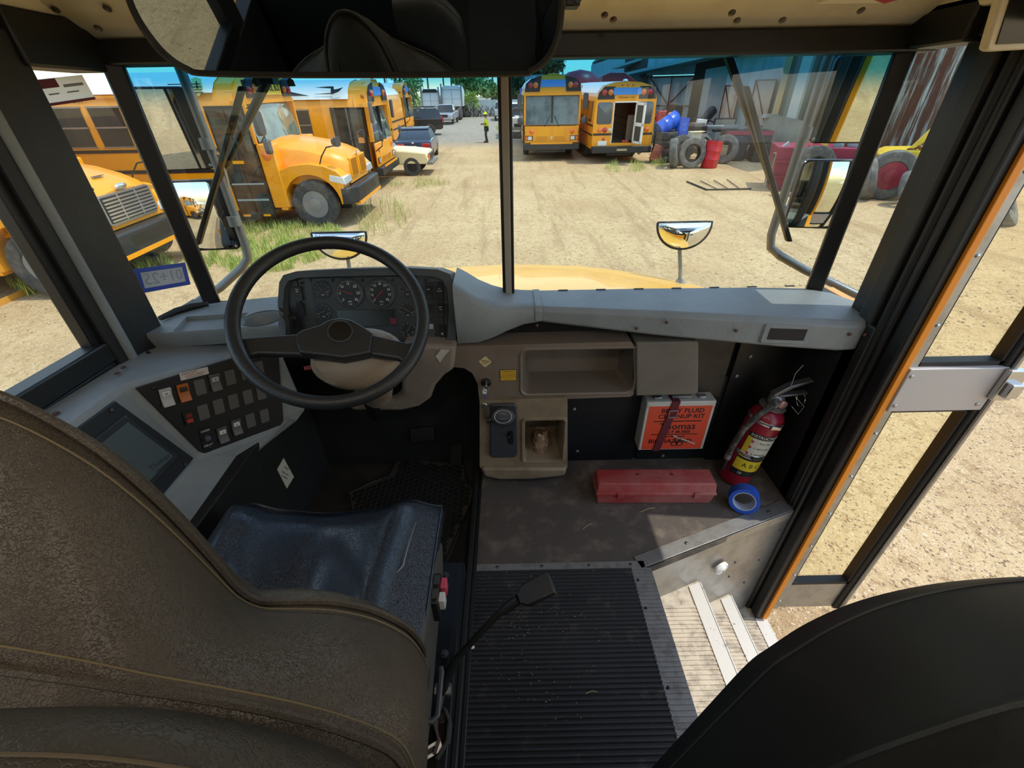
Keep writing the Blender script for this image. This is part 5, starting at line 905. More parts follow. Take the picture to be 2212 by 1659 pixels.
# ---- conventional bus with a long hood
def hood_bus(name, label, M, hw, grille, wheel_tag):
    b = thing(name, label, 'school bus', M, None); hw = 1.2; sill, top, roof = 1.72, 2.42, 2.98
    shell(b, 9.0, hw, sill, top, roof, x1=-.24)
    side_windows(b, -1, hw, -.98, 9, .78, sill, top-.02)
    for z0, z1 in ((1.6, 1.66), (1.2, 1.27), (.92, .98)): strip(b, 'rub_rail', -9, -.85, -hw-.008, z0, z1, blk)
    part(MB().box(-9, -.85, -hw-.012, -hw, top+.14, top+.18), 'drip_rail', yellow, b)
    # entry door on the right side
    dr = part(MB().box(-.84, -.06, -hw-.012, -hw+.03, .26, 2.4), 'entry_door', blk, b); part(MB().box(-.8, -.47, -hw-.02, -hw-.006, .34, 2.34).box(-.43, -.1, -hw-.02, -hw-.006, .34, 2.34), 'door_glass', mat('door glass dark', '#2c302e', .1, 0, None, (2, '#565a52', .4, .7)), dr)
    part(MB().box(-.8, -.1, -hw-.024, -hw-.018, .62, .66).box(-.8, -.1, -hw-.024, -hw-.018, .95, .98), 'step_edges', mat('pale step edge', '#8fa3a6', .5), dr)
    for x in (-.7, -.25): part(MB().box(x-.08, x+.08, -hw-.026, -hw-.01, .29, .335), 'reflector', mat('amber reflector', '#e8a01c', .3), dr)
    part(MB().box(-.62, -.38, -hw-.026, -hw-.018, 1.36, 1.42), 'reflector', MATS['amber reflector'], dr)
    # front cap: windshield, sign, lamps
    wsec = [[(.02, y, sill+.02) for y in (-1.12, -.6, 0, .6, 1.12)], [(-.14, y*.97, top+.02) for y in (-1.12, -.6, 0, .6, 1.12)]]
    part(MB().loft([[(x+.10*(1-(y/1.15)**2), y, z) for x, y, z in s] for s in wsec], False, False), 'windshield', mat('windshield green glass', '#4d5a52', .08, 0, None, (1.5, '#7d8672', .4, .65), coat=.5), b, smooth=60)
    part(MB().box(-.28, .0, -1.2, -1.14, sill, top+.06).box(-.28, .0, 1.14, 1.2, sill, top+.06), 'pillars', yellow, b)
    part(MB().loft([[(x, y, z) for y, z in ((-1.12, top), (-1.08, top+.22), (-.75, roof-.1), (0, roof), (.75, roof-.1), (1.08, top+.22), (1.12, top))] for x in (-.4, .02)]), 'front_cap', yellow, b, smooth=30)
    sg = part(MB().box(.02, .05, -.52, .52, top+.14, top+.4), 'sign_board', mat('sign yellow', '#f0c02a', .4), b); texts('sign_text', [('SCHOOL BUS', 0, 0, .2, 0, .8)], fx(.052, 0, top+.27), blk, sg, .002, .004)
    for s in (-1, 1):
        h = part(MB().box(.0, .05, s*.84-.24, s*.84+.24, top+.1, top+.4), 'lamp_panel', blk, b); lamp(b, fx(.05, s*.72, top+.25), .085, amb, 'lamp', h); lamp(b, fx(.05, s*.95, top+.24), .085, redl, 'lamp', h)
        part(MB().loft([[(x, s*.84+a, top+.27+c) for a, c in ((-.24, .02), (-.18, .14), (0, .19), (.18, .14), (.24, .02))] for x in (.04, .2)], False, False), 'lamp_hood', blk, h)
    # hood, fenders, grille, bumper
    hs = []
    for x, hwid, zt, zb in ((0, .98, 1.78, .9), (.4, .95, 1.76, .9), (.9, .9, 1.68, .9), (1.3, .84, 1.57, .9), (1.55, .78, 1.47, .88), (1.64, .72, 1.38, .86)):
        hs.append([(x, y, z) for y, z in ((-hwid, zb), (-hwid, zt-.32), (-hwid*.93, zt-.16), (-hwid*.72, zt-.045), (-hwid*.3, zt), (hwid*.3, zt), (hwid*.72, zt-.045), (hwid*.93, zt-.16), (hwid, zt-.32), (hwid, zb))])
    part(MB().loft(hs), 'hood', yellow, b, smooth=35)
    part(MB().box(-.05, .3, -1.19, -.9, .45, 1.72).box(-.05, .3, .9, 1.19, .45, 1.72), 'cowl', yellow, b, bevel=.03)
    for s in (-1, 1):
        arch = [(.86+.62*math.cos(R(a)), .5+.62*math.sin(R(a))) for a in range(180, -1, -12)]
        pf = [(.1, .4), (.24, .4)]+arch+[(1.5, .5), (1.6, .86), (1.62, 1.05), (1.5, 1.18), (1.25, 1.28), (.92, 1.33), (.55, 1.3), (.25, 1.2), (.1, 1.05)]
        part(MB().prism([(x, s*.72, z) for x, z in pf], (0, s*.46, 0)), 'fender', yellow, b, smooth=30, bevel=.035, seg=3)
        part(MB().loft([[(x, s*y, z) for x, z in ((1.3, .98), (1.66, .9), (1.64, 1.06), (1.34, 1.12))] for y in (.66, 1.185)]), 'headlight', hl_, b, bevel=.02)
        lamp(b, Mx.Translation((.12, s*1.19, 1.5)) @ Mx.Rotation(R(90*-s), 4, 'X') @ Mx.Rotation(R(90 if s > 0 else 90), 4, 'Z') if False else Mx.Translation((.12, s*1.19, 1.5)) @ Mx.Rotation(R(-90*s), 4, 'X'), .085, amb, 'turn_lamp')
        q = MB().tube([(1.1, s*1.0, 1.25), (1.2, s*.98, 1.45), (1.35, s*1.0, 1.62), (1.6, s*1.0, 1.66)], .014, 6); part(q, 'crossview_arm', blk, b)
        part(MB().loft([[(1.6+x, s*1.0+a*k, 1.72+c*k) for a, c in rrect(-.15, .15, -.09, .09, .07, 3)] for x, k in ((-.1, .5), (-.03, .95), (.03, 1))]), 'crossview_mirror', MATS['mirror housing'] if 'mirror housing' in MATS else blk, b, smooth=60)
    arm_mirror(b, (.02, -1.2, 2.35), (.25, -1.36, 2.1)); arm_mirror(b, (.1, -1.2, 1.75), (.3, -1.36, 1.68), .6)
    if grille == 'body':
        for y in (-.34, .34):
            g = part(MB().loft([[(x, y+a, z) for a, z in ((-.27, .96), (.27, .96), (.24, 1.36), (-.24, 1.36))] for x in (1.5, 1.67)]), 'grille', mat('grille yellow', '#e09a10', .4), b, bevel=.015)
            mb = MB()
            for k in range(9): mb.box(1.665, 1.68, y-.22+.05*k, y-.2+.05*k, .99, 1.33)
            part(mb, 'grille_bars', mat('grille shade bars', '#b87a0c', .5), g, smooth=0)
        texts('hood_emblem', [('V', 0, 0, .16)], fx(1.66, 0, 1.4), chrome, b, .006)
    else:
        g = part(MB().loft([[(x, a, z) for a, z in rrect(-.58, .58, .92, 1.36, .09, 4)] for x in (1.5, 1.68)]), 'grille', mat('grille surround', '#b9bcbd', .25, .8), b)
        part(MB().box(1.675, 1.69, -.53, .53, .96, 1.33), 'grille_back', blk, g); mb = MB()
        for k in range(7): mb.box(1.68, 1.71, -.52, .52, .98+.05*k, 1.005+.05*k)
        for y in (-.2, .2): mb.box(1.68, 1.7, y-.015, y+.015, .96, 1.33)
        part(mb, 'grille_bars', chrome, g, smooth=0); part(MB().ell((1.67, 0, 1.42), (.03, .13, .045), 16, 8), 'hood_badge', chrome, b)
        texts('hood_number', [('15', 0, 0, .16)], frame((1.57, -.5, 1.475), (0, 1, 0), (-.75, 0, .65)), blk, b, .003, .003); part(MB().box(1.35, 1.4, -.1, .12, 1.565, 1.57), 'hood_print', blk, b)
    bp = part(MB().loft([[(x, y, z) for y, z in ((-w_, .5), (-w_, .84), (w_, .84), (w_, .5))] for x, w_ in ((1.52, 1.2), (1.66, 1.18), (1.8, .98), (1.84, .9))]), 'bumper', mat('bumper black', '#242628', .4, 0, (30, .1)), b, bevel=.03)
    part(MB().loft([[(x, y, z) for y, z in ((-.95, .46), (-.95, .53), (.95, .53), (.95, .46))] for x in (1.7, 1.845)]), 'bumper_edge', yellow, bp); part(MB().box(1.835, 1.846, -.5, .5, .6, .76), 'bumper_slot', blk, bp)
    for s in (-1, 1): wheel(b, .86, s*1.02, .5)
    for s in (-1, 1): wheel(b, -5.6, s*1.0, .5)
    part(MB().box(-8.5, 1.5, -.6, .6, .3, .6), 'chassis', blk, b)
    return b
def ebus(x, y, yaw): return EX(x, y, R(yaw))
A = hood_bus('school_bus', 'bright yellow hooded school bus with its front wheel in the grass', ebus(-5.2, 11.58, 0), 1.2, 'body', None)
mb = MB()
for k in range(4): mb.box(-1.35+.06*k, -.72, -1.215, -1.2, 2.62+.045*(3-k), 2.635+.045*(3-k))
em_ = part(MB().add([(v[0], v[1]-.02, v[2]) for v in mb.v], mb.f), 'emblem_bars', blk, A, smooth=0)
q = frame((-.82, -1.12, 2.7), (1, 0, 0), (0, .35, 1)) @ Mx.Translation((0, 0, .06)); s = part(MB().prism([(-.1, .13, 0), (0, .16, 0), (.1, .13, 0), (.1, -.03, 0), (0, -.17, 0), (-.1, -.03, 0)], (0, 0, .012), q), 'emblem_shield', mat('pale green enamel', '#c7d68f', .4), A, bevel=.004); texts('emblem_letter', [('I', 0, .02, .17)], q @ Mx.Translation((0, 0, .014)), blk, s, .002, .004)
texts('side_print', [('EMERGENCY EXIT', 0, 0, .11)], frame((-3.6, -1.205, 2.52), (1, 0, 0), (0, 0, 1)), blk, A, .002); part(MB().box(-2.2, -1.86, -1.215, -1.2, 1.3, 1.42), 'model_plate', blk, A)
part(MB().box(.14, .2, -1.195, -1.19, 1.62, 1.7), 'white_tag', white, A)
Fb = hood_bus('school_bus', 'yellow school bus numbered 15 with a bright grille, seen through the left quarter window', ebus(-7.85, 7.6, 1), 1.2, 'chrome', None)
# ---- flat fronted bus
def flat_front(b, hw, roof, sill, top, sign, bx=0):
    part(MB().loft([[(bx+.02-.14*t, y*(1-.03*t), z) for y in (-hw+.08, -.4, .4, hw-.08)] for t, z in ((0, sill-.1), (1, top))], False, False), 'windshield', mat('flat windshield', '#5d6a68', .1, 0, None, (1.3, '#2c3432', .42, .6), coat=.4), b)
    part(MB().box(bx-.1, bx+.012, -.03, .03, sill-.1, top), 'centre_bar', blk, b); pn = part(MB().box(bx-.05, bx+.02, -hw+.05, hw-.05, .62, sill-.14), 'front_panel', yellow, b, bevel=.03)
    part(MB().box(bx+.018, bx+.026, -.52, -.06, sill-.5, sill-.18).box(bx+.018, bx+.026, .06, .52, sill-.5, sill-.18), 'access_doors', mat('panel yellow', '#eea312', .4), pn, bevel=.004)
    for s in (-1, 1):
        part(MB().box(bx-.12, bx+.0, s*hw-.05*s-.04, s*hw-.05*s+.04, sill-.1, top), 'pillar', yellow, b); lamp(b, fx(bx+.02, s*(hw-.32), sill-.32), .085, amb, 'turn_lamp', pn)
        h = part(MB().box(bx, bx+.03, s*(hw-.22)-.16, s*(hw-.22)+.16, .72, .88), 'headlight_panel', blk, pn); part(MB().box(bx+.02, bx+.045, s*(hw-.27)-.09, s*(hw-.27)+.07, .74, .86), 'headlight', hl_, h); part(MB().box(bx+.02, bx+.04, s*(hw-.12)-.04, s*(hw-.12)+.04, .74, .86), 'marker', amb, h)
        lp_ = part(MB().prism([(bx+.02, s*.52, top+.12), (bx+.02, s*(hw-.04), top+.12), (bx+.02, s*(hw-.08), top+.36), (bx+.02, s*(hw-.3), top+.52), (bx+.02, s*.46, top+.6)], (.02, 0, 0)), 'lamp_panel', blk, b)
        lamp(b, fx(bx+.04, s*.68, top+.32), .085, amb, 'lamp', lp_); lamp(b, fx(bx+.04, s*.88, top+.32), .085, redl, 'lamp', lp_)
        part(MB().tube([(bx, s*.35, sill-.25), (bx+.04, s*.1, sill+.18)], .012, 6), 'wiper', blk, b)
        part(MB().tube([(bx, s*(hw-.05), sill-.35), (bx+.25, s*(hw+.1), sill-.2), (bx+.28, s*(hw+.12), sill+.05)], .014, 6), 'mirror_arm', blk, b); part(MB().ell((bx+.28, s*(hw+.12), sill+.05), (.05, .14, .14), 14, 8), 'crossview_mirror', MATS['mirror housing'], b)
        part(MB().loft([[(bx+.1+x, s*(hw+.15)+a, sill+.65+c) for a, c in rrect(-.1, .1, -.26, .26, .06, 3)] for x in (-.04, .04)]), 'mirror', MATS['mirror housing'], b, bevel=.02)
    part(MB().box(bx+.0, bx+.03, -.55, .55, top+.26, top+.48), 'sign_board', mat('blue masked sign', '#4b8fd6', .5), b)
    for y in (-.18, 0, .18): part(MB().ell((bx-.02, y, roof-.02), (.05, .05, .035), 10, 6), 'roof_lamp', amb, b)
    bp = part(MB().box(bx-.1, bx+.14, -hw, hw, .4, .62), 'bumper', mat('bumper dark', '#2c2d2e', .45), b, bevel=.02); part(MB().box(bx+.13, bx+.15, -hw*.75, hw*.75, .6, .66), 'bumper_edge', yellow, bp)
    mb = MB()
    for y0 in (-.62, .12):
        for k in range(8): mb.box(bx+.015, bx+.03, y0+.06*k, y0+.06*k+.03, .72, .86)
    part(mb, 'vent_slots', mat('vent shade', '#c98a12', .5), pn, smooth=0); part(MB().prism([(bx+.03, -.05, .85), (bx+.03, .05, .85), (bx+.03, 0, .72)], (.01, 0, 0)), 'badge', chrome, pn)
def transit(label, M, hw=1.2, roof=2.86, sill=1.42, top=2.2, door=True):
    b = thing('school_bus', label, 'school bus', M); shell(b, 9, hw, sill, top, roof, x1=-.2, white_roof=True); flat_front(b, hw, roof, sill, top, None)
    part(MB().loft([[(x, y, z) for y, z in ((-hw, top), (-hw+.06, top+.2), (-hw*.72, roof-.16), (0, roof+.02), (hw*.72, roof-.16), (hw-.06, top+.2), (hw, top))] for x in (-.4, .0)]), 'front_cap', yellow, b, smooth=30)
    side_windows(b, -1, hw, -1.75, 8, .8, sill, top-.06)
    for z0, z1 in ((1.28, 1.35), (.95, 1.01)): strip(b, 'rub_rail', -9, -1.35, -hw-.008, z0, z1, blk)
    if door:
        dr = part(MB().box(-1.12, -.18, -hw-.012, -hw+.03, .22, 2.2), 'entry_door', blk, b); part(MB().box(-1.08, -.68, -hw-.02, -hw-.006, .3, 2.14).box(-.62, -.22, -hw-.02, -hw-.006, .3, 2.14), 'door_glass', MATS['door glass dark'], dr); part(MB().box(-.67, -.655, -hw-.03, -hw-.01, .24, 2.18).box(-.645, -.63, -hw-.03, -hw-.01, .24, 2.18), 'door_edge', alum, dr)
        part(MB().box(-.45, -.27, -hw-.024, -hw-.018, 1.3, 1.6), 'orange_notice', mat('orange notice', '#d8934a', .6), dr)
    for s in (-1, 1): wheel(b, -2.3, s*1.0, .48); wheel(b, -7, s*1.0, .48); lamp(b, Mx.Translation((-.12, s*(hw-.02), top+.26)) @ Mx.Rotation(R(-90*s), 4, 'X'), .05, amb, 'marker')
    part(MB().box(-8.5, .0, -.6, .6, .3, .55), 'chassis', blk, b); return b
B = transit('flat fronted yellow school bus with a flying bird emblem on its white roof', ebus(-3.95, 16.05, 0))
q = frame((-1.0, -1.1, 2.56), (1, 0, 0), (0, .45, 1)) @ Mx.Translation((0, 0, .055))
part(MB().prism([(-.42, .11, 0), (-.05, .13, 0), (.1, .13, 0), (.1, .05, 0), (.2, .06, 0), (.36, .1, 0), (.24, .0, 0), (.05, -.07, 0), (-.46, -.06, 0), (.0, -.035, 0), (.02, .08, 0)], (0, 0, .01), q).prism([(-1.45, -.02, 0), (-1.1, .0, 0), (-.62, -.1, 0), (-1.45, -.1, 0)], (0, 0, .01), q), 'bird_emblem', blk, B, smooth=0)
Dd = transit('flat fronted yellow school bus facing the camera, left of the bus with the open door', ebus(1.88, 20.5, -91) @ Mx.Diagonal((1, 1, 1.06, 1)), 1.15, 2.84, 1.34, 2.18)
# ---- bus seen from behind with its rear door open
def rear_bus(label, M, open_=True, LB=8.5):
    b = thing('school_bus', label, 'school bus', M); hw, sill, top, roof = 1.18, 1.42, 2.15, 2.72; x = 0    # rear face at x = 0, bus runs to +x
    prof = [(-hw, .5), (-hw, sill), (-hw+.03, top), (-hw+.1, top+.2), (-hw*.75, roof-.14), (-hw*.4, roof-.03), (0, roof)]; prof += [(-y, z) for y, z in prof[-2::-1]]
    part(MB().loft([[(a, y, z) for y, z in prof] for a in (.12, LB)], False), 'body', yellow, b, smooth=25); part(MB().loft([[(a, y*1.003, z+.01) for y, z in prof if z > top+.1] for a in (.3, LB)], False, False), 'roof', bwhite, b, smooth=40)
    RX = frame((0, 0, 0), (0, -1, 0), (0, 0, 1)); rx = lambda y, z, dx=0: Mx.Translation((-dx, y, z)) @ RX
    op = [(-.42, .72), (-.42, 2.06), (.42, 2.06), (.42, .72)] if open_ else [(-.1, 1), (-.1, 1.1), (.1, 1.1), (.1, 1)]
    a, c = pair([(-y, z) for y, z in prof], op); mb = MB(); n = len(a); mb.loft([[(p[0], p[1], -.12) for p in a], [(p[0], p[1], 0) for p in a], [(p[0], p[1], 0) for p in c], [(p[0], p[1], -.1) for p in c]], False, True, RX)
    part(mb, 'rear_panel', yellow, b, smooth=25)
    part(MB().box(.14, LB, -1.1, 1.1, .66, .7), 'floor', lino, b); part(MB().box(LB-.3, LB-.2, -1.1, 1.1, .7, 2.2), 'inner_wall', blk, b)
    for s in (-1, 1): part(padloft(.5, .62, s*.6-.34, s*.6+.34, .05, [(.75, 0), (1.55, 0), (1.62, .02), (1.64, .05)]), 'seat_back', mat('tan seat back', '#7d6a55', .7), b)
    if open_:
        part(MB().box(-.02, .02, -.45, -.42, .7, 2.1).box(-.02, .02, .42, .45, .7, 2.1).box(-.02, .02, -.45, .45, 2.06, 2.1), 'door_frame', white, b)
        q = Mx.Translation((0, -.43, 0)) @ Mx.Rotation(R(104), 4, 'Z'); d = part(MB().box(-.0, .05, 0, .1, .72, 2.06, q).box(0, .05, .6, .7, .72, 2.06, q).box(0, .05, 0, .7, .72, .8, q).box(0, .05, 0, .7, 1.98, 2.06, q).box(0, .05, 0, .7, 1.3, 1.42, q), 'rear_door', white, b, bevel=.006)
        part(MB().box(.02, .03, .08, .62, 1.42, 1.98, q).box(.02, .03, .08, .62, .8, 1.3, q), 'door_glass', bglass, d); part(MB().tube([(-.02, .15, 1.4), (-.06, .2, 1.3), (-.02, .35, 1.36)], .015, 6, True, q), 'door_latch', blk, d)
        part(MB().box(.16, .3, -.3, -.05, .7, .8), 'red_box', redl, b)
    for s in (-1, 1):
        part(MB().loft([[(-.012, y, z) for y, z in [(s*.78+u, 1.72+v) for u, v in rrect(-.26, .26, -.33, .33, .07, 4)]], [(.0, y, z) for y, z in [(s*.78+u, 1.72+v) for u, v in rrect(-.29, .29, -.36, .36, .08, 4)]]]), 'rear_window', mat('rear glass', '#4a545c', .15, coat=.4), b)
        l1 = part(MB().prism([(-.012, s*.46, top+.02), (-.012, s*1.1, top+.02), (-.012, s*1.06, top+.24), (-.012, s*.85, top+.42), (-.012, s*.46, top+.42)], (.02, 0, 0)), 'lamp_panel', blk, b)
        lamp(b, rx(s*.62, top+.24, .012), .085, amb, 'lamp', l1); lamp(b, rx(s*.86, top+.24, .012), .085, redl, 'lamp', l1)
        lamp(b, rx(s*.92, 1.17, .0), .085, amb); lamp(b, rx(s*.72, 1.17, .0), .085, redl); lamp(b, rx(s*.52, 1.17, .0), .06, mat('clear lamp', '#c9c3b2', .3)); lamp(b, rx(s*.74, .86, 0), .05, redl)
        part(MB().box(-.02, 0, s*.78-.38, s*.78+.38, .99, 1.06), 'rub_rail', blk, b); strip(b, 'rub_rail', .1, LB-.1, s*(hw+.005), 1.28, 1.34, blk); strip(b, 'rub_rail', .1, LB-.1, s*(hw+.005), .96, 1.02, blk)
        wheel(b, 2.2, s*1.0, .48)
    for k in range(int((LB-.6)/.95)):
        xx = .5+.95*k; part(MB().box(xx, xx+.72, hw-.02, hw+.005, sill, top-.04), 'window', bglass, b)
    part(MB().box(-.03, 0, -.52, .52, top+.16, top+.38), 'sign_board', MATS['blue masked sign'], b); texts('rear_print', [('EMERGENCY EXIT', 0, 0, .08)], rx(0, top+.07, .004), blk, b, .001)
    for y in (-.2, 0, .2): part(MB().ell((0, y, roof-.1), (.03, .045, .05), 10, 6), 'roof_lamp', amb, b)
    bp = part(MB().box(-.16, .2, -hw, hw, .38, .62), 'bumper', MATS['bumper black'], b, bevel=.02); part(MB().box(-.17, -.15, -.2, .2, .46, .53), 'bumper_plate', mat('tan plate', '#b8a878', .6), bp); part(MB().box(-.012, 0, .6, .95, .64, .8), 'notice', white, b); part(MB().box(.2, LB-.4, -.5, .5, .25, .5), 'chassis', blk, b)
    part(MB().ell((.5, 0, roof+.03), (.1, .1, .05), 12, 6), 'strobe', white, b)
    return b
Eb = rear_bus('yellow school bus seen from behind with its white rear door swung open', ebus(4.58, 19.5, 90.5))
Cb = rear_bus('yellow school bus seen from behind over the roof of the dark blue sedan', ebus(-6.55, 23.8, 91), False, 3.3)
dup(B, ebus(-5.4, 28.6, 0), 'flat fronted yellow school bus far back in the left row, ahead of the black suv')
# ---- cars and trucks
def SC9(k): return Mx.Scale(k, 4)
def car(name, label, cat, M, Lb, W, body, green, m, hub=None, wr=.33, wx=None, plate=True):
    c = thing(name, label, cat, M); h = W/2; part(MB().prism([(x, -h, z) for x, z in body], (0, W, 0)), 'body', m, c, bevel=.06, seg=3, smooth=40)
    g0 = [(x, z) for x, z in green]; k = len(g0); part(MB().loft([[(x, y*(.96 if z < green[0][1]+.05 else .78), z) for x, z in g0] for y in (-h, h)]), 'windows', mat('car glass', '#1d2326', .06, coat=.5), c)
    zr = max(z for x, z in green); xs = [x for x, z in green if z > zr-.06]; part(MB().loft([[(x, y, z) for y in (-h*.8, -h*.4, h*.4, h*.8)] for x, z in ((min(xs)-.05, zr-.03), (min(xs)+.1, zr+.025), (max(xs)-.1, zr+.025), (max(xs)+.05, zr-.03))], False, False), 'roof', m, c)
    for s in (-1, 1):
        part(MB().loft([[(green[0][0], s*h*.95, green[0][1]), (green[0][0]+.07, s*h*.95, green[0][1])], [(green[1][0], s*h*.79, green[1][1]), (green[1][0]+.07, s*h*.79, green[1][1])]], False, False).loft([[(green[-1][0], s*h*.95, green[-1][1]), (green[-1][0]-.07, s*h*.95, green[-1][1])], [(green[-2][0], s*h*.79, green[-2][1]), (green[-2][0]-.07, s*h*.79, green[-2][1])]], False, False), 'pillars', m, c)
        for x in wx: wheel(c, x, s*(h-.09), wr, .2, None, s, hub or rimm)
    return c
dblue = mat('dark blue car paint', '#1c2440', .25, .2, coat=.6); silver = mat('silver paint', '#b7bcc0', .3, .4, coat=.4); creamp = mat('cream car paint', '#e3d3a4', .4); blacks = mat('black car paint', '#1a1c20', .25, coat=.6); whit = mat('white truck paint', '#dfe0dc', .4)
# x forward; origin at the rear bumper on the ground
sd = car('sedan', 'dark blue sedan parked with its tail to the camera', 'car', EX(-3.82, 20.2, R(93)) @ SC9(.86), 4.4, 1.72, [(0, .35), (-.02, .62), (.05, .95), (.75, 1.0), (3.1, .95), (4.2, .8), (4.35, .5), (4.3, .28), (.1, .28)], [(.5, .97), (1.25, 1.4), (2.35, 1.42), (3.2, .95)], dblue, rimm, .31, (.85, 3.4))
for s in (-1, 1): part(MB().loft([[(x, s*.62+a, .78+b_) for a, b_ in rrect(-.2, .2, -.1, .1, .07, 3)] for x in (-.05, .08)]), 'tail_lamp', redl, sd, bevel=.02)
part(MB().box(-.06, -.03, -.17, .17, .66, .78), 'number_plate', mat('plate white', '#d9d6c8', .5), sd); part(MB().ell((-.03, 0, .9), (.02, .06, .04), 10, 6), 'badge', chrome, sd); part(MB().tube([(1.4, .4, 1.42), (1.3, .4, 1.62)], .006, 5), 'aerial', blk, sd); part(MB().box(-.05, .02, -.8, .8, .5, .54), 'bumper_line', chrome, sd)
pk = car('pickup_truck', 'cream coloured old pickup with its nose beside the second bus, grass at its wheel', 'truck', EX(-6.55, 18.02, R(0)) @ SC9(.84), 4.5, 1.75, [(0, .5), (0, 1.0), (2.7, 1.02), (3.6, .96), (4.4, .88), (4.5, .6), (4.4, .45), (.1, .45)], [(1.5, 1.0), (1.6, 1.5), (2.5, 1.5), (2.85, 1.0)], creamp, blk, .36, (.9, 3.75))
part(MB().box(4.4, 4.52, -.8, -.55, .62, .78), 'turn_lamp', amb, pk); part(MB().box(4.45, 4.53, -.55, .6, .62, .8), 'grille', blk, pk); part(MB().box(4.4, 4.66, -.85, .85, .42, .54), 'bumper', alu2, pk, bevel=.02)
sv = car('suv', 'black suv parked side on beyond the dark blue sedan', 'car', EX(-4.2, 33.8, R(186)) @ SC9(.9), 4.6, 1.8, [(0, .45), (-.02, .75), (.0, 1.08), (2.9, 1.08), (4.3, .98), (4.6, .8), (4.6, .45), (.2, .38)], [(.1, 1.05), (.35, 1.68), (2.3, 1.7), (3.1, 1.06)], blacks, rimm, .38, (.95, 3.6))
for s in (-1, 1): part(MB().box(-.03, .1, s*.86-.05, s*.86+.04, .85, 1.15), 'tail_lamp', redl, sv)
part(MB().tube([(.5, .7, 1.76), (2.2, .7, 1.78)], .02).tube([(.5, -.7, 1.76), (2.2, -.7, 1.78)], .02), 'roof_rack', blk, sv)
sp_ = car('pickup_truck', 'silver pickup truck facing the camera in front of the white sleeper cabs', 'truck', EX(-5.0, 46.5, R(-93)) @ SC9(.76), 5.4, 1.95, [(0, .6), (0, 1.15), (3.4, 1.15), (4.2, 1.1), (5.3, 1.02), (5.4, .7), (5.35, .5), (.1, .5)], [(2.0, 1.15), (2.1, 1.8), (3.2, 1.82), (3.8, 1.14)], silver, rimm, .4, (1.0, 4.3))
part(MB().box(5.36, 5.44, -.5, .5, .72, .98), 'grille', blk, sp_)
for s in (-1, 1): part(MB().box(5.3, 5.43, s*.76-.16, s*.76+.16, .74, .98), 'headlight', hl_, sp_)
part(MB().box(5.3, 5.5, -.95, .95, .5, .68), 'bumper', chrome, sp_, bevel=.02)
wp = car('pickup_truck', 'white pickup with a spare wheel in its bed, just right of the centre post', 'truck', EX(.75, 30, R(88)), 5.2, 1.9, [(0, .6), (0, 1.1), (2.2, 1.1), (3.9, 1.08), (5.1, .98), (5.2, .6), (.1, .5)], [(2.0, 1.1), (2.15, 1.72), (3.2, 1.74), (3.8, 1.1)], whit, blk, .4, (1.0, 4.2))
part(tyre_mb(.38, .2, .22, Mx.Translation((.8, .1, 1.25)) @ Mx.Rotation(R(60), 4, 'Y')), 'spare_wheel', tyre, wp); part(MB().box(-.25, 0, -.9, .9, .45, .6), 'bumper', mat('rusty chrome', '#8d8a82', .4, .6), wp); part(MB().box(-.03, .0, -.25, .25, .62, .78), 'number_plate', blk, wp)
for k, (x, y, yaw, src, lab) in enumerate(((1.2, 40, 80, sv, 'dark suv far behind the white pickup'), (-.2, 46, 92, sp_, 'silver pickup in the far row right of the centre post'), (1.9, 45, 95, wp, 'white pickup in the far row behind the blue board'), (-6.6, 40, 150, sp_, 'white roofed pickup behind the black suv'))):
    dup(src, EX(x, y, R(yaw)) @ SC9(.78), lab)
def sleeper(label, M, W, H, dark):
    t = thing('semi_truck', label, 'truck', M); part(MB().loft([[(x, y, z) for y, z in ((-W/2, 1.0), (-W/2, H-.5), (-W/2+.15, H-.12), (-W/2+.4, H), (W/2-.4, H), (W/2-.15, H-.12), (W/2, H-.5), (W/2, 1.0))] for x in (0, 2.6)]), 'sleeper_cab', whit, t, bevel=.04)
    part(MB().loft([[(x, y, z) for y, z in ((-W/2+.2, H-.3), (-W/2+.35, H-.02), (W/2-.35, H-.02), (W/2-.2, H-.3))] for x in (-.08, .02)]), 'roof_fairing', blk if dark else whit, t)
    part(MB().box(-.01, .005, -W/2+.1, W/2-.1, H*.6, H*.6+.02).box(-.01, .005, -.02, .02, 1.1, H-.4), 'panel_seams', mat('seam grey', '#8f9291', .5), t); part(MB().box(-3.5, 2.4, -.45, .45, .7, 1.0), 'chassis', blk, t)
    for s in (-1, 1):
        for x in (-2.6, -1.4, 2.0): wheel(t, x, s*.9, .5, .3)
        part(MB().tube([(-.15, s*(W/2-.1), 1.0), (-.15, s*(W/2-.1), H+.15)], .07), 'exhaust_stack', alu2, t); part(MB().box(-3.55, -3.4, s*.7-.12, s*.7+.12, .75, .9), 'tail_lamp', redl, t)
    return t
sleeper('white sleeper cab truck with a black roof edge, left of two parked far back', EX(-7.5, 52, R(88)), 1.95, 2.5, True); sleeper('white sleeper cab truck seen from behind, right of two parked far back', EX(-5.3, 51.5, R(90)), 2.15, 2.75, False)
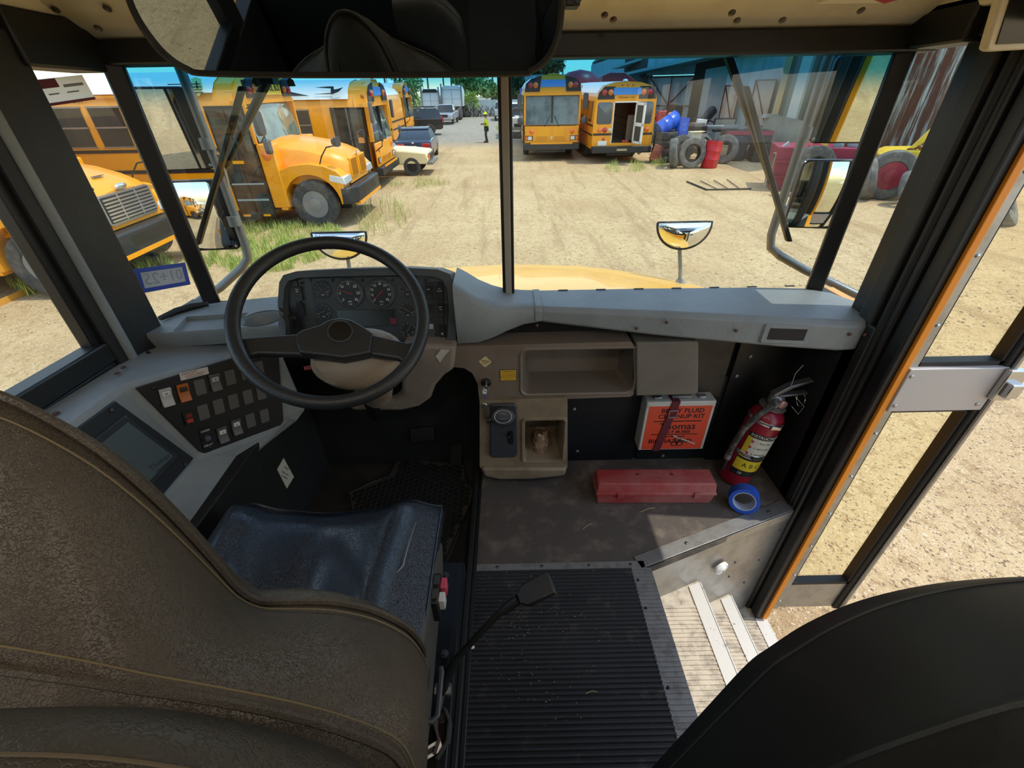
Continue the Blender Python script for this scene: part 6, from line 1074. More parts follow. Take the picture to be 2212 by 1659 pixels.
# ---- person in the yard
def skin(name, pts, edges, m, parent, sub=2):
    names = list(pts); me = D.meshes.new(name); me.from_pydata([pts[n][0] for n in names], [(names.index(a), names.index(b)) for a, b in edges], []); o = D.objects.new(name, me); COL.objects.link(o)
    o.modifiers.new('skin', 'SKIN'); lay = me.skin_vertices[0].data
    for i, n in enumerate(names): r = pts[n][1]; lay[i].radius = r if isinstance(r, tuple) else (r, r); lay[i].use_root = (i == 0)
    s = o.modifiers.new('sub', 'SUBSURF'); s.levels = s.render_levels = sub
    dg = bpy.context.evaluated_depsgraph_get(); m2 = D.meshes.new_from_object(o.evaluated_get(dg)); o.modifiers.clear(); o.data = m2; m2.materials.clear(); m2.materials.append(m); m2.shade_smooth(); o.parent = parent; return o
pe = thing('person', 'person in a lime green shirt and hat standing in the yard, hands held in front', 'person', EX(-1.09, 28.1, R(180)) @ SC9(.83))     # local +x is the way the person faces
sk = mat('skin', '#7a543f', .6); lime = mat('lime shirt', '#c2e017', .6); jean = mat('dark trousers', '#2b3038', .8); boot = mat('boots', '#4a3a2c', .7)
J = dict(pel=((0, 0, .92), (.13, .16)), waist=((.0, 0, 1.08), (.12, .15)), chest=((.01, 0, 1.3), (.13, .18)), neck=((.02, 0, 1.46), .055), head=((.05, 0, 1.6), (.09, .075)), crown=((.04, 0, 1.68), (.085, .075)),
  lh=((0, .09, .86), .095), lk=((.04, .1, .48), .06), la=((-.05, .1, .1), .045), rh=((0, -.09, .86), .095), rk=((.08, -.1, .48), .06), ra=((.04, -.1, .1), .045),
  ls=((.01, .2, 1.38), .065), le=((.02, .24, 1.12), .045), lw=((.24, .14, 1.08), .035), rs=((.01, -.2, 1.38), .065), re=((.02, -.24, 1.12), .045), rw=((.24, -.12, 1.1), .035))
ED = [('pel', 'waist'), ('waist', 'chest'), ('chest', 'neck'), ('neck', 'head'), ('head', 'crown'), ('pel', 'lh'), ('lh', 'lk'), ('lk', 'la'), ('pel', 'rh'), ('rh', 'rk'), ('rk', 'ra'), ('chest', 'ls'), ('ls', 'le'), ('le', 'lw'), ('chest', 'rs'), ('rs', 're'), ('re', 'rw')]
skin('body', J, ED, sk, pe)
def sub_(ks, k=1.18): return {n: (J[n][0], tuple(a*k for a in J[n][1]) if isinstance(J[n][1], tuple) else J[n][1]*k) for n in ks}
skin('shirt', sub_(['waist', 'pel', 'chest', 'ls', 'le', 'rs', 're'], 1.22), [e for e in ED if set(e) <= {'waist', 'pel', 'chest', 'ls', 'le', 'rs', 're'}], lime, pe)
skin('trousers', sub_(['pel', 'lh', 'lk', 'la', 'rh', 'rk', 'ra'], 1.15), [e for e in ED if set(e) <= {'pel', 'lh', 'lk', 'la', 'rh', 'rk', 'ra'}], jean, pe)
part(MB().lathe([(.0005, .12), (.07, .115), (.095, .06), (.1, .01), (.17, -.01), (.17, -.018), (.1, -.0)], 20, Mx.Translation((.04, 0, 1.68))), 'hat', mat('lime hat', '#d6ee22', .6), pe)
part(MB().ell((.135, 0, 1.6), (.022, .014, .022), 8, 6), 'nose', sk, pe)
for s in (-1, 1):
    part(MB().ell((.12, s*.032, 1.63), (.012, .013, .008), 8, 5), 'eye', blk, pe); part(MB().ell((.04, s*.085, 1.6), (.02, .012, .03), 8, 6), 'ear', sk, pe)
    ax, ay = (-.05, .1) if s > 0 else (.04, -.1); part(MB().loft([[(ax-.06, ay-.04, 0), (ax+.2, ay-.045, 0), (ax+.2, ay+.045, 0), (ax-.06, ay+.04, 0)], [(ax-.06, ay-.045, .05), (ax+.19, ay-.04, .05), (ax+.19, ay+.04, .05), (ax-.06, ay+.045, .05)], [(ax-.055, ay-.04, .13), (ax+.05, ay-.04, .13), (ax+.05, ay+.04, .13), (ax-.055, ay+.04, .13)]]), 'boot', boot, pe, bevel=.01)
    w_ = V(J['lw' if s > 0 else 'rw'][0]); hd_ = part(MB().ell(w_+V((.05, -s*.01, 0)), (.05, .022, .035), 10, 6), 'hand', sk, pe)
    for k in range(4): part(MB().tube([w_+V((.08, -s*.005, .025-.016*k)), w_+V((.12, -s*.02, .02-.016*k)), w_+V((.125-.006*abs(k-1), -s*.05, .018-.016*k))], [.009, .008, .007], 6), 'finger', sk, hd_)
    part(MB().tube([w_+V((.03, -s*.02, .03)), w_+V((.07, -s*.045, .05))], [.01, .008], 6), 'thumb', sk, hd_)
part(MB().ell((.075, 0, 1.55), (.01, .025, .006), 8, 4), 'mouth', mat('lips', '#5a3530', .6), pe)
dup(Fb, EX(-6.3, -7.5, R(4)), 'yellow school bus parked behind, showing in the lower left outside mirror'); dup(A, EX(-7.4, -11.5, R(4)), 'second yellow school bus parked behind, showing in the lower left outside mirror')
# ---- buildings on the right
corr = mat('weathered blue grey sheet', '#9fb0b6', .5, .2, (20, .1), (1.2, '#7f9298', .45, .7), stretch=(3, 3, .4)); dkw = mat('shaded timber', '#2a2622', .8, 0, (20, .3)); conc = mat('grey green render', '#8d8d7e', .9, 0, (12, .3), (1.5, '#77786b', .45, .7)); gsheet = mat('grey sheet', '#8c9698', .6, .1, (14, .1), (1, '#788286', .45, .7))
rust = mat('rusted sheet', '#5b3a2c', .8, 0, (12, .4), (1.6, '#a8b8b4', .5, .6), stretch=(3.5, 3.5, .22)); rust2 = mat('rust brown', '#6d3d28', .85, 0, (15, .4), (4, '#4a2a20', .45, .7))
def wallq(tl, tr, br, bl, nm, m, par, pitch=0, th=.08, amp=.02):
    P = [V(p) for p in (tl, tr, br, bl)]; n = (P[1]-P[0]).cross(P[3]-P[0]).normalized(); wid = (P[1]-P[0]).length; k = max(1, int(wid/pitch*2)) if pitch else 1
    mb = MB(); f = []; bk = []
    for i in range(k+1):
        u = i/k; o = n*(amp if i % 2 else 0) if pitch else V(); f.append((P[0].lerp(P[1], u)+o, P[3].lerp(P[2], u)+o)); bk.append((P[0].lerp(P[1], u)-n*th, P[3].lerp(P[2], u)-n*th))
    if (n.x*0+n.y) > 0: pass
    mb.loft([[a, b, d, c] for (a, b), (c, d) in zip(f, bk)]); return part(mb, nm, m, par, smooth=0)
def beam(a, b, w, nm, m, par, d=None): return part(MB().tube([V(a), V(b)], w*.7, 4), nm, m, par, smooth=0)
def U(px, py, Y): return at(px, py, y=Y)
def gnd(px, Y):                               # ground point on the sight line's vertical plane at depth Y
    d = ray(px, 300); return V((CAM.x+d.x/d.y*Y, Y, gz(Y)))
wh = thing('warehouse', 'long blue grey metal warehouse with sheet doors along the right side of the yard', 'building', V((10, 28, gz(28)))); WT = V((10, 28, gz(28)))
def wq(px0, Y0, px1, Y1, h0, h1, nm, m, pitch=0, z0=0, **k):
    a, b = gnd(px0, Y0), gnd(px1, Y1); return wallq(a+V((0, 0, h0))-WT, b+V((0, 0, h1))-WT, b+V((0, 0, z0))-WT, a+V((0, 0, z0))-WT, nm, m, wh, pitch, **k)
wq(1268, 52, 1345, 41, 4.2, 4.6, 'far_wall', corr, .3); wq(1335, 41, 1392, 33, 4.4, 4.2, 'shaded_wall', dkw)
d1 = wq(1386, 32.5, 1478, 30.5, 3.0, 3.0, 'sheet_door', corr, .22); wq(1380, 33, 1500, 30.6, 4.6, 4.6, 'upper_wall', corr, .22, z0=3.05)
a, b = gnd(1386, 32.3), gnd(1478, 30.3)
for (p, q) in (((0, .1), (1, .1)), ((0, 2.95), (1, 2.95)), ((0, 1.5), (1, 1.5)), ((0, .1), (0, 3)), ((1, .1), (1, 3)), ((.5, .1), (.5, 3)), ((0, .1), (1, 2.95)), ((0, 2.95), (1, .1))):
    beam(a.lerp(b, p[0])+V((0, -.08, p[1]))-WT, a.lerp(b, q[0])+V((0, -.08, q[1]))-WT, .05, 'door_brace', rust2, d1)
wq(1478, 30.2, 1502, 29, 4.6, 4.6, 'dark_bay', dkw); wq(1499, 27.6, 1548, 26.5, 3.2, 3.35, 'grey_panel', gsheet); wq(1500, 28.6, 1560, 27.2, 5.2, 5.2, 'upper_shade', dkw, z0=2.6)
wq(1545, 26, 1666, 23.5, 5.4, 5.4, 'corrugated_wall', corr, .16)
for (p0, Y0, p1, Y1, z0, z1) in ((1543, 25.6, 1574, 25.0, .75, 2.5), (1603, 24.5, 1645, 23.6, .9, 2.7)):
    dd = wq(p0, Y0, p1, Y1, z1, z1, 'sheet_door', mat('rust streaked sheet', '#a39a8e', .7, 0, (10, .2), (2, '#80543a', .52, .66), stretch=(2, 2, .4)), .2, z0=z0); a, b = gnd(p0, Y0-.1), gnd(p1, Y1-.1)
    for (p, q) in (((0, z0), (0, z1)), ((1, z0), (1, z1)), ((0, z0), (1, z0)), ((0, z1), (1, z1)), ((0, z1), (1, z0))): beam(a.lerp(b, p[0])+V((0, 0, p[1]))-WT, a.lerp(b, q[0])+V((0, 0, q[1]))-WT, .04, 'door_brace', rust2, dd)
wq(1664, 23.4, 1676, 23.2, 5.4, 5.4, 'timber_post', dkw, th=.2); wq(1655, 22.8, 1668, 22.6, 3.9, 3.9, 'pale_post', mat('pale timber', '#b7a27a', .8), th=.12)
wq(1655, 22.2, 1800, 17.2, 1.45, 1.3, 'rendered_base', conc, th=.3); wq(1668, 23.0, 1800, 18.2, 5.2, 5.2, 'upper_panel', mat('green grey cladding', '#6f7f78', .7, 0, (10, .2), (1.2, '#8a9488', .45, .7), stretch=(3, 3, .4)), .3, z0=1.2)
wq(1690, 21.0, 1710, 20.3, 5.0, 5.0, 'white_strip', mat('white cladding strip', '#b9bfb6', .6), th=.1); wq(1742, 19.2, 1768, 18.4, 5.2, 5.2, 'dark_gap', dkw, th=.1); part(MB().cbox(U(1664, 250, 22.0)-WT, (.55, .3, .14)), 'window_sill', mat('pale sill', '#a9adb0', .5), wh)
a, b = U(1326, 168, 35), U(1600, 108, 23.5); o_ = V((3.2, 2.0, .25))
part(MB().prism([a-WT, b-WT, b+o_-WT, a+o_-WT], (0, 0, .14)), 'canopy', mat('canopy sheet', '#8fa6a4', .6, .1), wh)
a, b = U(1322, 150, 40), U(1440, 112, 33); part(MB().prism([a-WT, b-WT, b+o_-WT, a+o_-WT], (0, 0, .14)), 'upper_canopy', MATS['canopy sheet'], wh)
a, b = gnd(1268, 52), gnd(1560, 27.4); part(MB().prism([p-WT for p in (a+V((0, 0, 4.2)), U(1290, 132, 50), U(1345, 112, 44), b+V((0, 0, 5.5)), b+V((8, 2, 6.5)), a+V((10, 4, 6)))], (0, 0, .2)), 'roof', mat('dark roof sheet', '#57605f', .7), wh)
a, b = gnd(1560, 25.4), gnd(1800, 17); part(MB().prism([p-WT for p in (a+V((-.3, -.6, 5.3)), b+V((-.4, -.3, 5.3)), b+V((7, 3, 6.8)), a+V((7, 3, 6.8)))], (0, 0, .2)), 'near_roof', MATS['dark roof sheet'], wh)
sh_ = thing('open_shed', 'low dark open shed with a pale roof edge behind the parked buses', 'building', gnd(1215, 54)); ST = gnd(1215, 54)
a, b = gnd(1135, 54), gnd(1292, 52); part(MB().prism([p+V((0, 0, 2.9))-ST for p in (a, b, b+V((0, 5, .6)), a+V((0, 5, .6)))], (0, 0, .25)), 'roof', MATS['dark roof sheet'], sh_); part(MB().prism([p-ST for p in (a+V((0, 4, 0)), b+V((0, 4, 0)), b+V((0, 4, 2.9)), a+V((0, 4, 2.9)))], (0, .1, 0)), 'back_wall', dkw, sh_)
for k in range(5): p = a.lerp(b, k/4); part(MB().box(-.06, .06, -.06, .06, 0, 2.95, Mx.Translation(p-ST)), 'post', alu2, sh_)
part(MB().prism([p+V((0, -.02, 2.9))-ST for p in (a, b)]+[p+V((0, -.02, 3.15))-ST for p in (b, a)], (0, .03, 0)), 'roof_edge', MATS['canopy sheet'], sh_)
ct = thing('rusty_container', 'tall rusty brown container with pale blue paint streaks beyond the right quarter window', 'container', gnd(1960, 18)); TT = gnd(1960, 18)
a, b = gnd(1890, 21.0), gnd(2300, 14.5); a += V((0, 0, 0)); wallq(a+V((0, 0, 5.6))-TT, b+V((0, 0, 5.6))-TT, b-TT, a-TT, 'side_sheet', rust, ct, .35, 2.4, .03); part(MB().tube([a+V((-.1, -.1, 1.9))-TT, b+V((-.1, -.1, 2.0))-TT], .05, 4).tube([a.lerp(b, .2)+V((-.1, -.1, 0))-TT, a.lerp(b, .2)+V((-.1, -.1, 4.5))-TT], .05, 4), 'rail', rust2, ct)
# ---- tyres, drums and scrap
def tyre_thing(label, M, r=.5, w=.28, m=None, ri=None): t = thing('tire', label, 'tire', M, 'scrap tires'); part(tyre_mb(r, w, ri or r*.56), 'casing', m or tyre2, t, smooth=30); part(tyre_mb(r*.62, w*.7, r*.54), 'bead', mat('dark bead', '#232220', .9), t); return t
def flatM(x, y, h): return EX(x, y, 0, h)
def upM(x, y, r, yaw, lean=0): return EX(x, y, R(yaw), 0) @ Mx.Rotation(R(lean), 4, 'X') @ Mx.Translation((0, 0, r)) @ RX90
names = ('bottom', 'second from the bottom', 'second from the top', 'topmost')
for k in range(4): tyre_thing(f'dark flat tire, {names[k]} of the stack of four by the open bus', flatM(6.28+.02*k, 19.6, .14+.27*k), .44, .27, tyre)
for k in range(3): tyre_thing(('bottom', 'middle', 'top')[k]+' dark tire of the shorter flat pile left of the white box', flatM(7.05, 20.2, .13+.27*k), .44, .27, tyre)
tyre_thing('big grey tire standing face on beside the red drum', upM(6.88, 17.9, .5, 3, -9), .5, .26, tyre2, .3); tyre_thing('worn tire leaning edge on to the left of the big grey tire', upM(6.35, 18.1, .5, 68, -10), .5, .28, tyre2)
tyre_thing('dusty tire tucked behind the big grey tire', upM(6.75, 18.6, .52, 30, -12), .52, .28, tyre); tyre_thing('grey tire leaning to the right of the red drum', upM(8.45, 18.9, .5, -38, -14), .5, .28, tyre2)
for k, (x, y, h, t) in enumerate(((7.35, 19.9, .9, 18), (7.75, 19.8, .95, 25), (8.1, 19.9, .92, 12))): tyre_thing(('leftmost', 'middle', 'rightmost')[k]+' of the three dusty tires heaped behind the red drum', EX(x, y, R(20*k), h-.35) @ Mx.Rotation(R(65-t), 4, 'X'), .42, .24, tyre2)
tyre_thing('tire leaning edge on against the maroon bin at the right', upM(9.65, 12.35, .5, 62, -14), .5, .3, tyre2); tyre_thing('pale tire leaning on the red hubbed wheel at the right', upM(10.15, 11.45, .42, 35, -20), .42, .24, tyre2); tyre_thing('dark tire standing behind the lower right outside mirror', upM(8.3, 12.85, .62, 4, -6), .62, .32, tyre)
tyre_thing('large pale tire lying tilted beyond the open door', EX(10.75, 9.95, R(40), .42) @ Mx.Rotation(R(55), 4, 'X'), .62, .36, tyre2); tyre_thing('rusty brown tire rim leaning on the warehouse door behind the blue barrels', upM(7.55, 27, .6, 20, -8), .5, .2, rust2)
tyre_thing('dusty tire half hidden by the warehouse shadow right of the scrap heap', upM(9.9, 20.2, .55, -20, -8), .55, .3, tyre)
def drum(label, M, m, r=.29, h=.88, top=None):
    t = thing('drum', label, 'drum', M); part(MB().lathe([(r*.97, 0), (r, .02), (r, h*.32), (r*1.03, h*.335), (r, h*.35), (r, h*.64), (r*1.03, h*.655), (r, h*.67), (r, h-.02), (r*1.02, h), (r*.95, h), (r*.95, h-.03), (.0005, h-.03)], 28, M=None), 'barrel', m, t, smooth=35)
    part(MB().lathe([(r*.94, h-.028), (.0005, h-.026)], 28), 'head', top or m, t); return t
drum('dented red steel drum standing beside the big grey tire', EX(7.62, 18.0, .2, 0) @ Mx.Rotation(R(3), 4, 'Y'), mat('red drum paint', '#c4262e', .45, 0, (9, .3), (6, '#a81f28', .5, .75)), .29, .88, rust2)
bl_ = mat('blue plastic drum', '#2a5fd0', .35, 0, None, (4, '#8fa6d8', .62, .72))
drum('blue plastic drum tilted on top of the tire stack', EX(6.35, 19.7, R(15), 1.32) @ Mx.Rotation(R(62), 4, 'Y') @ Mx.Translation((0, 0, -.42)), bl_, .28, .84); drum('upright blue plastic drum cut open, right of the tilted one', EX(6.95, 19.75, 0, .93), bl_, .25, .58)
def junk(name, label, cat, p, d, m, yaw=0, tilt=0, extra=None, bev=.02):
    t = thing(name, label, cat, EX(p[0], p[1], R(yaw), p[2]) @ Mx.Rotation(R(tilt), 4, 'Y')); part(MB().box(-d[0]/2, d[0]/2, -d[1]/2, d[1]/2, 0, d[2]), 'panel' if min(d) < .1 else 'body', m, t, bevel=min(bev, min(d)*.3))
    for e in extra or []: part(e[1], e[0], e[2], t, smooth=35)
    return t
iron = mat('oily iron', '#2b2a29', .6, .3, (20, .3), (8, '#4a453f', .5, .7)); board = mat('weathered board', '#8a7a62', .85, 0, (20, .3))
junk('carton', 'white open carton sitting on the tires in front of the drums', 'box', (7.2, 18.9, .86), (.4, .35, .26), mat('carton white', '#cfc8b4', .8), 10, 0, [('flap', MB().box(-.2, .2, -.3, -.18, .25, .265).box(.2, .36, -.15, .15, .25, .262), mat('carton inside', '#d8c48a', .8))])
junk('scrap_headlamp', 'pale oval headlamp on the scrap heap', 'car part', (8.0, 20.6, 1.2), (.42, .2, .22), hl_, 5, 5, [('housing', MB().box(-.23, .23, .02, .2, -.05, .26), iron)]); junk('engine_block', 'dark oily engine block in the middle of the scrap heap', 'engine', (7.8, 20.4, .7), (.6, .6, .5), iron, 15, 0, [('cylinder_head', MB().box(-.24, .24, -.2, .2, .5, .6), alu2), ('pulley', MB().lathe([(.12, -.34), (.12, -.3), (.0005, -.3)], 16, RX90), alu2)])
junk('scrap_plank', 'leaning grey plank on the heap behind the blue drum', 'plank', (7.35, 20.8, .9), (.9, .2, .05), board, 20, -30); junk('old_car_seat', 'tall dark stone shaped seat back leaning behind the blue drums', 'car seat', (7.6, 23.0, .9), (.7, .3, 1.0), mat('dark seat foam', '#4c443b', .9, 0, (10, .5)), 10, 6, None, .14); junk('fuel_tank', 'black tank tilted on the scrap heap under the grey panel', 'tank', (8.9, 23.0, 1.0), (.36, .36, .95), iron, 20, 45, None, .1)
junk('car_bumper', 'grey car bumper lying across the scrap heap', 'car part', (9.0, 20.8, 1.02), (1.3, .2, .16), mat('grey bumper', '#7b7d7c', .5), -4, 0, None, .05); junk('radiator', 'dark radiator panel behind the bumper on the heap', 'car part', (9.3, 21.3, .9), (.9, .12, .5), iron, -6, 0, [('fins', MB().box(-.4, .4, -.07, -.06, .05, .45), alu2)])
junk('red_cabinet', 'red metal cabinet with a white can on it behind the blue barrels', 'cabinet', (8.05, 25.5, .7), (.75, .5, .8), mat('faded red', '#b2343a', .5, 0, None, (3, '#7a2a2a', .5, .7)), 5, 0, [('white_can', MB().lathe([(.1, .8), (.1, 1.0), (.0005, 1.0)], 14, Mx.Translation((.2, 0, 0))), white)]); junk('tool_trailer', 'dark trailer bed with a maroon edge in the warehouse shade', 'trailer', (10.0, 20.6, .5), (1.8, 1.0, .5), iron, -10, 0, [('maroon_edge', MB().box(-.9, .9, -.52, -.5, .36, .5), mat('maroon edge', '#9c1f3e', .5)), ('wheel', tyre_mb(.3, .2, .17, Mx.Translation((.4, -.45, -.2)) @ RX90), tyre)])
junk('scrap_door_panel', 'pale car door leaning against the tire stack', 'car part', (5.75, 19.9, .5), (.9, .08, .55), mat('pale door paint', '#c9cdcb', .4), 15, -35, [('door_glass', MB().box(-.2, .3, -.045, .045, .3, .5), bglass)]); junk('crumpled_bodywork', 'crumpled red brown body panel under the open bus bumper', 'car part', (5.9, 19.2, .1), (.5, .1, .55), mat('faded red panel', '#9a5440', .7), 10, 20); junk('pink_bundle', 'small salmon pink bundle behind the blue drums', 'bundle', (7.2, 22.0, 1.2), (.35, .3, .4), mat('salmon plastic', '#d98a70', .6), 30, 10, None, .1)
for k, (x, y, h, l, t, yw) in enumerate(((9.3, 24.5, .6, 1.6, 80, 30), (8.6, 23.8, .7, 1.2, 30, 10), (9.6, 22.5, .8, 1.2, 12, -20), (9.1, 22.2, 1.2, .8, -20, 0))): junk('scrap_bar', ('long pale bar leaning on the warehouse wall', 'short rusty bar jutting from the heap toward the wall', 'bent grey bar across the back of the heap', 'thin bar crossing above the bumper on the heap')[k], 'metal bar', (x, y, h), (l, .06, .05), (alu2, rust2, gsheet, iron)[k], yw, -t)
junk('dark_drum', 'dark blue oily drum standing under the maroon edge in the shade', 'drum', (9.35, 19.7, 0), (.6, .6, .85), mat('dark blue drum', '#23262d', .6, 0, (9, .3)), 0, 0, None, .12); junk('iron_crate', 'black iron crate beside the dark drum in the shade', 'crate', (10.2, 19.3, 0), (.8, .6, .6), iron, -10)
bn = thing('waste_bin', 'maroon steel waste bin heaped with scrap, left of the yellow machine', 'bin', EX(9.0, 13.9, R(-20))); mar2 = mat('maroon bin paint', '#8a2440', .5, 0, (9, .2), (3, '#6d1c33', .5, .75))
part(MB().loft([[(x, y, 0) for x, y in ((-1.1, -.6), (1.0, -.6), (1.0, .6), (-1.1, .6))], [(x, y, 1.12) for x, y in ((-1.2, -.7), (1.1, -.7), (1.1, .7), (-1.2, .7))]]), 'bin_body', mar2, bn); part(MB().box(-1.2, 1.1, -.74, -.68, .35, .4).box(-1.2, 1.1, -.74, -.68, .75, .8), 'ribs', mar2, bn); part(MB().box(.75, 1.0, -.745, -.7, .7, 1.0), 'grey_patch', gsheet, bn)
junk('scrap_sheet', 'pale blue scrap sheet on the heaped maroon bin', 'metal sheet', (9.9, 13.6, 1.15), (.7, .5, .25), mat('pale blue sheet', '#aebac0', .5), 15, -15); junk('wood_box', 'open wooden box at the right end of the maroon bin', 'box', (10.3, 13.9, 1.1), (.35, .35, .4), mat('pale wood', '#d8bd83', .7), 20, 10)
for k, (x, y, c) in enumerate(((8.6, 13.6, '#c94a55'), (8.9, 13.8, '#c9b23a'), (9.2, 13.5, '#7a8f93'), (9.5, 13.8, '#8a5a48'))): junk('scrap_piece', ('crimson', 'yellow', 'grey blue', 'brown')[k]+' scrap piece on top of the maroon bin', 'scrap', (x, y, 1.1), (.3, .22, .14), mat('scrap '+c, c, .6), 25*k, 15-10*k)
junk('grey_board', 'pale grey board propped behind the lower right outside mirror', 'board', (8.1, 14.0, .75), (.4, .05, .45), gsheet, 20, -30)
ld_ = thing('loader', 'yellow and black wheeled loader with a raised yellow mast at the right', 'loader', EX(11.2, 12.6, R(-25))); lye = mat('loader yellow', '#d9b92a', .5, 0, (8, .1), (3, '#c4a52a', .5, .7))
part(MB().loft([[(x, y, z) for x, z in ((-1.3, .7), (-1.25, 1.0), (-1.0, 1.12), (1.2, 1.2), (1.3, .7))] for y in (-.6, .6)]), 'hood', lye, ld_, bevel=.03); part(MB().box(-1.28, 1.2, -.63, -.6, .72, .98), 'side_panel', blk, ld_); part(MB().tube([(-.6, -.3, 1.15), (.2, -.3, 2.6), (.4, -.3, 3.2)], .07, 6), 'mast', lye, ld_, smooth=0); part(MB().tube([(-.2, -.34, 1.75), (.05, -.34, 2.2)], .09), 'cylinder', blk, ld_); part(MB().box(-.35, .35, -.5, -.1, 2.55, 2.63), 'mirror_bar', white, ld_); part(MB().box(.1, .3, -.45, -.3, 2.35, 2.52), 'lamp', lye, ld_)
w = wheel(ld_, -.95, -.75, .58, .34, tyre2, -1, mat('red hub', '#8f2433', .5)); wheel(ld_, .9, -.75, .58, .34, tyre2, -1, MATS['red hub']); part(MB().tube([(-.7, -.3, 1.12), (-.5, -.35, 1.2), (-.3, -.3, 1.12)], .04), 'hinge', rust2, ld_)
gr = thing('steel_grate', 'flat steel frame with cross bars lying on the sandy ground', 'grate', G(1550, 400)); GT = gr.matrix_world.translation.copy(); c4 = [G(1483, 394)-GT, G(1598, 388)-GT, G(1622, 410)-GT, G(1526, 412)-GT]; u3 = V((0, 0, .03))
part(MB().tube([c4[0]+u3, c4[3]+u3, c4[2]+u3], .025, 4), 'frame', iron, gr, smooth=0)
for k in (.25, .5, .75): part(MB().tube([c4[0].lerp(c4[1], k)+u3, c4[3].lerp(c4[2], k)+u3], .012, 4), 'cross_bar', iron, gr, smooth=0)
bmx = MB(); p, q = G(-120, 715), G(62, 634); bmx.loft([[v+V((0, -.07, 0)), v+V((0, .07, 0)), v+V((0, .07, .09)), v+V((0, -.07, .09))] for v in (p, q)]); o = bmx.obj('timber_beam', mat('orange timber', '#d99a3d', .6), bevel=.01); tag(o, 'orange timber beam on the gravel outside the left side window', 'beam')
# ---- fence, boards, tanks, poles
fn = thing('sheet_fence', 'long white corrugated sheet fence at the far end of the yard', 'fence', gnd(1040, 55)); FT = gnd(1040, 55)
a, b = gnd(985, 55), gnd(1140, 54); wallq(a+V((0, 0, 1.45))-FT, b+V((0, 0, 1.45))-FT, b-FT, a-FT, 'sheets', mat('white sheet', '#c5cccb', .5, .1, (8, .1), (.6, '#a4adad', .45, .7)), fn, .0)
for k in range(6): part(MB().tube([a.lerp(b, 0)+V((0, -.03, .23*k+.12))-FT, a.lerp(b, 1)+V((0, -.03, .23*k+.12))-FT], .03, 4), 'rib', MATS['white sheet'], fn)
mb = MB(); rnd = random.Random(5)
for k in range(70): p = gnd(rnd.uniform(1000, 1090), 53.3); mb.tube([p+V((rnd.uniform(-.3, .3), rnd.uniform(-.4, .4), 0)), p+V((rnd.uniform(-.5, .5), 0, rnd.uniform(.3, 1.0)))], rnd.uniform(.02, .06), 5)
tag(mb.obj('scrap_heap', mat('mixed scrap', '#5f5a55', .7, .2, None, (2, '#8d3a3a', .6, .66)), smooth=0), 'low heap of bent scrap along the foot of the white fence', 'scrap', None, 'stuff')
bb = thing('blue_board', 'blue sheet board standing behind the flat fronted bus', 'board', gnd(1132, 34)); part(MB().box(-.25, .35, -.03, .03, 0, 2.5), 'sheet', mat('blue sheet', '#2f62c8', .5), bb); part(MB().box(-.28, -.25, -.05, .05, 0, 2.5), 'post', alu2, bb)
tk = thing('red_tank', 'dark red rounded tank rising behind the flat fronted bus', 'tank', gnd(1245, 30)); mr_ = mat('dark red tank', '#9a2030', .4); part(MB().lathe([(.0005, 0), (1.1, .0), (1.15, 1), (1.15, 2.6), (1.05, 2.95), (.7, 3.22), (.0005, 3.35)], 32), 'shell', mr_, tk, smooth=40)
t2 = thing('red_hopper', 'red steel hopper rising behind the bus with the open door', 'hopper', gnd(1325, 31)); part(MB().loft([[(x, y, z) for x, z in ((-1, 0), (-1, 3.05), (-.55, 3.2), (.3, 3.2), (1.3, 2.6), (1.3, 0))] for y in (0, 1.2)]), 'shell', mr_, t2, bevel=.03)
wood = mat('grey pole wood', '#5d5650', .85)
for k, (px, Y, h) in enumerate(((824, 66, 8.5), (849, 72, 9), (870, 70, 8), (936, 80, 8.2), (968, 85, 8), (984, 78, 9.5), (1068, 82, 10), (880, 60, 6.5), (1210, 95, 9))):
    p = gnd(px, Y); t = thing('utility_pole', f'{"first second third fourth fifth sixth seventh eighth ninth".split()[[0,1,2,4,5,6,7,3,8][k]]} wooden utility pole from the left on the skyline', 'pole', p, 'utility poles'); part(MB().tube([(0, 0, -.2), (0, 0, h)], [.14, .09], 8), 'pole', wood, t); part(MB().box(-.9, .9, -.05, .05, h-.7, h-.58), 'crossarm', wood, t)
    for x in (-.8, 0, .8): part(MB().lathe([(.05, h-.58), (.06, h-.5), (.0005, h-.4)], 8, Mx.Translation((x, 0, 0))), 'insulator', gsheet, t)
for k, (px, Y) in enumerate(((860, 120), (890, 110), (912, 105))):
    t = thing('pylon', ('left', 'middle', 'right')[k]+' of the three steel lattice pylons on the skyline', 'pylon', gnd(px, Y)); mb = MB(); H_ = 15+k
    for sx in (-1, 1):
        for sy in (-1, 1): mb.tube([(sx*1.3, sy*1.3, 0), (sx*.35, sy*.35, H_)], .07, 4)
    for j in range(8):
        z0, z1 = H_*j/8, H_*(j+1)/8; w0, w1 = 1.3-.95*j/8, 1.3-.95*(j+1)/8
        for s in (-1, 1): mb.tube([(-w0, s*w0, z0), (w1, s*w1, z1)], .04, 4).tube([(w0, s*w0, z0), (-w1, s*w1, z1)], .04, 4)
    part(mb, 'lattice', gsheet, t, smooth=0)
    for z in (H_*.72, H_*.86, H_): part(MB().box(-2.6, 2.6, -.06, .06, z-.1, z+.05), 'crossarm', gsheet, t)
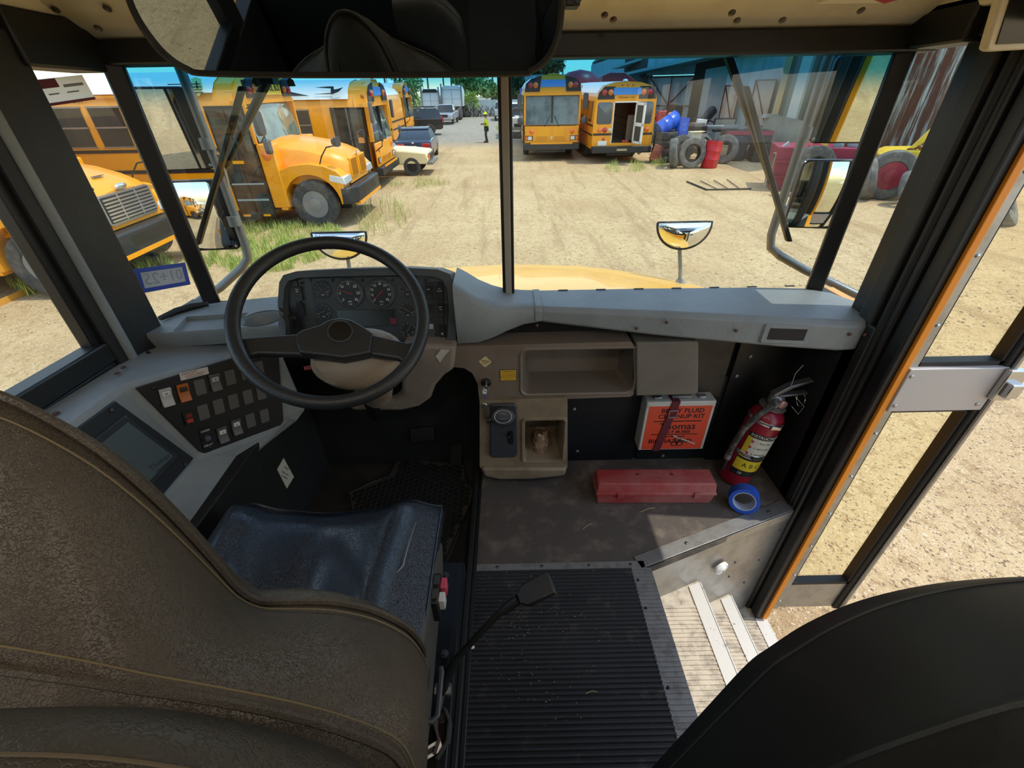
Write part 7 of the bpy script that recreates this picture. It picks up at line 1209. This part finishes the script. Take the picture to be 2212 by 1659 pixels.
# ---- trees, bushes and grass
leafm = [mat('leaf green', '#6b8a45', .8, 0, None, (3, '#a3b56c', .45, .65)), mat('leaf dark', '#2f4527', .8, 0, None, (3, '#4c6338', .45, .65)), mat('leaf bright', '#7d9a3f', .8, 0, None, (5, '#a8b85a', .45, .65))]
def tree(name, label, p, h, w, m, n=1400, seed=0, trunk=.35, ls=.16):
    t = thing(name, label, 'tree' if h > 2.6 else 'bush', p); rn = random.Random(seed); mb = MB(); lobes = [(V((rn.uniform(-.5, .5)*w*.8, rn.uniform(-.5, .5)*w*.6, h*(trunk+rn.uniform(.1, 1-trunk-.12)))), rn.uniform(.22, .36)*w) for _ in range(9)]
    for k in range(n):
        c, r = rn.choice(lobes); d = V((rn.gauss(0, 1), rn.gauss(0, 1), rn.gauss(0, 1))).normalized(); q = c+d*r*rn.uniform(.6, 1.05); a = V((rn.gauss(0, 1), rn.gauss(0, 1), rn.gauss(0, 1))).normalized(); b_ = a.cross(d+V((.01, 0, .02))).normalized(); s = ls*rn.uniform(.6, 1.4)
        mb.add([q-a*s, q+b_*s*.6, q+a*s, q-b_*s*.6], [(0, 1, 2, 3)])
    part(mb, 'crown', m, t, smooth=0, recalc=False); mb = MB().tube([(0, 0, -.1), (.05, 0, h*trunk), (0, .05, h*.7)], [w*.045, w*.035, w*.015], 7)
    for c, r in lobes[:5]: mb.tube([(0.03, 0, h*trunk*.9), c*.6+V((0, 0, h*.2)), c], [w*.02, w*.014, w*.006], 5)
    part(mb, 'trunk', wood, t); return t
tree('broad_tree', 'broad light green tree rising above the white fence', gnd(1028, 75), 4.7, 4.8, leafm[0], 1700, 1, .3, .28); tree('broad_tree', 'lower green tree to the right of the broad one above the fence', gnd(1064, 72), 3.3, 2.6, leafm[0], 1200, 2, .3, .22); tree('tall_tree', 'tall dark tree left of the open shed, right of the centre post', gnd(1122, 62), 4.2, 2.2, leafm[1], 2000, 3, .3, .26); tree('tall_tree', 'tall dark tree standing behind the open shed', gnd(1168, 72), 7.2, 5, leafm[1], 2200, 4, .35, .28)
tree('leafy_tree', 'ragged green tree behind the left sleeper cab', gnd(893, 60), 3.7, 3, leafm[0], 1300, 5, .25, .18); tree('sapling', 'bright green sapling in front of the white fence', gnd(1025, 53), 2.5, 1.2, leafm[2], 500, 6, .2, .1); tree('leafy_bush', 'green bush between the right sleeper cab and the fence', gnd(1009, 54), 2.6, 1.2, leafm[0], 500, 7, .15, .1); tree('leafy_tree', 'dark tree left of the tall dark trees behind the far pickups', gnd(1112, 88), 3.6, 3, leafm[1], 1400, 9, .3, .3)
grs = mat('dry green grass', '#9aa350', .85, 0, None, (6, '#cbbd80', .4, .6)); grs2 = mat('fresh grass', '#8fa848', .8, 0, None, (5, '#c3c06c', .4, .6))
def grass(label, px, n, hmin, hmax, m, seed):
    rn = random.Random(seed); mb = MB(); P = [V((*p, 0)) for p in px]; x0, x1 = min(p.x for p in P), max(p.x for p in P); y0, y1 = min(p.y for p in P), max(p.y for p in P)
    k = 0; tries = 0
    while k < n and tries < n*20:
        tries += 1; x, y = rn.uniform(x0, x1), rn.uniform(y0, y1)
        if not inside(x, y, P) or noise.noise(V((x*.03, y*.05, seed))) < -.12+rn.uniform(-.2, .2): continue
        p = G(x, y); h = rn.uniform(hmin, hmax); a = rn.uniform(0, 6.28); l = rn.uniform(.1, .6)*h; w_ = rn.uniform(.003, .007); d = V((math.cos(a), math.sin(a), 0)); s = V((-d.y, d.x, 0))*w_
        mb.add([p-s, p+s, p+d*l*.4+V((0, 0, h*.65))+s*.7, p+d*l*.4+V((0, 0, h*.65))-s*.7, p+d*l+V((0, 0, h))], [(0, 1, 2, 3), (3, 2, 4)]); k += 1
    tag(mb.obj('grass', m, smooth=0, recalc=False), label, 'grass', None, 'stuff')
grass('thick grass along the side and front wheel of the nearest hooded bus', [(470, 492), (560, 482), (700, 488), (740, 500), (760, 540), (620, 585), (500, 600), (455, 560)], 8000, .05, .2, grs2, 1)
grass('tall weeds beside the nose of the nearest hooded bus', [(770, 480), (800, 440), (860, 430), (900, 460), (860, 505), (780, 515)], 380, .08, .4, grs, 2); grass('grass under the nose of the cream pickup', [(840, 398), (880, 384), (925, 388), (985, 400), (900, 408), (840, 410)], 500, .05, .22, grs, 3)
grass('weeds at the rear wheels of the bus with the open door', [(1305, 365), (1335, 348), (1375, 350), (1400, 362), (1380, 374), (1320, 374)], 380, .06, .3, grs2, 4); grass('weeds at the foot of the tire stack', [(1402, 350), (1415, 335), (1440, 345), (1436, 362), (1405, 360)], 300, .08, .4, grs2, 5); grass('grass on the gravel outside the left side window', [(20, 620), (60, 590), (140, 600), (150, 625), (60, 640)], 600, .08, .3, grs2, 6); grass('grass in front of the bumper of bus number 15', [(280, 575), (400, 545), (470, 560), (440, 600), (330, 610)], 900, .04, .2, grs2, 7)
grass('sparse weeds in the far right shade', [(1060, 270), (1090, 262), (1098, 275), (1075, 282)], 300, .1, .5, grs2, 8)
mb = MB(); rnd = random.Random(11)
for k in range(5200):
    x, y = rnd.uniform(0, 2212), rnd.uniform(380, 720)
    if k % 3: x, y = rnd.uniform(1640, 2500), rnd.uniform(600, 1400)
    p = G(x, y); s = rnd.uniform(.006, .018) if p.y > 5 else rnd.uniform(.003, .009); mb.ell(p+V((0, 0, s*.2)), (s*rnd.uniform(.8, 1.6), s*rnd.uniform(.8, 1.6), s*.6), 5, 3)
tag(mb.obj('pebbles', mat('pebbles', '#cbb592', .9, 0, None, (11, '#7a664e', .4, .6)), smooth=0), 'loose pebbles scattered over the sandy ground', 'gravel', None, 'stuff')
